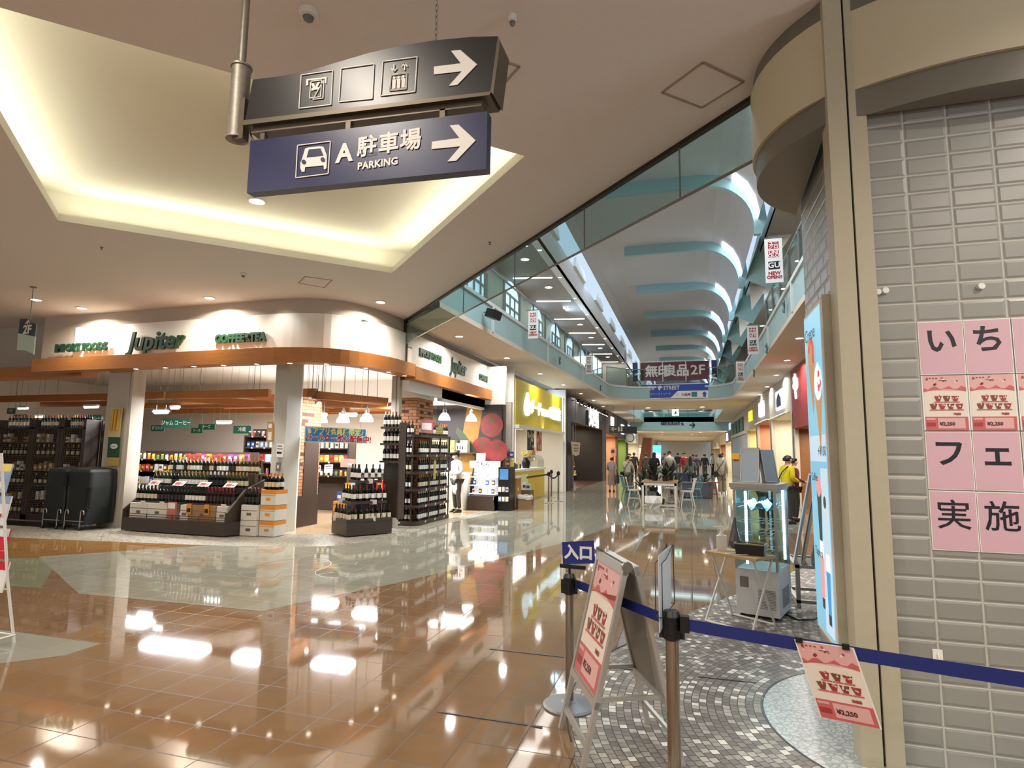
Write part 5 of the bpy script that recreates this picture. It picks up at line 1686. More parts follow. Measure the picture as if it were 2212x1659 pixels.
# covered roll cages
m_cover = mat('cover_black', '#0d1311', .55, bump=.5, nscale=6)
for k, (x0, x1) in enumerate(((-11.93, -11.44), (-11.37, -10.86))):
    lb = ['left', 'right'][k] + '-hand roll cage under a black cover before the pillar'
    t = thing('roll_cage', lb, 'roll cage', ((x0 + x1) / 2, 8.75, 0))
    rnd = random.Random(k)
    b = MB()
    rings = []
    for z, g in ((.10, .0), (.4, .012), (.8, .01), (1.08, .005), (1.13, -.01), (1.17, -.16)):
        c = []
        for i in range(20):
            a = 2 * PI * i / 20
            ex = max(-1, min(1, 2.2 * math.cos(a)))
            ey = max(-1, min(1, 2.2 * math.sin(a)))
            c.append(((x0 + x1) / 2 + ex * ((x1 - x0) / 2 + g) + rnd.uniform(-.008, .008), 8.75 + ey * (.27 + g) + rnd.uniform(-.01, .01), z))
        rings.append(c)
    for a, c_ in zip(rings, rings[1:]):
        b.add(a + c_, [(i, (i + 1) % 20, 20 + (i + 1) % 20, 20 + i) for i in range(20)], 0, True)
    b.add(rings[-1], [tuple(range(20))], 0)
    b.build('cover', m_cover, t)
    for x in (x0 + .02, x1 - .1):
        MB().tube([(x, 8.44, .03), (x, 8.44, .34), (x + .02, 8.44, .37), (x + .06, 8.44, .37), (x + .08, 8.44, .34), (x + .08, 8.44, .30)], .012, 7).build('tube_frame', m_steel, t)
        MB().cyl((x + .0, 8.43, .035), (x + .0, 8.45, .035), .035, 12).build('wheel', m_black, t)
    MB().cyl((x0 + .02, 8.44, .17), (x1 - .02, 8.44, .17), .01, 7).build('rail', m_steel, t)

# hanging timber lattice and lights inside the shop
m_tim2 = wood_mat('lattice_timber', '#8a5526', '#a86c34', .5)
beams = [((-17.5, 11, 2.79), (-13.68, 11, 2.79), .17), ((-18, 12.4, 2.76), (-14.2, 12.4, 2.76), .14), ((-13.1, 11, 2.80), (-11.95, 11, 2.80), .17), ((-11.78, 10.9, 2.79), (-8.9, 10.9, 2.79), .18), ((-11.7, 11.0, 2.74), (-9.2, 13.6, 2.66), .16), ((-15.4, 13, 2.74), (-10.6, 13, 2.74), .15), ((-9.6, 10.9, 2.78), (-9.0, 13.5, 2.72), .16), ((-15.5, 14.6, 2.7), (-9.2, 14.6, 2.7), .16), ((-8.42, 10.9, 2.78), (-7.7, 10.9, 2.78), .18), ((-7.8, 10.9, 2.74), (-6.35, 11.6, 2.62), .17), ((-8.6, 12.2, 2.68), (-6.6, 12.9, 2.62), .16), ((-12, 16.2, 2.75), (-8, 16.2, 2.75), .15)]
LB = ['far left, front', 'far left, behind', 'short, right of the left pillar', 'long front one over the gondola', 'slanting one over the gondola', 'second from front over the gondola', 'cross beam near the white column', 'rear one over the gondola', 'short one right of the white column', 'slanting one over the shop entrance', 'rear slanting one over the entrance', 'rearmost']
for (p0, p1, h), lb in zip(beams, LB):
    t = thing('hanging_timber', 'hanging timber lattice beam inside the shop, ' + lb, 'beam', p0)
    MB().bar(p0, p1, .10, h).build('beam', m_tim2, t)
    a, c_ = Vector(p0), Vector(p1)
    for s in (.15, .85):
        q = a.lerp(c_, s)
        MB().cyl((q.x, q.y, q.z), (q.x, q.y, 3.95), .006, 5).build('hanger_rod', m_greym, t)
def tube_light(u, v, Y, w, lb):
    p = at(u, v, Y)
    t = thing('tube_light', lb, 'ceiling light', p)
    MB().prism([(-.07, .0), (.07, 0), (.04, .05), (-.04, .05)], p.x - w / 2, p.x + w / 2, 'YZ').build('housing', m_rim, t)
    for i in range(len(t.children[0].data.vertices)):
        vv = t.children[0].data.vertices[i].co
        vv.y += p.y
        vv.z += p.z
    MB().cyl((p.x - w / 2, p.y, p.z - .015), (p.x + w / 2, p.y, p.z - .015), .03, 10).build('tube', m_glowc, t)
    for s in (-1, 1):
        MB().cyl((p.x + s * w * .35, p.y, p.z + .05), (p.x + s * w * .35, p.y, 3.95), .004, 5).build('wire', m_greym, t)
for (u, v), Y, w, lb in (((50, 881), 12, .35, 'short tube light at far left above the wire-backed shelves'), ((197, 878), 11.4, .45, 'tube light left of the corn banner'), ((85, 899), 12.5, .3, 'low small tube light above the wire-backed shelves'), ((348, 890), 11.6, .42, 'tube light above the left of the gondola'), ((378, 880), 11.0, .22, 'bright slanted flood light under the long front beam'), ((484, 912), 12.5, .42, 'tube light above the right of the gondola'), ((674, 873), 10.8, .38, 'tube light just right of the white column'), ((690, 897), 11.0, .33, 'tube light behind the hanging sale banner at left'), ((752, 896), 11.9, .42, 'tube light behind the hanging sale banner at right')):
    tube_light(u, v, Y, w, lb)
def pendant(u, v, Y, lb, col, ztop=2.9, r=.15):
    p = at(u, v, Y)
    t = thing('pendant_lamp', lb, 'pendant lamp', p)
    MB().lathe([(r, -.02), (r * .92, .05), (r * .6, .13), (r * .3, .17)], p, 18).build('shade', mat(col, '#dff0f2', .3, emit='#e6f4fa', es=2.2, sample=False), t)
    MB().lathe([(r * .32, .165), (r * .3, .25), (.02, .27), (.02, .30)], p, 14).build('socket_cap', m_greym, t)
    MB().lathe([(0, -.0), (.06, .02), (.06, .07), (0, .12)], p, 12).build('bulb', m_glowc, t)
    MB().cyl(p + Vector((0, 0, .28)), (p.x, p.y, ztop), .008, 6).build('cord', m_black, t)
pendant(960, 906, 13.6, 'left of two pendant lamps over the deli counter', 'opal_shade', 3.94)
pendant(1018, 908, 14.6, 'right of two pendant lamps over the deli counter', 'opal_shade', 3.94)
for u, v, Y, lb in ((693, 911, 11.6, 'left pendant lamp behind the sale banner'), (741, 911, 11.6, 'middle pendant lamp behind the sale banner'), (792, 909, 11.6, 'right pendant lamp behind the sale banner')):
    pendant(u, v, Y, lb, 'opal_shade', 3.94)
# sale banner
t = thing('sale_banner', 'blue hanging banner with yellow and red Japanese lettering at the shop entrance', 'banner', (-6.8, 10.05, 1.86))
P = [at(u, v, 10.05) for u, v in ((658, 921), (793, 926), (792, 958), (657, 955))]
MB().add(P + [p + Vector((0, .012, 0)) for p in P], [(0, 3, 2, 1), (4, 5, 6, 7), (0, 1, 5, 4), (1, 2, 6, 5), (2, 3, 7, 6), (3, 0, 4, 7)]).build('board', m_paperw, t)
def inn(a, b_, d=-.003):
    return P[0].lerp(P[1], a).lerp(P[3].lerp(P[2], a), b_) + Vector((0, d, 0))
MB().add([inn(.02, .06), inn(.98, .06), inn(.98, .94), inn(.02, .94)], [(0, 3, 2, 1)]).build('blue_field', mat('banner_blue', '#1f7fc4', .5), t)
xd = (P[1] - P[0]).normalized()
b = MB()
b.text('アプリ会員様限定♪', XF(inn(.14, .29, -.006), xd, (0, 0, 1)), .135, .001, bold=.004, m=0)
b.text('セールクーポン配信中!', XF(inn(.03, .70, -.0055), xd, (0, 0, 1)), .142, .0005, bold=.012, m=1)
b.text('セールクーポン配信中!', XF(inn(.03, .70, -.008), xd, (0, 0, 1)), .142, .0005, bold=.004, m=2)
b.add([inn(.05, .12, -.006), inn(.10, .10, -.006), inn(.12, .40, -.006), inn(.07, .44, -.006)], [(0, 3, 2, 1)], 1)
b.build('lettering', [mat('letter_yellow', '#e3df6a', .5), m_paperw, mat('letter_red', '#b01c2c', .5)], t)
for a in (.1, .9):
    q = inn(a, 0)
    MB().cyl((q.x, 10.055, q.z), (q.x, 10.055, 3.94), .003, 5).build('string', m_greym, t)
# green category signs
def cat_sign(u, v, w, h, Y, s, lb, sz=.6):
    p = at(u, v, Y)
    t = thing('category_sign', lb, 'sign', p)
    MB().box(p.x - w / 2, p.y, p.z - h / 2, p.x + w / 2, p.y + .02, p.z + h / 2).build('board', mat('sign_green', '#136246', .5), t)
    if s:
        MB().text(s, facing_cam((p.x, p.y - .003, p.z)), h * sz, .001, align='CENTER', bold=.003).build('lettering', m_paperw, t)
    for k in (-1, 1):
        MB().cyl((p.x + k * w * .4, p.y + .01, p.z + h / 2), (p.x + k * w * .4, p.y + .01, 3.95), .003, 5).build('string', m_greym, t)
cat_sign(203, 904, .52, .20, 12, 'チョコレート', 'green hanging sign for chocolate, left of the corn banner')
cat_sign(42, 902, .55, .18, 12.5, 'キャンディ', 'green hanging sign for candy above the wire-backed shelves')
cat_sign(24, 888, .35, .18, 13, '洋酒', 'small green hanging sign at the far left edge')
cat_sign(380, 914, .95, .24, 13, 'ジャム コーヒー', 'large green hanging sign for jam and coffee over the gondola')
cat_sign(340, 925, .5, .18, 14, 'ドリンク', 'green hanging sign for drinks left of the large coffee sign')
cat_sign(446, 922, .62, .17, 14.5, 'チーズ', 'green hanging sign for cheese right of the large coffee sign')
cat_sign(425, 930, .40, .15, 13.6, 'ソース', 'small green hanging sign just under the cheese sign')
cat_sign(523, 928, .62, .22, 14, '冷蔵', 'green hanging sign nearest the white column')

# merchandise shelves inside
m_prod = [mat('pack_%d' % i, c, .45) for i, c in enumerate(('#c23b32', '#d98a2b', '#e4c84a', '#d8d3ca', '#2f4f86', '#6a8a3c', '#5a3a2a', '#a9b8c4', '#87457a'))]
PK = {}
def pack_me(i, j, s):
    k = (i, j, s)
    if k not in PK:
        b = MB()
        if s == 0:
            b.box(-.045, -.03, 0, .045, .03, .15).box(-.035, -.032, .05, .035, -.03, .11, 1)
        elif s == 1:
            b.lathe([(0, 0), (.035, 0), (.037, .08), (.03, .11)], n=8, m=0).lathe([(.032, .11), (.032, .135), (0, .136)], n=8, m=1)
        else:
            b.prism([(-.06, 0), (.06, 0), (.065, .09), (.055, .17), (-.055, .17), (-.065, .09)], -.02, .02, 'XZ').box(-.04, -.022, .05, .04, -.02, .11, 1)
        PK[k] = b.mesh('food_pack', [m_prod[i], m_prod[j]])
    return PK[k]
def packs(p0, p1, n, s, pal, lb, grp, sc=1.0, stuff=False):
    p0, p1 = Vector(p0) + Vector((0, 0, .0015)), Vector(p1) + Vector((0, 0, .0015))
    if stuff:
        for i in range(n):
            heap('pack', pack_me(random.choice(pal), random.choice((3, 3, 2, 6)), s), Matrix.Translation(p0.lerp(p1, i / max(1, n - 1))) @ Matrix.Rotation(random.uniform(-.15, .15), 4, 'Z') @ Matrix.Scale(sc, 4))
        return
    for i in range(n):
        a, c_ = random.choice(pal), random.choice((3, 3, 2, 6))
        o = bpy.data.objects.new('food_pack', pack_me(a, c_, s))
        COL.objects.link(o)
        p = Vector(p0).lerp(Vector(p1), i / max(1, n - 1))
        o.location = p
        o.rotation_euler = (0, 0, random.uniform(-.15, .15))
        o.scale = (sc, sc, sc * random.uniform(.9, 1.1))
        tag(o, lb, 'food pack', grp)
SHU = [(-13.2, -11.2, 11.4, 'left'), (-11.0, -9.2, 10.7, 'middle'), (-9.0, -7.9, 10.9, 'right'), (-11.5, -8.3, 13.2, 'rear')]
for x0, x1, y, nm_ in SHU:
    H = (.35, .68, 1.0, 1.28) if nm_ != 'rear' else (.9, 1.25, 1.6, 1.9)
    t = thing('grocery_shelf', 'dark grocery shelf full of packs inside the shop, %s one' % nm_, 'shelf', ((x0 + x1) / 2, y, 0))
    MB().box(x0, y + .30, 0, x1, y + .34, H[-1] + .2).build('back_panel', m_dkwood, t)
    for x in (x0, x1):
        MB().box(x - .02, y, 0, x + .02, y + .34, H[-1] + .02).build('side_panel', m_dkwood, t)
    for j, z in enumerate(H):
        MB().box(x0, y, z - .03, x1, y + .3, z).build('shelf_board', m_dkwood, t)
        pal = [(0, 1, 2, 8), (3, 7, 4, 3), (0, 6, 1, 3), (2, 1, 3, 5)][(j + SHU.index((x0, x1, y, nm_))) % 4]
        packs((x0 + .09, y + .08, z), (x1 - .09, y + .08, z), int((x1 - x0) / .142), (j + len(nm_)) % 3, pal, 'food pack on the %s board of the %s grocery shelf' % (ORD[j], nm_), '%s grocery shelf, %s board' % (nm_, ORD[j]), stuff=(nm_ == 'rear'))
    cards(t, [(x0 + .25 + .4 * i, y - .003, z - .015) for z in H for i in range(int((x1 - x0) / .4))], (0, -1), .05, .04)
# snack corner behind the entrance
t = thing('hanging_bag_rack', 'rack of hanging pale green snack bags beside the brick wall', 'rack', (-7.3, 10.9, 1.2))
MB().box(-7.56, 10.92, 1.85, -7.05, 10.94, 1.88).build('hook_rail', m_greym, t)
for i in range(6):
    x = at(637 + 7 * i, 960, 10.85).x
    for j in range(2):
        o = bpy.data.objects.new('food_pack', pack_me(5, 2, 2))
        COL.objects.link(o)
        o.location = (x, 10.86 + .03 * (i % 2), 1.62 - .27 * j - .02 * (i % 3))
        o.scale = (.8, 1, 1.5)
        tag(o, 'pale green snack bag hanging beside the brick wall', 'food pack', 'hanging snack bags')
for i, (x0, m, lb) in enumerate(((-7.12, m_ctb, 'kraft carton under the snack bags, leftmost'), (-6.82, mat('carton_navy', '#3a3440', .6), 'dark printed carton under the snack bags'), (-6.50, m_ctb, 'kraft carton under the snack bags, rightmost'))):
    carton(x0, 10.82, .005, x0 + .28, 11.1, .30, m, lb)
    carton(x0, 10.84, .302, x0 + .28, 11.1, .5, m if i else mat('carton_orange'), 'upper ' + lb)
packs((-7.05, 10.96, .5), (-6.3, 10.96, .5), 5, 2, (6, 4, 6), 'snack bag in the front row on the cartons', 'snack bags, front row')
t = thing('snack_table', 'low table of bright snack bags behind the cartons', 'table', (-7.0, 11.7, 0))
MB().box(-7.12, 11.15, .66, -6.3, 11.58, .70).build('table_top', m_ctb, t)
for x in (-7.08, -6.34):
    for y in (11.19, 11.54):
        MB().box(x - .02, y - .02, 0, x + .02, y + .02, .66).build('leg', m_dkwood, t)
packs((-7.03, 11.22, .7), (-6.38, 11.22, .7), 5, 2, (0, 2, 1, 0, 7), 'bright snack bag in the front row of the snack table', 'snack table, front row')
packs((-7.03, 11.45, .7), (-6.38, 11.45, .7), 4, 2, (0, 1, 0), 'red snack bag in the rear row of the snack table', 'snack table, rear row', 1.3)
t = thing('checkout_counter', 'dark checkout counter behind the sale banner', 'counter', (-6.8, 13.2, 0))
MB().box(-8.0, 12.9, 0, -5.9, 13.4, 1.0).build('body', m_dkwood, t)
MB().box(-8.0, 12.85, 1.0, -5.9, 13.45, 1.04).build('counter_top', m_greym, t)
t = thing('cash_register', 'grey cash register on the checkout counter', 'till', (-7.2, 13.1, 1.04))
MB().prism([(12.95, 1.04), (13.3, 1.04), (13.3, 1.25), (12.95, 1.12)], -7.5, -7.05, 'YZ').build('body', m_greym, t)
MB().box(-7.15, 13.2, 1.25, -6.9, 13.23, 1.42).build('screen', m_black, t)
placard('small_poster', 'white framed notice on the checkout counter', 'notice', [(701, 1004), (719, 1003), (718, 1021), (700, 1021)], 12.86, m_paperw, mk=[(.1, .15, .9, .25), (.1, .5, .9, .55)], foot=1.04)
placard('small_poster', 'pink picture card behind the entrance wine display', 'card', [(736, 990), (768, 992), (767, 1010), (735, 1009)], 10.72, mat('card_pinkish', '#d7b8a8', .5), mk=[(.5, .5, .9, .8)], foot=0)
placard('small_poster', 'white and blue notice beside the till', 'notice', [(674, 1005), (693, 1005), (692, 1020), (673, 1020)], 12.86, m_paperw, mk=[(.5, .2, .9, .6)], foot=1.04)
t = thing('wall_shelf', 'dark wall shelf with cartons under the sale banner', 'shelf', (-6.4, 14.9, 1.55))
MB().box(-7.3, 15.3, 1.5, -5.6, 15.6, 1.53).build('board', m_dkwood, t)
for i, (x0, x1, m) in enumerate(((-7.1, -6.98, m_cto), (-6.95, -6.5, mat('carton_tan', '#8d7f5c', .7)), (-6.4, -6.28, mat('carton_lime', '#a9ad62', .7)), (-6.1, -5.9, m_paperw))):
    carton(x0, 15.32, 1.532, x1, 15.55, 1.86, m, ['thin orange', 'wide tan', 'narrow lime', 'white'][i] + ' carton on the dark wall shelf behind the till')

# --- deli corner on the mall side
t = thing('vegetable_mural', 'large wall mural of red tomatoes and yellow peppers behind the deli', 'mural', (-5.2, 15.55, 1.6))
x0m, x1m, z0m, z1m = -6.95, -4.98, .3, 2.86
MB().box(x0m, 15.57, z0m, x1m, 15.612, z1m).build('dark_ground', mat('mural_dark', '#1d1512', .5), t)
def mq(pts, m, nm, d):
    MB().add([(x0m + (x1m - x0m) * a, 15.57 - d, z0m + (z1m - z0m) * b_) for a, b_ in pts], [tuple(range(len(pts)))]).build(nm, m, t)
mq([(.30, .15), (.55, .15), (.72, 1), (.48, 1)], mat('mural_yellow', '#8a6212', .5, noise=.35, nscale=3), 'yellow_pepper', .003)
mq([(.30, .70), (.40, .60), (.62, .42), (.66, .47), (.45, .68), (.33, .76)], mat('mural_green', '#2c3a1c', .5), 'green_stem', .006)
m_tom = mat('mural_tomato', '#6e1511', .5, noise=.6, nscale=5)
for cx, cz, r in ((.85, .78, .17), (.72, .52, .17), (.93, .50, .16)):
    mq([(cx + r * math.cos(a), cz + r * .77 * math.sin(a)) for a in [i * PI / 14 for i in range(28)]], m_tom, 'tomato', .004 + r * .01)
    mq([(cx + r * .35 * math.cos(a) * (1 if i % 2 else .4), cz + .05 + r * .3 * math.sin(a) * (1 if i % 2 else .4)) for i, a in enumerate([i * PI / 6 for i in range(12)])], mat('mural_calyx', '#4a3416', .5), 'calyx', .008 + r * .01)
t = thing('deli_case', 'white lit open deli display case beside the shop worker', 'display case', (-5.0, 15.1, 0))
dx0, dx1, dy = -5.72, -4.98, 15.1
b = MB().box(dx0, dy - .1, 0, dx1, dy + .4, .38)
b.prism([(dy - .15, .30), (dy - .1, .38), (dy + .4, .38), (dy + .4, .0), (dy, 0)], dx1 - .02, dx1, 'YZ')
b.build('base', m_dkwood, t)
MB().box(dx0, dy + .36, .38, dx1, dy + .4, 1.30).build('back_panel', m_paperw, t)
MB().box(dx0, dy - .02, 1.12, dx1, dy + .38, 1.30).build('header', mat('lit_header', '#ffffff', .4, emit='#ffffff', es=1.3), t)
MB().text('こちら', facing_cam(((dx0 + dx1) / 2, dy - .024, 1.21)), .14, .002, align='CENTER', bold=.003).build('lettering', m_ink, t)
for j, z in enumerate((.44, .66, .88)):
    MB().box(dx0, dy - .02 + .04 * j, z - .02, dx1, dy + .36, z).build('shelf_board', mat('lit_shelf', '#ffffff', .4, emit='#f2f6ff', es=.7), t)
    packs((dx0 + .1, dy + .08 + .04 * j, z), (dx1 - .1, dy + .08 + .04 * j, z), 4, 0, (6, 3, 4), 'small dark pack on the %s shelf of the white deli case' % ['lower', 'middle', 'upper'][j], 'deli case %s shelf' % ['lower', 'middle', 'upper'][j], .8)
area('deli_case_glow', ((dx0 + dx1) / 2, dy + .1, 1.1), .6, 16, (.9, .95, 1), sizey=.2)
placard('small_poster', 'white sign with dark fruit shapes above the shop worker', 'sign', [(985, 957), (1004, 957), (1003, 973), (985, 972)], 14.82, m_paperw, mk=[(.1, .4, .25, .9), (.4, .4, .55, .9), (.7, .4, .85, .9)], foot=.99)
placard('small_poster', 'yellow and green handwritten poster before the mural', 'poster', [(1029, 979), (1049, 979), (1048, 995), (1029, 995)], 15.3, mat('poster_cream', '#d7d3a0', .5), mk=[(.1, .2, .9, .3), (.2, .6, .7, .8)], foot=1.3)
placard('small_poster', 'white handwritten poster below the yellow poster at the deli', 'poster', [(1026, 995), (1044, 995), (1042, 1012), (1025, 1011)], 15.2, m_paperw, mk=[(.1, .3, .9, .4), (.1, .6, .6, .7)], foot=1.3)
t = thing('serving_counter', 'narrow pale counter with jars behind the shop worker', 'counter', (-6.2, 14.9, 0))
MB().box(-6.5, 14.8, 0, -5.78, 15.3, .95).build('body', m_post, t)
MB().box(-6.52, 14.78, .95, -5.76, 15.32, .99).build('counter_top', m_paperw, t)
packs((-6.4, 14.9, .99), (-5.9, 14.9, .99), 5, 1, (3, 1), 'jar on the narrow pale serving counter', 'jars on the serving counter')
t = thing('drink_fridge', 'black drink cooler with blue screen right of the deli case', 'cooler', (-4.75, 15.6, 0))
MB().box(-4.94, 15.2, 0, -4.62, 15.7, 1.15).build('cabinet', m_black, t)
MB().box(-4.90, 15.19, .82, -4.66, 15.2, 1.1).build('blue_screen', mat('cooler_blue', '#3a6c9a', .4, emit='#4a80b0', es=.35), t)
for j, z in enumerate((.25, .5)):
    packs((-4.88, 15.17, z), (-4.68, 15.17, z), 3, 0, (3, 7), 'white pack in the %s row before the black cooler' % ['lower', 'upper'][j], 'cooler %s row' % ['lower', 'upper'][j], .8)
    MB().box(-4.93, 15.12, z - .02, -4.63, 15.2, z).build('shelf_board', m_black, t)
m_oak = wood_mat('oak_counter', '#9a6226', '#b07a3a', .45, (6, 6, 1))
t = thing('wooden_cabinet', 'orange-brown wooden stand cabinet at the edge of the deli', 'cabinet', (-4.95, 15.9, 0))
cp0 = atz(1072, 1098)
MB().box(-5.18, 15.82, 0.02, -4.62, 16.32, .82).build('body', m_oak, t)
MB().box(-5.19, 15.80, .82, -4.60, 16.33, .86).build('cabinet_top', m_post, t)
MB().box(-5.12, 15.81, .70, -5.0, 15.82, .73).build('handle', m_black, t)
p = at(1106, 1057, 15.84)
MB().cyl((-4.615, 16.0, p.z), (-4.61, 16.0, p.z), .05, 14).build('round_sticker', m_paperw, t)
t = thing('waste_box', 'kraft waste box lined with a white bag before the wooden cabinet', 'bin', (-4.42, 16, 0))
MB().box(-4.58, 15.85, .0, -4.26, 16.17, .36).build('box', m_ctb, t)
b = MB()
rg = [[(-4.42 + (.17 + g + random.uniform(-.01, .01)) * max(-1, min(1, 1.3 * math.cos(a))), 16.01 + (.17 + g) * max(-1, min(1, 1.3 * math.sin(a))), z + random.uniform(-.02, .02)) for a in [i * PI / 9 for i in range(18)]] for z, g in ((.26, .015), (.33, .02), (.38, .01), (.37, -.02))]
for a, c_ in zip(rg, rg[1:]):
    b.add(a + c_, [(i, (i + 1) % 18, 18 + (i + 1) % 18, 18 + i) for i in range(18)], 0, True)
b.build('bag_liner', mat('bag_white', '#d6d2cc', .3), t)
t = thing('produce_crate', 'low wooden crate stand with white packages right of the wooden cabinet', 'display stand', (-4.65, 17.1, 0))
MB().box(-4.98, 16.85, .0, -4.50, 17.3, .45).build('body', wood_mat('crate_brown', '#5f4630', '#7a5a3c', .6), t)
packs((-4.9, 16.95, .45), (-4.58, 16.95, .45), 4, 2, (3, 7, 3), 'white package on the low crate stand', 'packages on the crate stand', 1.2)
t = thing('spinner_rack', 'small rack of colourful packs on the wooden cabinet', 'rack', (-4.95, 16.2, .86))
MB().cyl((-4.95, 16.2, .86), (-4.95, 16.2, 1.65), .02, 8).lathe([(.15, .87), (.15, .89)], (-4.95, 16.2, 0), 12).build('pole', m_greym, t)
for j, z in enumerate((.9, 1.15, 1.4)):
    packs((-5.12, 16.02, z), (-4.82, 16.02, z), 4, 2, (1, 2, 8, 4), 'colourful pack on the %s row of the small cabinet rack' % ['lowest', 'middle', 'top'][j], 'cabinet rack %s row' % ['lowest', 'middle', 'top'][j])
    MB().box(-5.16, 15.98, z - .015, -4.78, 16.17, z).build('tray', m_greym, t)
# ================================================================== MALL
# --- left: yellow sweet shop
LX = -4.9
st(MB().box(-8, 16.5, 0, -4.92, 16.6, 4.1).box(-8, 23.42, 0, -4.8, 23.6, 4.1).box(-4.98, 23.25, 0, -4.86, 23.42, 3.75).build('wall_divider', m_white))
st(MB().wall([(-6.9, 23.4), (-6.9, 16.6)], 0, 2.5, smooth=False).flat([(-6.9, 16.6), (-4.98, 16.6), (-4.98, 23.4), (-6.9, 23.4)], 2.5, up=False).build('wall_sweet_shop', mat('sweet_wall', '#e6dcc0', .7)))
area('sweet_lamp', (-5.9, 20, 2.45), 1.2, 75, (1, .95, .85), sizey=5)
t = thing('sweet_shop_fascia', 'yellow sweet shop fascia with glowing white Japanese letters', 'shop sign', (LX, 20, 2.4))
MB().box(LX - .06, 16.62, 2.37, LX + .01, 23.18, 3.74).build('panel', mat('fascia_yellow', '#c7b21c', .5), t)
MB().box(LX - .03, 16.62, 2.26, LX + .12, 23.18, 2.36).build('ledge', m_rim, t)
m_let = mat('glow_letter', '#e8fbff', .4, emit='#c8f0ff', es=1.25)
b = MB()
dr = [(0, .40), (.10, .24), (.19, .08), (.24, -.08), (.23, -.2), (.15, -.30), (0, -.34), (-.15, -.30), (-.23, -.2), (-.24, -.08), (-.19, .08), (-.10, .24)]
b.prism([(17.75 + a * 1.25, 3.02 + z) for a, z in dr], LX + .02, LX + .09, 'YZ')
b.build('drop_logo', m_let, t)
MB().text('ポードwwwの洋菓店', facing_px((LX + .03, 18.15, 2.98)), .50, .02, bold=.012, sx=1.02).build('lettering', m_let, t)
for y in (18.3, 21.6):
    spot('yellow_washer', (LX + .28, y, 4.05), 24, (1, .9, .6), (LX - .02, y, 3.1), 50, .8)
area('yellow_ledge_glow', (LX + .05, 20, 2.39), .06, 12, (1, 1, .75), (-.5, 0, 1), sizey=6.2)
t = thing('sweet_counter', 'yellow fronted sweet shop counter with white top and curved glass', 'counter', (-5.2, 19, 0))
MB().box(-5.9, 17.45, 0, -5.12, 21.2, .95).build('body', mat('counter_yellow', '#d8b81e', .4), t)
MB().box(-5.95, 17.4, .95, -5.08, 21.25, 1.02).build('counter_top', m_paperw, t)
MB().box(-5.118, 17.5, .05, -5.112, 18.9, .85).build('poster_panel', mat('counter_poster', '#dfe0a0', .5), t)
b = MB().wall(arc(0, 0, 1, 0, 90, 1), 0, 0)
b = MB()
gl = [(-5.12, 1.02), (-5.12, 1.3), (-5.2, 1.42), (-5.4, 1.46)]
for (x0, z0_), (x1, z1_) in zip(gl, gl[1:]):
    b.add([(x0, 18.9, z0_), (x0, 21.1, z0_), (x1, 21.1, z1_), (x1, 18.9, z1_)], [(0, 1, 2, 3)])
b.build('curved_glass', m_glass, t)
packs((-5.4, 17.6, 1.02), (-5.4, 18.9, 1.02), 7, 1, (6, 2, 4), 'small jar on the yellow counter', 'jars on the yellow counter', 1.4)
t = thing('flower_vase', 'dark vase with yellow blossoms on the sweet shop counter', 'vase', (-5.3, 19.3, 1.0215))
MB().lathe([(0, 0), (.12, 0), (.15, .2), (.08, .32), (.1, .36)], (-5.3, 19.3, 1.0215), 12).build('vase', m_black, t)
b = MB()
for i in range(9):
    a = i * .7
    b.lathe([(0, 0), (.05, .03), (.03, .07), (0, .08)], (-5.3 + .12 * math.cos(a), 19.3 + .12 * math.sin(a), 1.42 + .03 * (i % 3)), 7)
b.build('blossoms', mat('blossom', '#d9c24a', .6), t)
def hang(nm, lb, cat, y0, y1, z0_, z1_, X, m, mk=None):
    t = thing(nm, lb, cat, (X, (y0 + y1) / 2, z1_))
    MB().box(X - .01, y0, z0_, X, y1, z1_).build('cloth', m, t)
    if mk:
        rnd = random.Random(len(lb))
        b = MB()
        for i in range(14):
            cy_, cz, r = rnd.uniform(y0 + .1, y1 - .1), rnd.uniform(z0_ + .1, z1_ - .1), rnd.uniform(.04, .1)
            b.prism([(cy_ + r * math.cos(a), cz + r * math.sin(a)) for a in [k * PI / 5 for k in range(10)]], X, X + .003, 'YZ')
        b.build('print', mk, t)
    return t
hang('hanging_cloth', 'black and white patterned hanging cloth in the sweet shop', 'cloth', 18.55, 19.4, 1.62, 2.42, -5.05, mat('cloth_black', '#35322f', .8), m_post)
hang('hanging_cloth', 'red patterned hanging cloth in the sweet shop', 'cloth', 19.75, 20.5, 1.6, 2.42, -5.05, mat('cloth_red', '#b5695a', .8), mat('cloth_pale', '#c9b2a0', .8))
hang('wall_picture', 'pale blue lit picture at the left of the sweet shop wall', 'picture', 18.4, 19.0, 1.75, 2.4, -6.86, mat('picture_blue', '#9fc0d8', .5, emit='#a8cbe0', es=.5), m_paperw)
t = hang('wall_picture', 'framed cream picture of round buns on the sweet shop wall', 'picture', 22.0, 23.3, 1.2, 1.75, -6.0, mat('picture_cream', '#d9c7a4', .5))
for y, z, r in ((22.4, 1.42, .16), (22.95, 1.5, .19)):
    MB().prism([(y + r * math.cos(a), z + r * .7 * math.sin(a)) for a in [k * PI / 8 for k in range(16)]], -5.995, -5.97, 'YZ').build('bun', mat('bun_brown', '#a8743c', .6), t)
for (u, v), lb in (((1185, 1087), 'near belt stanchion before the yellow shop'), ((1206, 1083), 'right belt stanchion before the yellow shop'), ((1191, 1075), 'rear belt stanchion before the yellow shop')):
    p = atz(u, v)
    stanchion(p.x, p.y, lb, .95)
p0, p1 = atz(1185, 1087), atz(1206, 1083)
belt((p0.x - 2.2 * 0, p0.y - 2.6, .88), (p0.x, p0.y - .05, .88), 'black belt from the near stanchion before the yellow shop', .05)
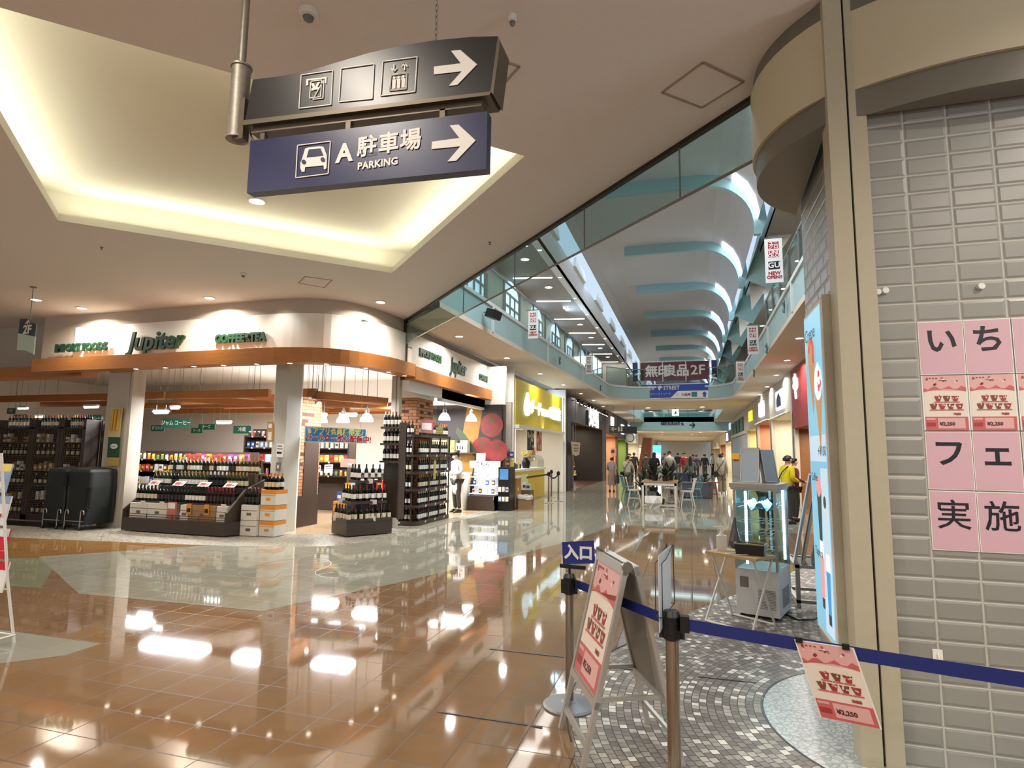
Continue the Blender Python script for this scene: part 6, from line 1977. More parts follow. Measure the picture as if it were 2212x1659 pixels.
belt((p1.x, p1.y, .86), (p0.x, p0.y, .88), 'short sagging belt between two stanchions before the yellow shop', .05, .12)
bpy.data.objects['barrier_belt.002'].data.materials[0] = m_black

# --- left: black grocery portal
BX_ = -4.75
m_bk = mat('portal_black', '#1c1b1d', .55)
t = thing('black_portal', 'black shop portal with spotlights and a lit white sign box', 'shopfront', (BX_, 29, 0))
MB().box(-6.4, 23.62, 0, BX_, 24.35, 3.9).build('side_pier', m_bk, t)
MB().box(-6.4, 33.6, 0, BX_, 34.9, 3.9).build('side_pier', m_bk, t)
MB().box(BX_ - .25, 24.35, 2.85, BX_, 33.6, 3.9).build('fascia', m_bk, t)
MB().box(-5.3, 26.0, 0, -5.05, 26.5, 2.85).build('inner_post', m_bk, t)
b = MB().box(BX_, 28.2, 2.9, BX_ + .1, 31.7, 3.6)
b.build('sign_box', mat('sign_dark', '#2c2b26', .4), t)
MB().text('久世福', facing_px((BX_ + .11, 28.45, 3.25)), .98, .02, bold=.02, sx=1.0).build('lettering', mat('glow_warmwhite', '#ffffff', .4, emit='#fffbe8', es=3.5), t)
sp_me = MB().bar((0, 0, 0), (.32, 0, .06), .03, .03).cyl((.32, 0, .06), (.26, 0, -.08), .06, 10).cyl((.262, 0, -.078), (.255, 0, -.09), .05, 10, m=1).mesh('spotlight', [m_black, m_glow])
for i in range(11):
    o = bpy.data.objects.new('spotlight', sp_me)
    COL.objects.link(o)
    o.parent = t
    o.location = Vector((BX_, 24.5 + i * .92, 3.74)) - Vector(OFF[t])
area('portal_wash', (BX_ + .3, 29, 3.7), .1, 45, NEUT, (-.6, 0, -1), sizey=9)
st(MB().box(-7.6, 24.0, 0, -7.5, 34, 3.0).flat([(-7.6, 24), (BX_, 24), (BX_, 34), (-7.6, 34)], 3.1, up=False).build('wall_portal', m_bk))
st(MB().flat([(-7.6, 24.3), (BX_ - .02, 24.3), (BX_ - .02, 33.7), (-7.6, 33.7)], .002).build('floor_11', mat('burgundy_floor', '#4a2a2c', .3)))
for k, (y0, y1) in enumerate(((24.6, 25.9), (26.7, 28.9), (29.1, 31.2), (31.4, 33.4))):
    t = thing('lit_shelf', '%s warm-lit shelf of jars inside the black portal' % ['first', 'second', 'third', 'fourth'][k], 'shelf', (-6.6, (y0 + y1) / 2, 0))
    MB().box(-7.3, y0, 0, -7.2, y1, 2.5).build('back_panel', mat('lit_wood', '#a5774a', .6), t)
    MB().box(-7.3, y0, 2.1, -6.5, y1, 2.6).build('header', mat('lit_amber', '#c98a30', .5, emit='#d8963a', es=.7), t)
    for j, z in enumerate((.35, .8, 1.2, 1.6)):
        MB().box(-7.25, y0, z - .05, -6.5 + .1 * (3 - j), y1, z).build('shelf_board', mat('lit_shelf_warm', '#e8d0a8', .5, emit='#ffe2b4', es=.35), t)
        packs((-6.55 + .1 * (3 - j), y0 + .15, z), (-6.55 + .1 * (3 - j), y1 - .15, z), int((y1 - y0) / .2), (j + k) % 2, (3, 6, 1, 2, 3), '', '', 1.5, stuff=True)
area('portal_shelf_glow', (-6.2, 29, 2.9), 1, 190, (1, .85, .65), sizey=8)
t = thing('hanging_placard', 'beige shield-shaped placard hanging before the black portal', 'sign', (-4.6, 26.3, 2.2))
p = [atx(u, v, -4.6) for u, v in ((1234, 954), (1253, 956), (1251, 982), (1244, 985), (1237, 982))]
MB().prism([(q.y, q.z) for q in p], -4.62, -4.59, 'YZ').build('board', mat('placard_beige', '#b9a78c', .6), t)
MB().cyl((-4.605, (p[0].y + p[1].y) / 2, p[0].z), (-4.605, (p[0].y + p[1].y) / 2, 4.14), .01, 6).build('rod', m_greym, t)
b = MB()
for f in (.25, .5, .7):
    q0, q1 = p[0].lerp(p[4], f), p[1].lerp(p[2], f)
    b.bar(q0.lerp(q1, .2) + Vector((.02, 0, 0)), q0.lerp(q1, .8) + Vector((.02, 0, 0)), .005, .05)
b.build('print', m_dkwood, t)

# --- further shops on both sides: each a shopfront with fascia, opening, sign
def shopfront(side, X, y0, y1, zb, zt, mf, mo, lb, sign=None, lamp=True, piers=None, depth=1.2):
    """side -1: left row (faces +x), +1: right row (faces -x)"""
    t = thing('shopfront', lb, 'shopfront', (X, (y0 + y1) / 2, 0))
    xb = X + side * .12
    MB().box(min(X, xb), y0, zb, max(X, xb), y1, zt).build('fascia', mf, t)
    xi = X + side * depth
    MB().wall([(X, y0), (xi, y0), (xi, y1), (X, y1)], 0, zb, smooth=False).flat([(X, y0), (xi, y0), (xi, y1), (X, y1)], zb - .01, up=False).build('interior_walls', mo, t)
    for y in (y0, y1):
        MB().box(min(X, xb), y + (.0 if y == y0 else -.2), 0, max(X, xb), y + (.2 if y == y0 else 0), zb - .002).build('pier', piers or m_post, t)
    if sign:
        s, ms, size, yc, zc, bx = sign
        xs = X - side * .02
        if bx:
            MB().box(min(X, X - side * .06), yc - bx[0] / 2, zc - bx[1] / 2, max(X, X - side * .06), yc + bx[0] / 2, zc + bx[1] / 2).build('sign_panel', bx[2], t)
            xs = X - side * .075
        xf = facing_px((xs, yc, zc)) if side < 0 else XF((xs, yc, zc), (0, -1, 0), (0, 0, 1))
        if s:
            MB().text(s, xf, size, .015, align='CENTER', bold=size * .03).build('lettering', ms, t)
    if lamp:
        area('shopfront_lamp', (X + side * depth * .5, (y0 + y1) / 2, zb - .12), .5, 20 * (y1 - y0), (1, .93, .82), sizey=(y1 - y0) * .8)
    return t
m_wl = mat('glow_white', '#ffffff', .4, emit='#f2f8ff', es=3)
m_red = mat('fascia_red', '#8e2426', .5)
m_fgr = mat('fascia_grey', '#b3aea6', .5)
m_peach = mat('interior_peach', '#cf9a70', .7)
m_creamw = mat('interior_cream', '#e2d7be', .7)
RX = 3.0
shopfront(1, RX, 14.5, 19.5, 2.35, 4.1, m_red, wood_mat('shop_oak', '#7a4a22', '#9a6430', .5), 'red fascia shop with glowing white characters behind the light box', ('や', m_wl, .8, 18.7, 3.5, None))
t = shopfront(1, RX, 19.6, 24.6, 2.9, 4.1, m_fgr, m_creamw, 'grey fascia shop with a navy logo over cream dotted walls', None)
MB().box(RX - .06, 21.0, 3.1, RX, 22.6, 3.75).build('sign_panel', mat('logo_white', '#e6f2ff', .4, emit='#d8ecff', es=1.4), t)
MB().prism([(21.3, 3.2), (22.3, 3.2), (22.3, 3.45), (21.8, 3.68), (21.3, 3.45)], RX - .075, RX - .062, 'YZ').build('navy_logo', mat('logo_navy', '#1a2a66', .4), t)
for i in range(12):
    lamp_child(t, RX - .12, 19.9 + i * .4, 2.9)
t = shopfront(1, RX, 24.7, 29.6, 2.95, 4.1, m_fgr, m_peach, 'grey fascia shop with peach walls and a pink wall motif', ('', m_wl, .6, 27.2, 3.5, (1.6, .6, m_wl)))
for i in range(10):
    lamp_child(t, RX - .12, 25.0 + i * .45, 2.95)
MB().prism([(25.6 + .5 * math.cos(a) * (1 + .2 * math.sin(3 * a)), 1.9 + .45 * math.sin(a)) for a in [k * PI / 9 for k in range(18)]], RX + 1.1, RX + 1.13, 'YZ').build('pink_motif', mat('motif_pink', '#d868c8', .5, emit='#e070d8', es=.8), t)
shopfront(1, RX, 29.7, 34.6, 2.85, 4.1, m_fgr, mat('interior_lemon', '#e0cf96', .7), 'grey fascia shop with a small yellow lit sign', ('', m_wl, .4, 32, 3.5, (1.6, .5, mat('sign_yellow', '#e4e02a', .4, emit='#e8e43a', es=.9))))
t = shopfront(1, RX, 34.7, 47.5, 2.75, 4.1, m_fgr, mat('shutter_grey', '#8f9399', .6), 'closed grey shuttered shop with four dark green sign panels', None, lamp=False, depth=.05)
for i in range(4):
    MB().box(RX - .05, 36.4 + i * 2.7, 2.95, RX, 38.4 + i * 2.7, 3.75).build('green_panel', mat('panel_green', '#14503c', .5), t)
t = thing('yellow_flag', 'yellow and red small flag sign sticking out before the grey shutter', 'sign', (2.7, 30, 2.0))
p = [at(u, v, 31) for u, v in ((1580, 979), (1597, 979), (1596, 993), (1580, 991))]
MB().prism([(q.x, q.z) for q in p], 30.98, 31.0, 'XZ').build('flag', mat('flag_yellow', '#d8a82a', .5), t)
MB().box(p[3].x + .1, 30.98, p[3].z - .12, p[2].x, 31.0, p[3].z - .02).build('red_strip', m_red, t)
MB().cyl((p[1].x, 30.99, p[1].z - .1), (3.0, 30.99, p[1].z - .1), .02, 6).build('arm', m_greym, t)
shopfront(1, RX, 47.6, 55, 2.55, 3.45, mat('fascia_navy', '#28324e', .5), m_creamw, 'navy fascia shop beyond the grey shutter', ('', m_wl, .7, 52, 3.0, (1.6, .6, m_wl)))
shopfront(1, RX, 55.1, 66, 2.5, 3.45, m_creamw, wood_mat('shop_oak2', '#b07a4a', '#d09a68', .5), 'far bright wood-lined shop on the right', ('', m_wl, .5, 60, 3.0, None))
shopfront(1, RX, 66.1, 94, 2.4, 3.45, m_post, m_creamw, 'farthest shop row on the right side of the hall', None)
m_brn = mat('fascia_brown', '#5a3020', .5)
shopfront(-1, BX_, 35, 41.0, 2.7, 4.1, m_brn, m_peach, 'brown fascia shop after the black portal', ('', m_wl, .8, 38, 3.4, (1.2, .9, m_wl)), piers=m_brn)
shopfront(-1, BX_, 41.1, 48.0, 2.6, 4.1, m_bk, mat('interior_leaf', '#8aa04a', .7), 'black fascia shop with a leafy green display', ('', m_wl, .8, 44, 3.3, (1.6, .7, m_wl)), piers=m_bk)
t = thing('round_blade_sign', 'round white blade sign over the left far shops', 'sign', (-4.4, 46, 2.9))
MB().cyl((-4.4, 45.95, 2.75), (-4.4, 46.05, 2.75), .42, 20).build('disc', m_paperw, t)
MB(Matrix.Translation((-4.4, 45.94, 2.75)) @ Matrix.Rotation(PI / 2, 4, 'X')).lathe([(.30, -.02), (.34, -.02), (.34, .02), (.30, .02)], n=20).build('ring', m_ink, t)
MB().bar((-4.75, 46, 2.75), (-4.4, 46, 2.75), .03, .03).build('arm', m_greym, t)
shopfront(-1, BX_, 48.1, 58, 2.5, 3.45, m_white, m_creamw, 'white fascia shop far down the left side', ('', m_wl, .8, 53, 3.0, (2, .5, m_wl)))
shopfront(-1, BX_, 58.1, 94, 2.4, 3.45, m_post, m_creamw, 'farthest shop row on the left side of the hall', None)
t = thing('direction_sign', 'small dark hanging sign with left arrow beside the brown shop', 'sign', (-4.3, 33, 2.9))
p = [at(u, v, 33) for u, v in ((1316, 919), (1376, 922), (1376, 937), (1316, 935))]
MB().prism([(q.x, q.z) for q in p], 32.95, 33.0, 'XZ').build('panel', m_signblk, t)
q = at(1321, 927, 33)
b = MB().bar((q.x, 32.94, q.z), (q.x + .28, 32.94, q.z), .01, .05)
for s in (-1, 1):
    b.bar((q.x, 32.94, q.z), (q.x + .12, 32.94, q.z + s * .11), .01, .05)
for i in range(2):
    c_ = at(1337 + 6 * i, 927, 33)
    b.box(c_.x - .04, 32.94, c_.z - .12, c_.x + .04, 32.945, c_.z + .06).cyl((c_.x, 32.94, c_.z + .1), (c_.x, 32.945, c_.z + .1), .035, 8)
b.build('pictograms', m_signwht, t)
for u in (1325, 1370):
    q = at(u, 920, 33)
    MB().cyl((q.x, 32.97, q.z), (q.x, 32.97, 4.15), .012, 6).build('drop_rod', m_greym, t)
t = thing('round_face_sign', 'pink placard with round picture standing before the brown shop', 'sign', (-3.8, 31, 1.2))
p = [at(u, v, 31.5) for u, v in ((1319, 968), (1331, 968), (1331, 985), (1319, 985))]
MB().prism([(q.x, q.z) for q in p], 31.48, 31.5, 'XZ').build('board', mat('placard_pink', '#c79a98', .5), t)
MB().cyl((p[0].lerp(p[1], .5).x, 31.49, 0), (p[0].lerp(p[1], .5).x, 31.49, p[2].z), .02, 8).lathe([(0, 0), (.16, 0), (.16, .02), (0, .03)], (p[0].lerp(p[1], .5).x, 31.49, 0), 14).build('stand_pole', m_greym, t)
q = p[0].lerp(p[2], .42)
MB().cyl((q.x, 31.475, q.z), (q.x, 31.47, q.z), .10, 14).build('round_picture', m_brn, t)

# --- balustrades, banners, signs above
def balustrade(path, lb, step=1.5, z0_=4.88, h=.86):
    t = thing('glass_balustrade', lb, 'railing', (*path[len(path) // 2], z0_))
    L = [0]
    for a, c_ in zip(path, path[1:]):
        L.append(L[-1] + (Vector(c_) - Vector(a)).length)
    n = max(2, int(L[-1] / step))
    pts = [along(path, i / n)[0] for i in range(n + 1)]
    g = MB()
    for a, c_ in zip(pts, pts[1:]):
        g.bar((a.x, a.y, z0_ + h / 2), (c_.x, c_.y, z0_ + h / 2), .012, h - .06)
    g.build('glass', m_glass, t)
    pm = MB().box(-.022, -.022, 0, .022, .022, h).mesh('post', [m_greym])
    for p in pts:
        o = bpy.data.objects.new('post', pm)
        COL.objects.link(o)
        o.parent = t
        o.location = Vector((p.x, p.y, z0_)) - Vector(OFF[t])
    b = MB()
    b.tube([(p.x, p.y, z0_ + h) for p in pts], .025, 6)
    b.build('handrail', m_steel, t)
    return t
vin = offset_path(void, .12)
balustrade(vin[:4], 'glass balustrade along the left upper walkway', 1.25)
balustrade(vin[-3:], 'glass balustrade along the right upper walkway', 1.25)
balustrade(vin[4:-4], 'glass balustrade along the bridge and its rounded corners', 1.3)
t = thing('wall_sign', 'dark red three-panel sign with white characters on the bridge railing', 'sign', (-.6, 30.2, 5.4))
BY = 29.88
p = [at(u, v, BY) for u, v in ((1383, 783), (1533, 778), (1533, 820), (1383, 824))]
xf = XF(p[3], (p[2] - p[3]), (0, 0, 1))
wS, hS = (p[2] - p[3]).length, (p[0] - p[3]).length
for k in range(3):
    MB(xf).box(wS * (k / 3 + .006), .03, -.02, wS * ((k + 1) / 3 - .006), hS - .03, .0).build('panel', mat('panel_maroon', '#5c1420', .35), t)
MB(xf).box(-.12 - .25, 0, -.03, -.12, hS, -.01).box(wS + .1, 0, -.03, wS + .35, hS, -.01).build('side_panel', mat('panel_navy', '#1d2460', .4), t)
b = MB()
for f in (0, 1 / 3, 2 / 3, 1):
    b.xf = xf
    b.box(wS * f - .02, -.05, -.03, wS * f + .02, hS + .05, .004)
b.box(-.02, hS, -.03, wS + .02, hS + .04, .004)
b.build('frame', m_rim, t)
b = MB()
b.text('無印', xf @ Matrix.Translation((wS * .075, hS * .48, .006)), .62, .004, bold=.018, space=.95)
b.text('良品', xf @ Matrix.Translation((wS * .345, hS * .48, .006)), .62, .004, bold=.018, space=.95)
b.text('2F', xf @ Matrix.Translation((wS * .73, hS * .50, .006)), .66, .004, bold=.01, sx=1.1)
b.build('lettering', m_signwht, t)
t = thing('street_sign', 'blue and white street name sign on the bridge face', 'sign', (-.6, 29.95, 4.5))
p = [at(u, v, 29.92) for u, v in ((1383, 831), (1532, 828), (1533, 859), (1383, 862))]
xf = XF(p[3], (p[2] - p[3]), (0, 0, 1))
wS, hS = (p[2] - p[3]).length, (p[0] - p[3]).length
MB(xf).box(0, 0, -.03, wS, hS, 0).build('board', m_paperw, t)
MB(xf).add([(.02, .04, .002), (wS * .45, .04, .002), (wS * .55, hS * .5, .002), (wS - .02, hS * .5, .002), (wS - .02, hS - .03, .002), (.02, hS - .03, .002)], [(0, 1, 2, 3, 4, 5)]).build('blue_field', mat('street_blue', '#1c3f9c', .4), t)
b = MB()
b.text('RIVER', xf @ Matrix.Translation((wS * .02, hS * .72, .004)), .27, .002, bold=.006, space=1.15, sx=.8)
b.text('STREET', xf @ Matrix.Translation((wS * .345, hS * .72, .004)), .27, .002, bold=.006, space=1.1, sx=.8)
b.text('リバーストリート', xf @ Matrix.Translation((wS * .14, hS * .32, .004)), .13, .002)
b.xf = xf
b.prism([(wS * .255, hS * .84), (wS * .30, hS * .9), (wS * .335, hS * .78), (wS * .30, hS * .7), (wS * .29, hS * .55), (wS * .275, hS * .62)], .003, .005, 'XY')
b.build('lettering', m_signwht, t)
b = MB(xf).prism([(wS * .91, hS * .06), (wS * .95, hS * .06), (wS * .95, hS * .26), (wS * .965, hS * .26), (wS * .93, hS * .44), (wS * .89, hS * .26), (wS * .91, hS * .26)], .003, .005, 'XY')
b.build('up_arrow', mat('street_blue'), t)
b = MB(xf).box(wS * .745, hS * .08, .002, wS * .825, hS * .42, .004)
b.build('green_mark', mat('mark_green', '#2f7a6a', .5), t)
MB().text('H&M', xf @ Matrix.Translation((wS * .60, hS * .24, .004)), .2, .002, shear=.2, bold=.004).text('1F', xf @ Matrix.Translation((wS * .525, hS * .24, .004)), .1, .002).build('red_mark', m_red, t)
t = thing('restaurant_sign', 'black restaurant lettering with right arrow on the far bridge', 'sign', (-.6, 49.9, 4))
p0, p1 = at(1428, 915, 49.95), at(1473, 917, 49.95)
MB().text('RESTAURANT st.', facing_cam((p0.x, 49.94, p0.z)), .34, .01, bold=.012, sx=.72).build('lettering', m_black, t)
q0, q1 = at(1489, 918, 49.95), at(1501, 918.4, 49.95)
b = MB().bar((q0.x, 49.94, q0.z), (q1.x, 49.94, q0.z), .02, .07)
for s in (-1, 1):
    b.bar((q1.x, 49.94, q0.z), (q1.x - .2, 49.94, q0.z + s * .2), .02, .07)
b.build('arrow', m_black, t)
# far bridge, lower than the near one
st(MB().wall([(-4.75, 50), (3.0, 50)], 3.45, 4.55, smooth=False).flat([(-4.75, 50), (3.0, 50), (3.0, 98), (-4.75, 98)], 3.45, up=False, m=1).build('wall_far_bridge', [m_teal, m_soff]))
balustrade([(-4.6, 49.9), (2.9, 49.9)], 'glass balustrade on the far bridge', 1.3, 4.55, .8)

def shop_banner(q, X, lb):
    P = [atx(u, v, X) for u, v in q]
    yc = sum(p.y for p in P) / 4
    zt, zb = (P[0].z + P[1].z) / 2, (P[2].z + P[3].z) / 2
    s = 1 if X > 0 else -1
    w = (zt - zb) * .36
    xc = X - s * (w / 2 + .06)
    t = thing('shop_banner', lb, 'banner', (xc, yc, zt), 0, 'small white banners hung from the upper walkways')
    H_ = zt - zb
    MB().box(xc - w / 2, yc - .008, zb, xc + w / 2, yc + .008, zt).build('cloth', m_paperw, t)
    b = MB()
    b.box(xc - w * .3, yc - .011, zt - H_ * .23, xc + w * .3, yc - .008, zt - H_ * .07, 0)
    b.box(xc - w * .3, yc - .011, zt - H_ * .43, xc + w * .3, yc - .008, zt - H_ * .27, 0)
    b.box(xc - w * .32, yc - .011, zt - H_ * .70, xc + w * .32, yc - .008, zt - H_ * .52, 1)
    for s_, dz, m, sz in (('ユニ', .115, 2, .22), ('クロ', .19, 2, .22), ('UNI', .315, 2, .24), ('QLO', .39, 2, .24), ('GU', .61, 2, .38), ('NEW', .79, 0, .24), ('OPEN!!', .88, 0, .22)):
        b.text(s_, facing_cam((xc, yc - .013, zt - H_ * dz)), w * sz * 1.25, .001, m=m, align='CENTER', bold=.003)
    b.build('print', [mat('banner_red', '#b01e2c', .5), m_ink, m_paperw], t)
    MB().bar((X, yc, zt + .02), (xc - s * w * .5, yc, zt + .02), .02, .02).build('arm', m_greym, t)
shop_banner([(1680, 510), (1717, 512), (1717, 612), (1683, 610)], 1.9, 'nearest white shop banner on the right upper walkway by the tiled pillar')
shop_banner([(1633, 702), (1653, 703), (1655, 765), (1635, 764)], 1.95, 'middle white shop banner on the right upper walkway')
shop_banner([(1604, 782), (1617, 783), (1622, 825), (1606, 825)], 1.98, 'farthest white shop banner, right end of the bridge')
shop_banner([(1127, 671), (1144, 672), (1145, 733), (1129, 732)], -3.95, 'nearest white shop banner on the left upper walkway')
shop_banner([(1255, 768), (1267, 769), (1268, 809), (1256, 808)], -3.75, 'farther white shop banner on the left upper walkway')
# loudspeaker, bird marks, cameras
p = atx(1064, 679, -4.0)
t = thing('loudspeaker', 'black loudspeaker on the left teal bulkhead', 'speaker', p)
MB(Matrix.Translation(p) @ Matrix.Rotation(.3, 4, 'Y') @ Matrix.Rotation(-.4, 4, 'Z')).box(-.08, -.14, -.09, .14, .14, .09).build('cabinet', m_black, t)
MB().bar(p + Vector((-.2, 0, .05)), p + Vector((.03, 0, .05)), .03, .03).build('bracket', m_greym, t)
for (u, v), X, lb in (((1206, 779), -3.9, 'dark bird-shaped mark on the left teal bulkhead, nearer one'), ((1295, 838), -3.72, 'dark bird-shaped mark on the left teal bulkhead, farther one'), ((1698, 662), 1.9, 'dark bird-shaped mark on the right teal bulkhead, nearest'), ((1660, 753), 1.93, 'dark bird-shaped mark on the right teal bulkhead, middle'), ((1632, 806), 1.97, 'dark bird-shaped mark on the right teal bulkhead, farthest')):
    p = atx(u, v, X)
    s = -1 if X > 0 else 1
    b = MB()
    for dy, dz in ((-.13, .1), (.13, .1), (-.05, -.13), (.1, -.08)):
        b.bar(p + Vector((s * .03, 0, 0)), p + Vector((s * .05, dy, dz)), .02, .05)
    tag(b.build('bird_mark', mat('mark_dark', '#4b5a58', .5), loc=p), lb, 'wall mark')
# exit sign and soffit lights
p = at(1459, 891, 34.5)
t = thing('exit_sign', 'small lit green and white exit sign under the bridge', 'exit sign', p)
MB().box(p.x - .2, 34.48, p.z - .2, p.x + .2, 34.56, p.z + .2).build('housing', m_paperw, t)
MB().box(p.x - .18, 34.475, p.z - .18, p.x + .18, 34.48, p.z + .18).build('lit_face', mat('exit_face', '#ddffee', .4, emit='#b8f0e0', es=2.2), t)
b = MB().box(p.x - .02, 34.47, p.z - .1, p.x + .06, 34.474, p.z + .06).bar((p.x - .1, 34.472, p.z - .1), (p.x, 34.472, p.z), .004, .04)
b.build('runner_mark', mat('exit_green', '#1a8a5a', .5), t)
MB().cyl((p.x, 34.52, p.z + .2), (p.x, 34.52, 4.15), .02, 8).build('drop_rod', m_greym, t)
LS = [(992, 726), (1095, 773), (1167, 807), (1217, 831), (1255, 850), (1282, 865), (1303, 878)]
for i, (u, v) in enumerate(LS):
    p = atz(u, v, 4.15)
    downlight(p.x, p.y, 4.15, ('%s soffit downlight under the left upper walkway, counted from the glass screen' % ['first', 'second', 'third', 'fourth', 'fifth', 'sixth', 'seventh'][i]), s=1.0)
for i, (u, v) in enumerate(((1727, 730), (1700, 778), (1677, 810), (1657, 835), (1642, 852))):
    p = atz(u, v, 4.15)
    downlight(p.x, p.y, 4.15, ('%s soffit downlight under the right upper walkway, counted from the light box' % ['first', 'second', 'third', 'fourth', 'fifth'][i]), s=1.0)
for (u, v), lb in (((1400, 881), 'left front downlight under the bridge'), ((1406, 889), 'left rear downlight under the bridge'), ((1517, 879), 'right front downlight under the bridge'), ((1514, 888), 'right rear downlight under the bridge')):
    p = atz(u, v, 4.15)
    downlight(p.x, p.y, 4.15, lb, s=1.6)
for k, (x, y) in enumerate(((-2.3, 54), (.9, 54), (-2.6, 60), (.2, 60), (-1.0, 68), (1.6, 70), (-2.8, 76), (-.3, 80))):
    downlight(x, y, 3.45, 'downlight in the far hall ceiling beyond the second bridge', 'far hall downlights', s=1.8)
# gallery strip lights
for i in range(11):
    y = 11.5 + i * 3.0
    t = thing('strip_light', 'slanted strip light on the left gallery ceiling', 'ceiling light', (-4.5, y, 7.08), 0, 'gallery strip lights')
    MB().bar((-5.3, y, 7.085), (-4.05, y + .25, 7.085), .12, .03).build('housing', m_rim, t)
    MB().bar((-5.28, y, 7.066), (-4.07, y + .24, 7.066), .09, .012).build('tube', m_glow, t)
    downlight(-4.45, y + 1.4, 7.1, 'round downlight between the strip lights of the left gallery', 'gallery round downlights', 1.4)
for i in range(12):
    downlight(-3.81, 12.5 + i * 2.6, 7.05, 'small round light in the edge beam above the left gallery', 'gallery edge lights', .7)
for i in range(7):
    downlight(3.1, 12 + i * 3, 7.1, 'round downlight on the right gallery ceiling', 'right gallery downlights', 1.2)
# far hall furniture
t = thing('escalator_side', 'brown slanting escalator side panel far down the hall', 'escalator', (-3, 52, 0))
p = [at(u, v, 50.5) for u, v in ((1389, 945), (1408, 946), (1405, 1000), (1380, 1022), (1376, 1022))]
MB().prism([(q.x, q.z) for q in p], 50.5, 51.5, 'XZ').build('side_panel', mat('panel_russet', '#7a3f22', .5), t)
t = thing('lit_totem', 'bright blue and white lit totem sign far down the hall', 'sign', (-2.2, 49, 0))
p = [at(u, v, 48) for u, v in ((1410, 962), (1428, 962), (1427, 1003), (1409, 1003))]
MB().prism([(q.x, q.z) for q in p], 48, 48.2, 'XZ').build('cabinet', m_paperw, t)
MB().prism([(q.x * .995 + .0, q.z) for q in (p[0], p[1], p[1].lerp(p[2], .4), p[0].lerp(p[3], .4))], 47.98, 48, 'XZ').build('blue_face', mat('totem_blue', '#5cc0f0', .4, emit='#54bcf0', es=1.6), t)
MB().prism([(q.x, q.z) for q in (p[0].lerp(p[3], .4), p[1].lerp(p[2], .4), p[2], p[3])], 47.98, 48, 'XZ').build('white_face', mat('totem_white', '#ffffff', .4, emit='#f4fbff', es=1.6), t)
MB().box(p[3].x, 47.9, 0, p[2].x, 48.3, p[3].z).build('base', m_post, t)

# --- seating island in the middle of the hall
m_chw, m_cht = mat('chair_white', '#cfc9be', .45), mat('chair_teal', '#4f7f86', .45)
def chair(x, y, rz, m, lb):
    t = thing('spindle_chair', lb, 'chair', (x, y, 0), rz)
    b = MB().prism([(.21 * math.cos(a) * (1 if math.cos(a) < .9 else 1), .20 * math.sin(a)) for a in [i * PI / 9 for i in range(18)]], .43, .465, 'XY')
    b.build('seat', m, t, local=True)
    for sx in (-1, 1):
        for sy in (-1, 1):
            MB().cyl((sx * .13, sy * .12, .43), (sx * .20, sy * .20, 0), .019, 8, r2=.013).build('leg', m, t, local=True)
    b = MB()
    for sx in (-1, 1):
        b.cyl((sx * .17, -.165, .2), (sx * .17, .165, .2), .01, 6)
    b.cyl((-.17, 0, .2), (.17, 0, .2), .01, 6)
    b.build('stretcher', m, t, local=True)
    b = MB()
    for i in range(6):
        x_ = -.15 + .06 * i
        b.cyl((x_, .17, .46), (x_ * 1.2, .245, .80), .009, 6)
    b.build('spindles', m, t, local=True)
    MB().tube([(-.21, .235, .80), (-.1, .255, .815), (.1, .255, .815), (.21, .235, .80)], .022, 8).build('crest_rail', m, t, local=True)
    return t
t = thing('display_table', 'white-framed wooden table with plants in the hall centre', 'table', (-.9, 18.9, 0))
MB().box(-1.42, 18.1, .70, -.38, 19.7, .74).build('table_top', wood_mat('table_tan', '#8d7048', '#a88a5c', .4), t)
for y in (18.15, 19.65):
    for x in (-1.37, -.43):
        MB().box(x - .03, y - .03, 0, x + .03, y + .03, .70).build('leg', m_chw, t)
    MB().box(-1.37, y - .025, .02, -.43, y + .025, .07).build('floor_rail', m_chw, t)
MB().box(-1.40, 18.12, .62, -.40, 18.16, .70).build('apron', m_chw, t)
chair(-1.66, 18.6, math.radians(95), m_chw, 'white spindle chair left of the display table')
chair(-2.0, 20.3, math.radians(110), m_cht, 'teal spindle chair left of the display table')
chair(-.12, 18.7, math.radians(-80), m_chw, 'white spindle chair right of the display table')
chair(-.62, 19.95, math.radians(20), m_chw, 'white spindle chair behind the display table')
chair(.10, 20.1, math.radians(-60), m_cht, 'teal spindle chair behind the right white chair')
t = thing('faceted_pot', 'white faceted plant pot on the floor before the display table', 'plant pot', (-1.03, 17.65, 0))
b = MB()
rgs = []
for z, r, o in ((0, .14, 0), (.16, .27, .5), (.34, .25, 0), (.34, .22, 0), (.2, .2, .5)):
    rgs.append([(-1.03 + r * math.cos((i + o) * PI / 3), 17.65 + r * math.sin((i + o) * PI / 3), z) for i in range(6)])
b.add(rgs[0], [(5, 4, 3, 2, 1, 0)])
for a, c_ in zip(rgs, rgs[1:]):
    for i in range(6):
        b.add([a[i], a[(i + 1) % 6], c_[(i + 1) % 6], c_[i]], [(0, 1, 2), (0, 2, 3)])
b.build('shell', mat('pot_white', '#d9d6d0', .5), t)
b = MB().add(rgs[4], [tuple(range(6))])
b.build('soil', mat('soil', '#2c2119', .9), t)
m_leaf = mat('leaf_dark', '#232d1e', .5, noise=.4, nscale=12)
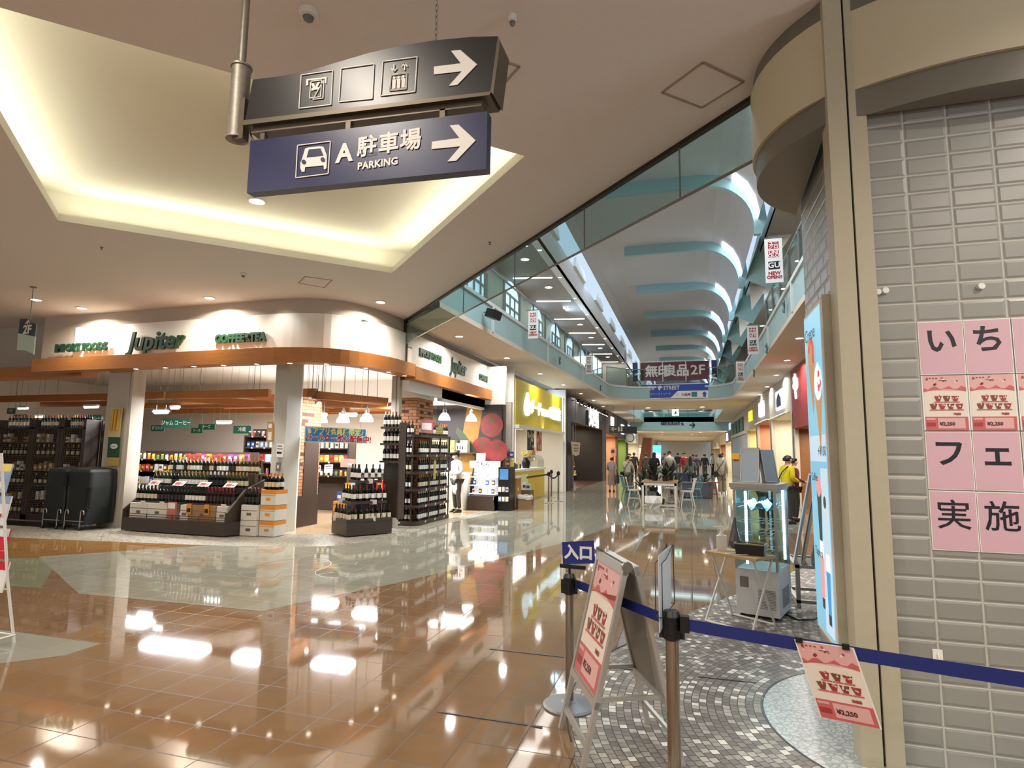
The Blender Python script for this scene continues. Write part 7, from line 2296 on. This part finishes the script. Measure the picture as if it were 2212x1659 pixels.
def plant(x, y, z, lb, h=.5, n=16, m=m_leaf, pot=.11):
    t = thing('potted_plant', lb, 'plant', (x, y, z))
    MB().lathe([(0, 0), (pot * .8, 0), (pot, .16), (pot * .85, .16), (pot * .8, .13), (0, .13)], (x, y, z), 12).build('pot', m_black, t)
    rnd = random.Random(int(x * 100 + y))
    b = MB()
    for i in range(n):
        a, tl = rnd.uniform(0, 6.28), rnd.uniform(.2, 1.0)
        L_, W_ = h * rnd.uniform(.6, 1), .05
        d = Vector((math.cos(a), math.sin(a), 0))
        s_ = Vector((-d.y, d.x, 0)) * W_
        p = [Vector((x, y, z + .13)) + d * (L_ * tl * f) + Vector((0, 0, L_ * (f - .55 * tl * f * f))) for f in (0, .35, .7, 1)]
        b.add([p[0], p[1] - s_, p[1] + s_, p[2] - s_ * .9, p[2] + s_ * .9, p[3]], [(0, 1, 2), (1, 3, 4, 2), (3, 5, 4)])
    b.build('foliage', m, t)
plant(-1.05, 18.8, .74, 'dark broad-leaved plant at the left on the display table', .55)
plant(-.72, 18.5, .74, 'dark leafy plant at the front right on the display table', .42)
plant(-.60, 19.2, .74, 'dark bushy plant at the rear right on the display table', .6, 20)
plant(-1.2, 19.4, .74, 'dark plant at the rear left on the display table', .5)
plant(-.95, 19.2, .0, 'mustard basket plant under the display table', .35, 12, m_leaf, .18)
t = thing('planter_box', 'dark blue-grey planter bench right of the seating', 'planter', (.15, 22.6, 0))
MB().box(-.3, 22.3, .03, .75, 23.0, .5).build('box', mat('planter_slate', '#444c58', .5), t)
MB().box(-.32, 22.28, .5, .77, 23.02, .54).build('rim_board', mat('planter_slate'), t)
MB().box(-.25, 22.35, 0, .7, 22.95, .03).build('plinth', m_black, t)
t = thing('stool', 'reddish brown wooden stool right of the planter bench', 'stool', (.72, 21.5, 0))
MB().lathe([(0, .58), (.2, .58), (.2, .62), (0, .62)], (.72, 21.5, 0), 16).build('seat', wood_mat('stool_red', '#5a281a', '#7a3a26', .4), t)
for a in range(4):
    c_, s_ = math.cos(a * PI / 2 + .7), math.sin(a * PI / 2 + .7)
    MB().cyl((.72 + .13 * c_, 21.5 + .13 * s_, .58), (.72 + .2 * c_, 21.5 + .2 * s_, 0), .016, 8).build('leg', mat('stool_red'), t)
MB().lathe([(.165, .2), (.175, .2), (.175, .215), (.165, .215)], (.72, 21.5, 0), 14).build('foot_ring', mat('stool_red'), t)
for k, (x, y, h) in enumerate(((-1.7, 23, .9), (-1.5, 25.6, 1.0), (-.6, 24.2, .9), (.5, 27.9, 1.0), (-2.1, 29.6, 1.1))):
    plant(x, y, 0, ['leafy floor plant behind the teal chair', 'tall leafy floor plant behind the display table', 'leafy floor plant before the blue cart', 'tall leafy floor plant beside the person in green', 'farthest tall leafy floor plant of the seating island'][k], h, 22, m_leaf, .2)
t = thing('sale_cart', 'dark blue sale cart behind the seating plants', 'cart', (-.3, 26.6, 0))
MB().box(-.9, 26.4, .35, -.1, 27.0, .75).build('bin', mat('cart_blue', '#2d3550', .5), t)
for x in (-.85, -.15):
    for y in (26.45, 26.95):
        MB().cyl((x, y, .0), (x, y, .35), .03, 8).build('leg', m_black, t)
MB().tube([(-.3, 26.6, .75), (.25, 26.5, 1.3), (.32, 26.45, 1.33)], .03, 7).build('push_handle', m_black, t)
# ================================================================== PEOPLE
m_skin = mat('skin', '#c79a7e', .55)
m_hairb = mat('hair_black', '#15110f', .5)
m_eye = mat('eye_dark', '#1a1210', .3)
def skinned(name, verts, edges, radii, root=0, sub=1):
    me = bpy.data.meshes.new(name)
    me.from_pydata([tuple(v) for v in verts], edges, [])
    o = bpy.data.objects.new(name, me)
    COL.objects.link(o)
    o.modifiers.new('skin', 'SKIN').use_smooth_shade = True
    sv = me.skin_vertices[0].data
    for i, r in enumerate(radii):
        sv[i].radius = r if isinstance(r, tuple) else (r, r)
        sv[i].use_root = (i == root)
    if sub:
        s = o.modifiers.new('sub', 'SUBSURF')
        s.levels = s.render_levels = sub
    dg = bpy.context.evaluated_depsgraph_get()
    dg.update()
    m2 = bpy.data.meshes.new_from_object(o.evaluated_get(dg))
    m2.name = name
    bpy.data.objects.remove(o)
    bpy.data.meshes.remove(me)
    for p in m2.polygons:
        p.use_smooth = True
    return m2
def part_from(me, name, m, par):
    me.materials.clear()
    me.materials.append(m)
    o = bpy.data.objects.new(name, me)
    COL.objects.link(o)
    o.parent = par
    return o
# local frame: the person faces -y; arms given as (elbow, wrist) for left (+x) and right (-x)
HANG = ((.24, .03, 1.12), (.25, -.04, .88))
FRONT = ((.23, .02, 1.13), (.12, -.22, 1.06))
PUSH = ((.23, -.08, 1.14), (.17, -.30, 1.02))
def person(x, y, rz, H, label, coat, legs, hair=m_hairb, coat_len=.80, coat_m=None, skirt=False, la=HANG, ra=HANG, step=.0, lean=0.0, long_hair=False, cap=None, mask=False, boots=None, bag=None, sling=None):
    s = H / 1.70
    t = thing('person', label, 'person', (x, y, 0), rz, None)
    def bend(p):
        p = Vector(p)
        if p.z > .95 and lean:
            k = p.z - .95
            p = Vector((p.x, p.y - k * math.sin(lean), .95 + k * math.cos(lean)))
        return p * s
    J, E, Rr = [], [], []
    def j(p, r, par=None):
        J.append(bend(p))
        Rr.append(tuple(v * s for v in (r if isinstance(r, tuple) else (r, r))))
        if par is not None:
            E.append((par, len(J) - 1))
        return len(J) - 1
    pel = j((0, 0, .94), (.145, .105))
    sp = j((0, .01, 1.12), (.13, .095), pel)
    ch = j((0, .01, 1.32), (.155, .105), sp)
    nk = j((0, .01, 1.46), .052, ch)
    hd = j((0, -.01, 1.53), (.066, .075), nk)
    h2 = j((0, -.012, 1.605), (.076, .09), hd)
    j((0, -.005, 1.665), (.05, .06), h2)
    j((0, -.098, 1.575), .011, h2)
    j((.078, .0, 1.58), .014, h2)
    j((-.078, .0, 1.58), .014, h2)
    arms = {}
    for sd, a in ((1, la), (-1, ra)):
        sh = j((sd * .165, .01, 1.385), .056, ch)
        el = j((sd * a[0][0], a[0][1], a[0][2]), .042, sh)
        wr = j((sd * a[1][0], a[1][1], a[1][2]), .029, el)
        d = (Vector((sd * a[1][0], a[1][1], a[1][2])) - Vector((sd * a[0][0], a[0][1], a[0][2]))).normalized()
        w = Vector((sd * a[1][0], a[1][1], a[1][2]))
        side = d.cross(Vector((1, 0, 0))) if abs(d.z) > .7 else Vector((1, 0, 0))
        side.normalize()
        pm = j(w + d * .06, (.030, .018), wr)
        for k in range(4):
            o_ = side * ((k - 1.5) * .019)
            L_ = (.070, .082, .078, .060)[k]
            f1 = j(w + d * (.10) + o_, .0085, pm)
            j(w + d * (.10 + L_) + o_ + Vector((0, -.012, 0)), .007, f1)
        t1 = j(w + d * .045 + side * .038 + Vector((0, -.012, 0)), .010, pm)
        j(w + d * .085 + side * .048 + Vector((0, -.02, 0)), .008, t1)
        arms[sd] = (sh, el, wr)
    LG = {}
    for sd in (1, -1):
        dy = step * sd
        hp_ = j((sd * .088, 0, .90), (.082, .085), pel)
        kn = j((sd * .095, -.02 + dy * .45, .50), .056, hp_)
        an = j((sd * .095, .03 + dy, .085), .038, kn)
        j((sd * .10, -.10 + dy, .03), (.036, .026), an)
        LG[sd] = (hp_, kn, an)
    part_from(skinned('body', J, E, Rr), 'body', m_skin, t)
    # coat: torso and sleeves a little fuller than the body
    V, E2, R2 = [], [], []
    def c(p, r, par=None):
        V.append(bend(p))
        R2.append(tuple(v * s for v in (r if isinstance(r, tuple) else (r, r))))
        if par is not None:
            E2.append((par, len(V) - 1))
        return len(V) - 1
    zc = [coat_len] if coat_len < .9 else []
    a0 = c((0, .01, max(coat_len, .4)), (.185 if coat_len < .85 else .165, .135))
    a1 = c((0, .01, 1.08), (.158, .122), a0)
    a2 = c((0, .01, 1.33), (.178, .13), a1)
    c((0, .01, 1.445), (.072, .075), a2)
    for sd, a in ((1, la), (-1, ra)):
        q = c((sd * .17, .01, 1.375), .075, a2)
        q = c((sd * a[0][0], a[0][1], a[0][2]), .060, q)
        c(Vector((sd * a[1][0], a[1][1], a[1][2])), .044, q)
    part_from(skinned('coat', V, E2, R2), 'coat', coat, t)
    if skirt:
        b = MB()
        rings = []
        for z, rx, ry in ((.98, .15, .11), (.8, .19, .15), (.55, .20, .16), (.32, .215, .17)):
            rings.append([Vector((rx * math.cos(i * PI / 8), ry * math.sin(i * PI / 8), z)) * s for i in range(16)])
        for a, c_ in zip(rings, rings[1:]):
            b.add(a + c_, [(i, (i + 1) % 16, 16 + (i + 1) % 16, 16 + i) for i in range(16)], 0, True)
        b.build('skirt', legs, t, local=True)
    else:
        V, E2, R2 = [], [], []
        p0 = c((0, 0, .93), (.15, .112))
        for sd in (1, -1):
            dy = step * sd
            q = c((sd * .09, 0, .86), (.095, .098), p0)
            q = c((sd * .097, -.02 + dy * .45, .50), .073, q)
            c((sd * .097, .03 + dy, .10), .058, q)
        part_from(skinned('trousers', V, E2, R2), 'trousers', legs, t)
    for sd in (1, -1):
        b = MB()
        dy = step * sd
        rr = []
        for z, k in ((.0, 1), (.03, 1.02), (.065, .85), (.10, .55)):
            rr.append([Vector((sd * .10 + .05 * k * math.cos(a), dy - .035 + (.14 if z < .07 else .09) * k * math.sin(a) + (.03 if z > .06 else 0), z)) * s for a in [i * PI / 6 for i in range(12)]])
        b.add(rr[0], [tuple(range(11, -1, -1))])
        for a, c_ in zip(rr, rr[1:]):
            b.add(a + c_, [(i, (i + 1) % 12, 12 + (i + 1) % 12, 12 + i) for i in range(12)], 0, True)
        b.add(rr[-1], [tuple(range(12))])
        b.build('shoe', boots or m_black, t, local=True)
    # hair or cap over the skull
    b = MB()
    hc = bend((0, .008, 1.60))
    rings = []
    for k in range(7):
        el = PI / 2 - k * (PI / 2 + (.75 if long_hair else .45)) / 6
        rings.append([hc + Vector((.098 * math.cos(el) * math.cos(a), (.112 * math.cos(el)) * math.sin(a) + (.018 if k > 3 else 0), .105 * math.sin(el) + (.055 if (k > 3 and math.sin(a) < -.3) else 0))) * s for a in [i * PI / 8 for i in range(16)]])
    for a, c_ in zip(rings, rings[1:]):
        b.add(a + c_, [(i, (i + 1) % 16, 16 + (i + 1) % 16, 16 + i) for i in range(16)], 0, True)
    if long_hair:
        back = [[hc + Vector((w_ * math.cos(a), .07 + .05 * math.sin(a), z)) * s for a in [i * PI / 6 for i in range(12)]] for z, w_ in ((0, .085), (-.14, .095), (-.30, .09), (-.36, .06))]
        for a, c_ in zip(back, back[1:]):
            b.add(a + c_, [(i, (i + 1) % 12, 12 + (i + 1) % 12, 12 + i) for i in range(12)], 0, True)
    if cap:
        br = [hc + Vector((.10 * math.cos(a), -.06 + .12 * math.sin(a), .02)) * s for a in [PI + i * PI / 8 for i in range(9)]]
        b.add(br + [p + Vector((0, 0, .012)) for p in br], [tuple(range(9)), tuple(range(17, 8, -1))])
    b.build('cap' if cap else 'hair', cap or hair, t, local=True)
    b = MB()
    for sd in (1, -1):
        q = bend((sd * .03, -.088, 1.592))
        b.lathe([(0, -.008), (.008, 0), (0, .008)], q, 8)
    b.build('eyes', m_eye, t, local=True)
    q = bend((0, -.078, 1.535))
    if mask:
        MB().lathe([(0.03, -.035), (.052, -.01), (.05, .03), (.03, .04)], q + Vector((0, .022, 0)), 12).build('face_mask', m_paperw, t, local=True)
    else:
        MB().bar(q + Vector((-.02, -.002, 0)), q + Vector((.02, -.002, 0)), .008, .008).build('mouth', mat('lips', '#8a4a42', .5), t, local=True)
    if bag:
        p = bend((-.30, .02, .62))
        b = MB().box(p.x - .05, p.y - .15, p.z - .18, p.x + .05, p.y + .15, p.z + .16)
        b.tube([p + Vector((0, -.1, .16)), p + Vector((.05, 0, .42)), p + Vector((0, .1, .16))], .012, 6)
        b.build('shoulder_bag', bag, t, local=True)
    if sling:
        b = MB()
        loop = [bend(q) for q in ((-.10, -.11, 1.40), (.02, -.145, 1.2), (.16, -.11, .98), (.20, .05, .93), (.10, .16, 1.10), (-.02, .165, 1.28), (-.12, .10, 1.42), (-.10, -.11, 1.40))]
        b.tube(loop, .013, 6)
        q = bend((.245, .05, .84))
        b.box(q.x - .05, q.y - .11, q.z - .10, q.x + .05, q.y + .11, q.z + .10)
        b.build('sling_bag', sling, t, local=True)
    return t
def cloth(n, c): return mat('cloth_' + n, c, .85, noise=.08, nscale=14)
R_ = math.radians
person(-5.78, 14.35, R_(-35), 1.56, 'shop worker in long white coat and black cap, looking down at the deli', cloth('white', '#dcdad4'), cloth('black', '#151416'), coat_len=.46, la=FRONT, ra=FRONT, cap=m_black, mask=True, lean=.10, boots=m_black)
person(-3.1, 24.6, R_(180), 1.40, 'older woman in grey vest and beige skirt walking with a dark shopping bag', cloth('greyv', '#918a88'), cloth('beige', '#8f7a68'), skirt=True, coat_len=.85, lean=.16, bag=cloth('navyb', '#232a3c'), la=PUSH, ra=HANG)
person(-2.42, 24.3, R_(165), 1.46, 'person in cream jacket with black cross-body strap left of the table', cloth('cream', '#b9b3a2'), cloth('greyt', '#5d5a58'), coat_len=.84, la=PUSH, ra=PUSH, sling=m_black)
person(1.16, 24.9, R_(185), 1.58, 'man in beige jacket with black shoulder bag walking away at right', cloth('beigej', '#9c9684'), cloth('khaki', '#6f6658'), coat_len=.86, step=.14, sling=m_black, boots=mat('shoe_white', '#d6d4d0', .5))
person(-1.55, 27.4, R_(180), 1.62, 'person with long black hair in a black coat behind the plants', cloth('blackc', '#161417'), cloth('black', '#151416'), coat_len=.6, long_hair=True, la=FRONT, ra=FRONT)
person(-.95, 29.2, R_(175), 1.68, 'person in grey hooded top behind the long-haired person', cloth('hood', '#6c6d66'), cloth('greyt', '#5d5a58'), coat_len=.82)
person(.02, 25.6, R_(170), 1.46, 'person in grey-green sweater with a dark bag right of the blue cart', cloth('sage', '#5b655e'), cloth('denim', '#232b3a'), coat_len=.86, la=FRONT, ra=PUSH, long_hair=True)
person(2.12, 15.0, R_(120), 1.56, 'person in a bright yellow sweater behind the leaning sign boards', cloth('yellow', '#d8c21e'), cloth('black', '#151416'), coat_len=.80, la=FRONT, ra=FRONT, lean=.1, sling=m_black)
person(1.44, 13.0, R_(200), 1.50, 'person in white top with long dark hair behind the display fridge', cloth('white', '#dcdad4'), cloth('denim', '#232b3a'), long_hair=True, mask=True, la=FRONT, ra=FRONT)
person(2.38, 15.6, R_(100), 1.50, 'person in maroon top at the right edge behind the sign boards', cloth('maroon', '#6a2a2e'), cloth('black', '#151416'), la=FRONT, ra=FRONT)
far = [(-2.9, 30, '#3a3430'), (-2.3, 33, '#54504c'), (-3.2, 36, '#2a2528'), (-.3, 34, '#8e2a34'), (.35, 38, '#3c4258'), (.9, 41, '#1f1c20'), (1.5, 44, '#c9c4bb'), (-.8, 42, '#1d1b22'), (.2, 46, '#6a3a3c'), (1.1, 48, '#2b3040'), (-1.8, 45, '#504a44'), (1.9, 39, '#d9d5cc')]
FL = ['dark brown', 'grey', 'black', 'red', 'slate blue', 'black', 'pale', 'near-black', 'dusty red', 'navy', 'taupe', 'white']
WH = ['left of the black-coated person', 'behind the cream-jacketed person', 'by the pink placard', 'behind the sale cart', 'right of the person in red', 'before the far shutter', 'far right before the navy shop', 'in the middle distance', 'deep in the hall', 'deep in the hall at right', 'before the lit totem', 'before the grey shutter, shopping']
for i, (x, y, c_) in enumerate(far):
    person(x, y, R_(170 + (i * 37) % 40 - 20) if i % 3 else R_(10 * i), 1.55 + .03 * (i % 4), 'distant shopper in %s clothes %s' % (FL[i], WH[i]), cloth('far%d' % i, c_), cloth('fart%d' % (i % 4), ('#2a2c34', '#4a4540', '#1c1a1c', '#6a6258')[i % 4]), coat_len=.82, step=.1 if i % 2 else 0)

# ------------------------------------------------------------------ the farther bottles and packs that nobody could count
for kind, nm, lb, cat in (('bottle', 'rear_bottles', 'mass of dark bottles in the rear rows and behind the wire grids', 'bottles'), ('pack', 'rear_food_packs', 'mass of jars and packs on the rear and warm-lit shelves', 'food packs')):
    b, ms = ACC[kind]
    tag(b.build(nm, ms), lb, cat, None, 'stuff')
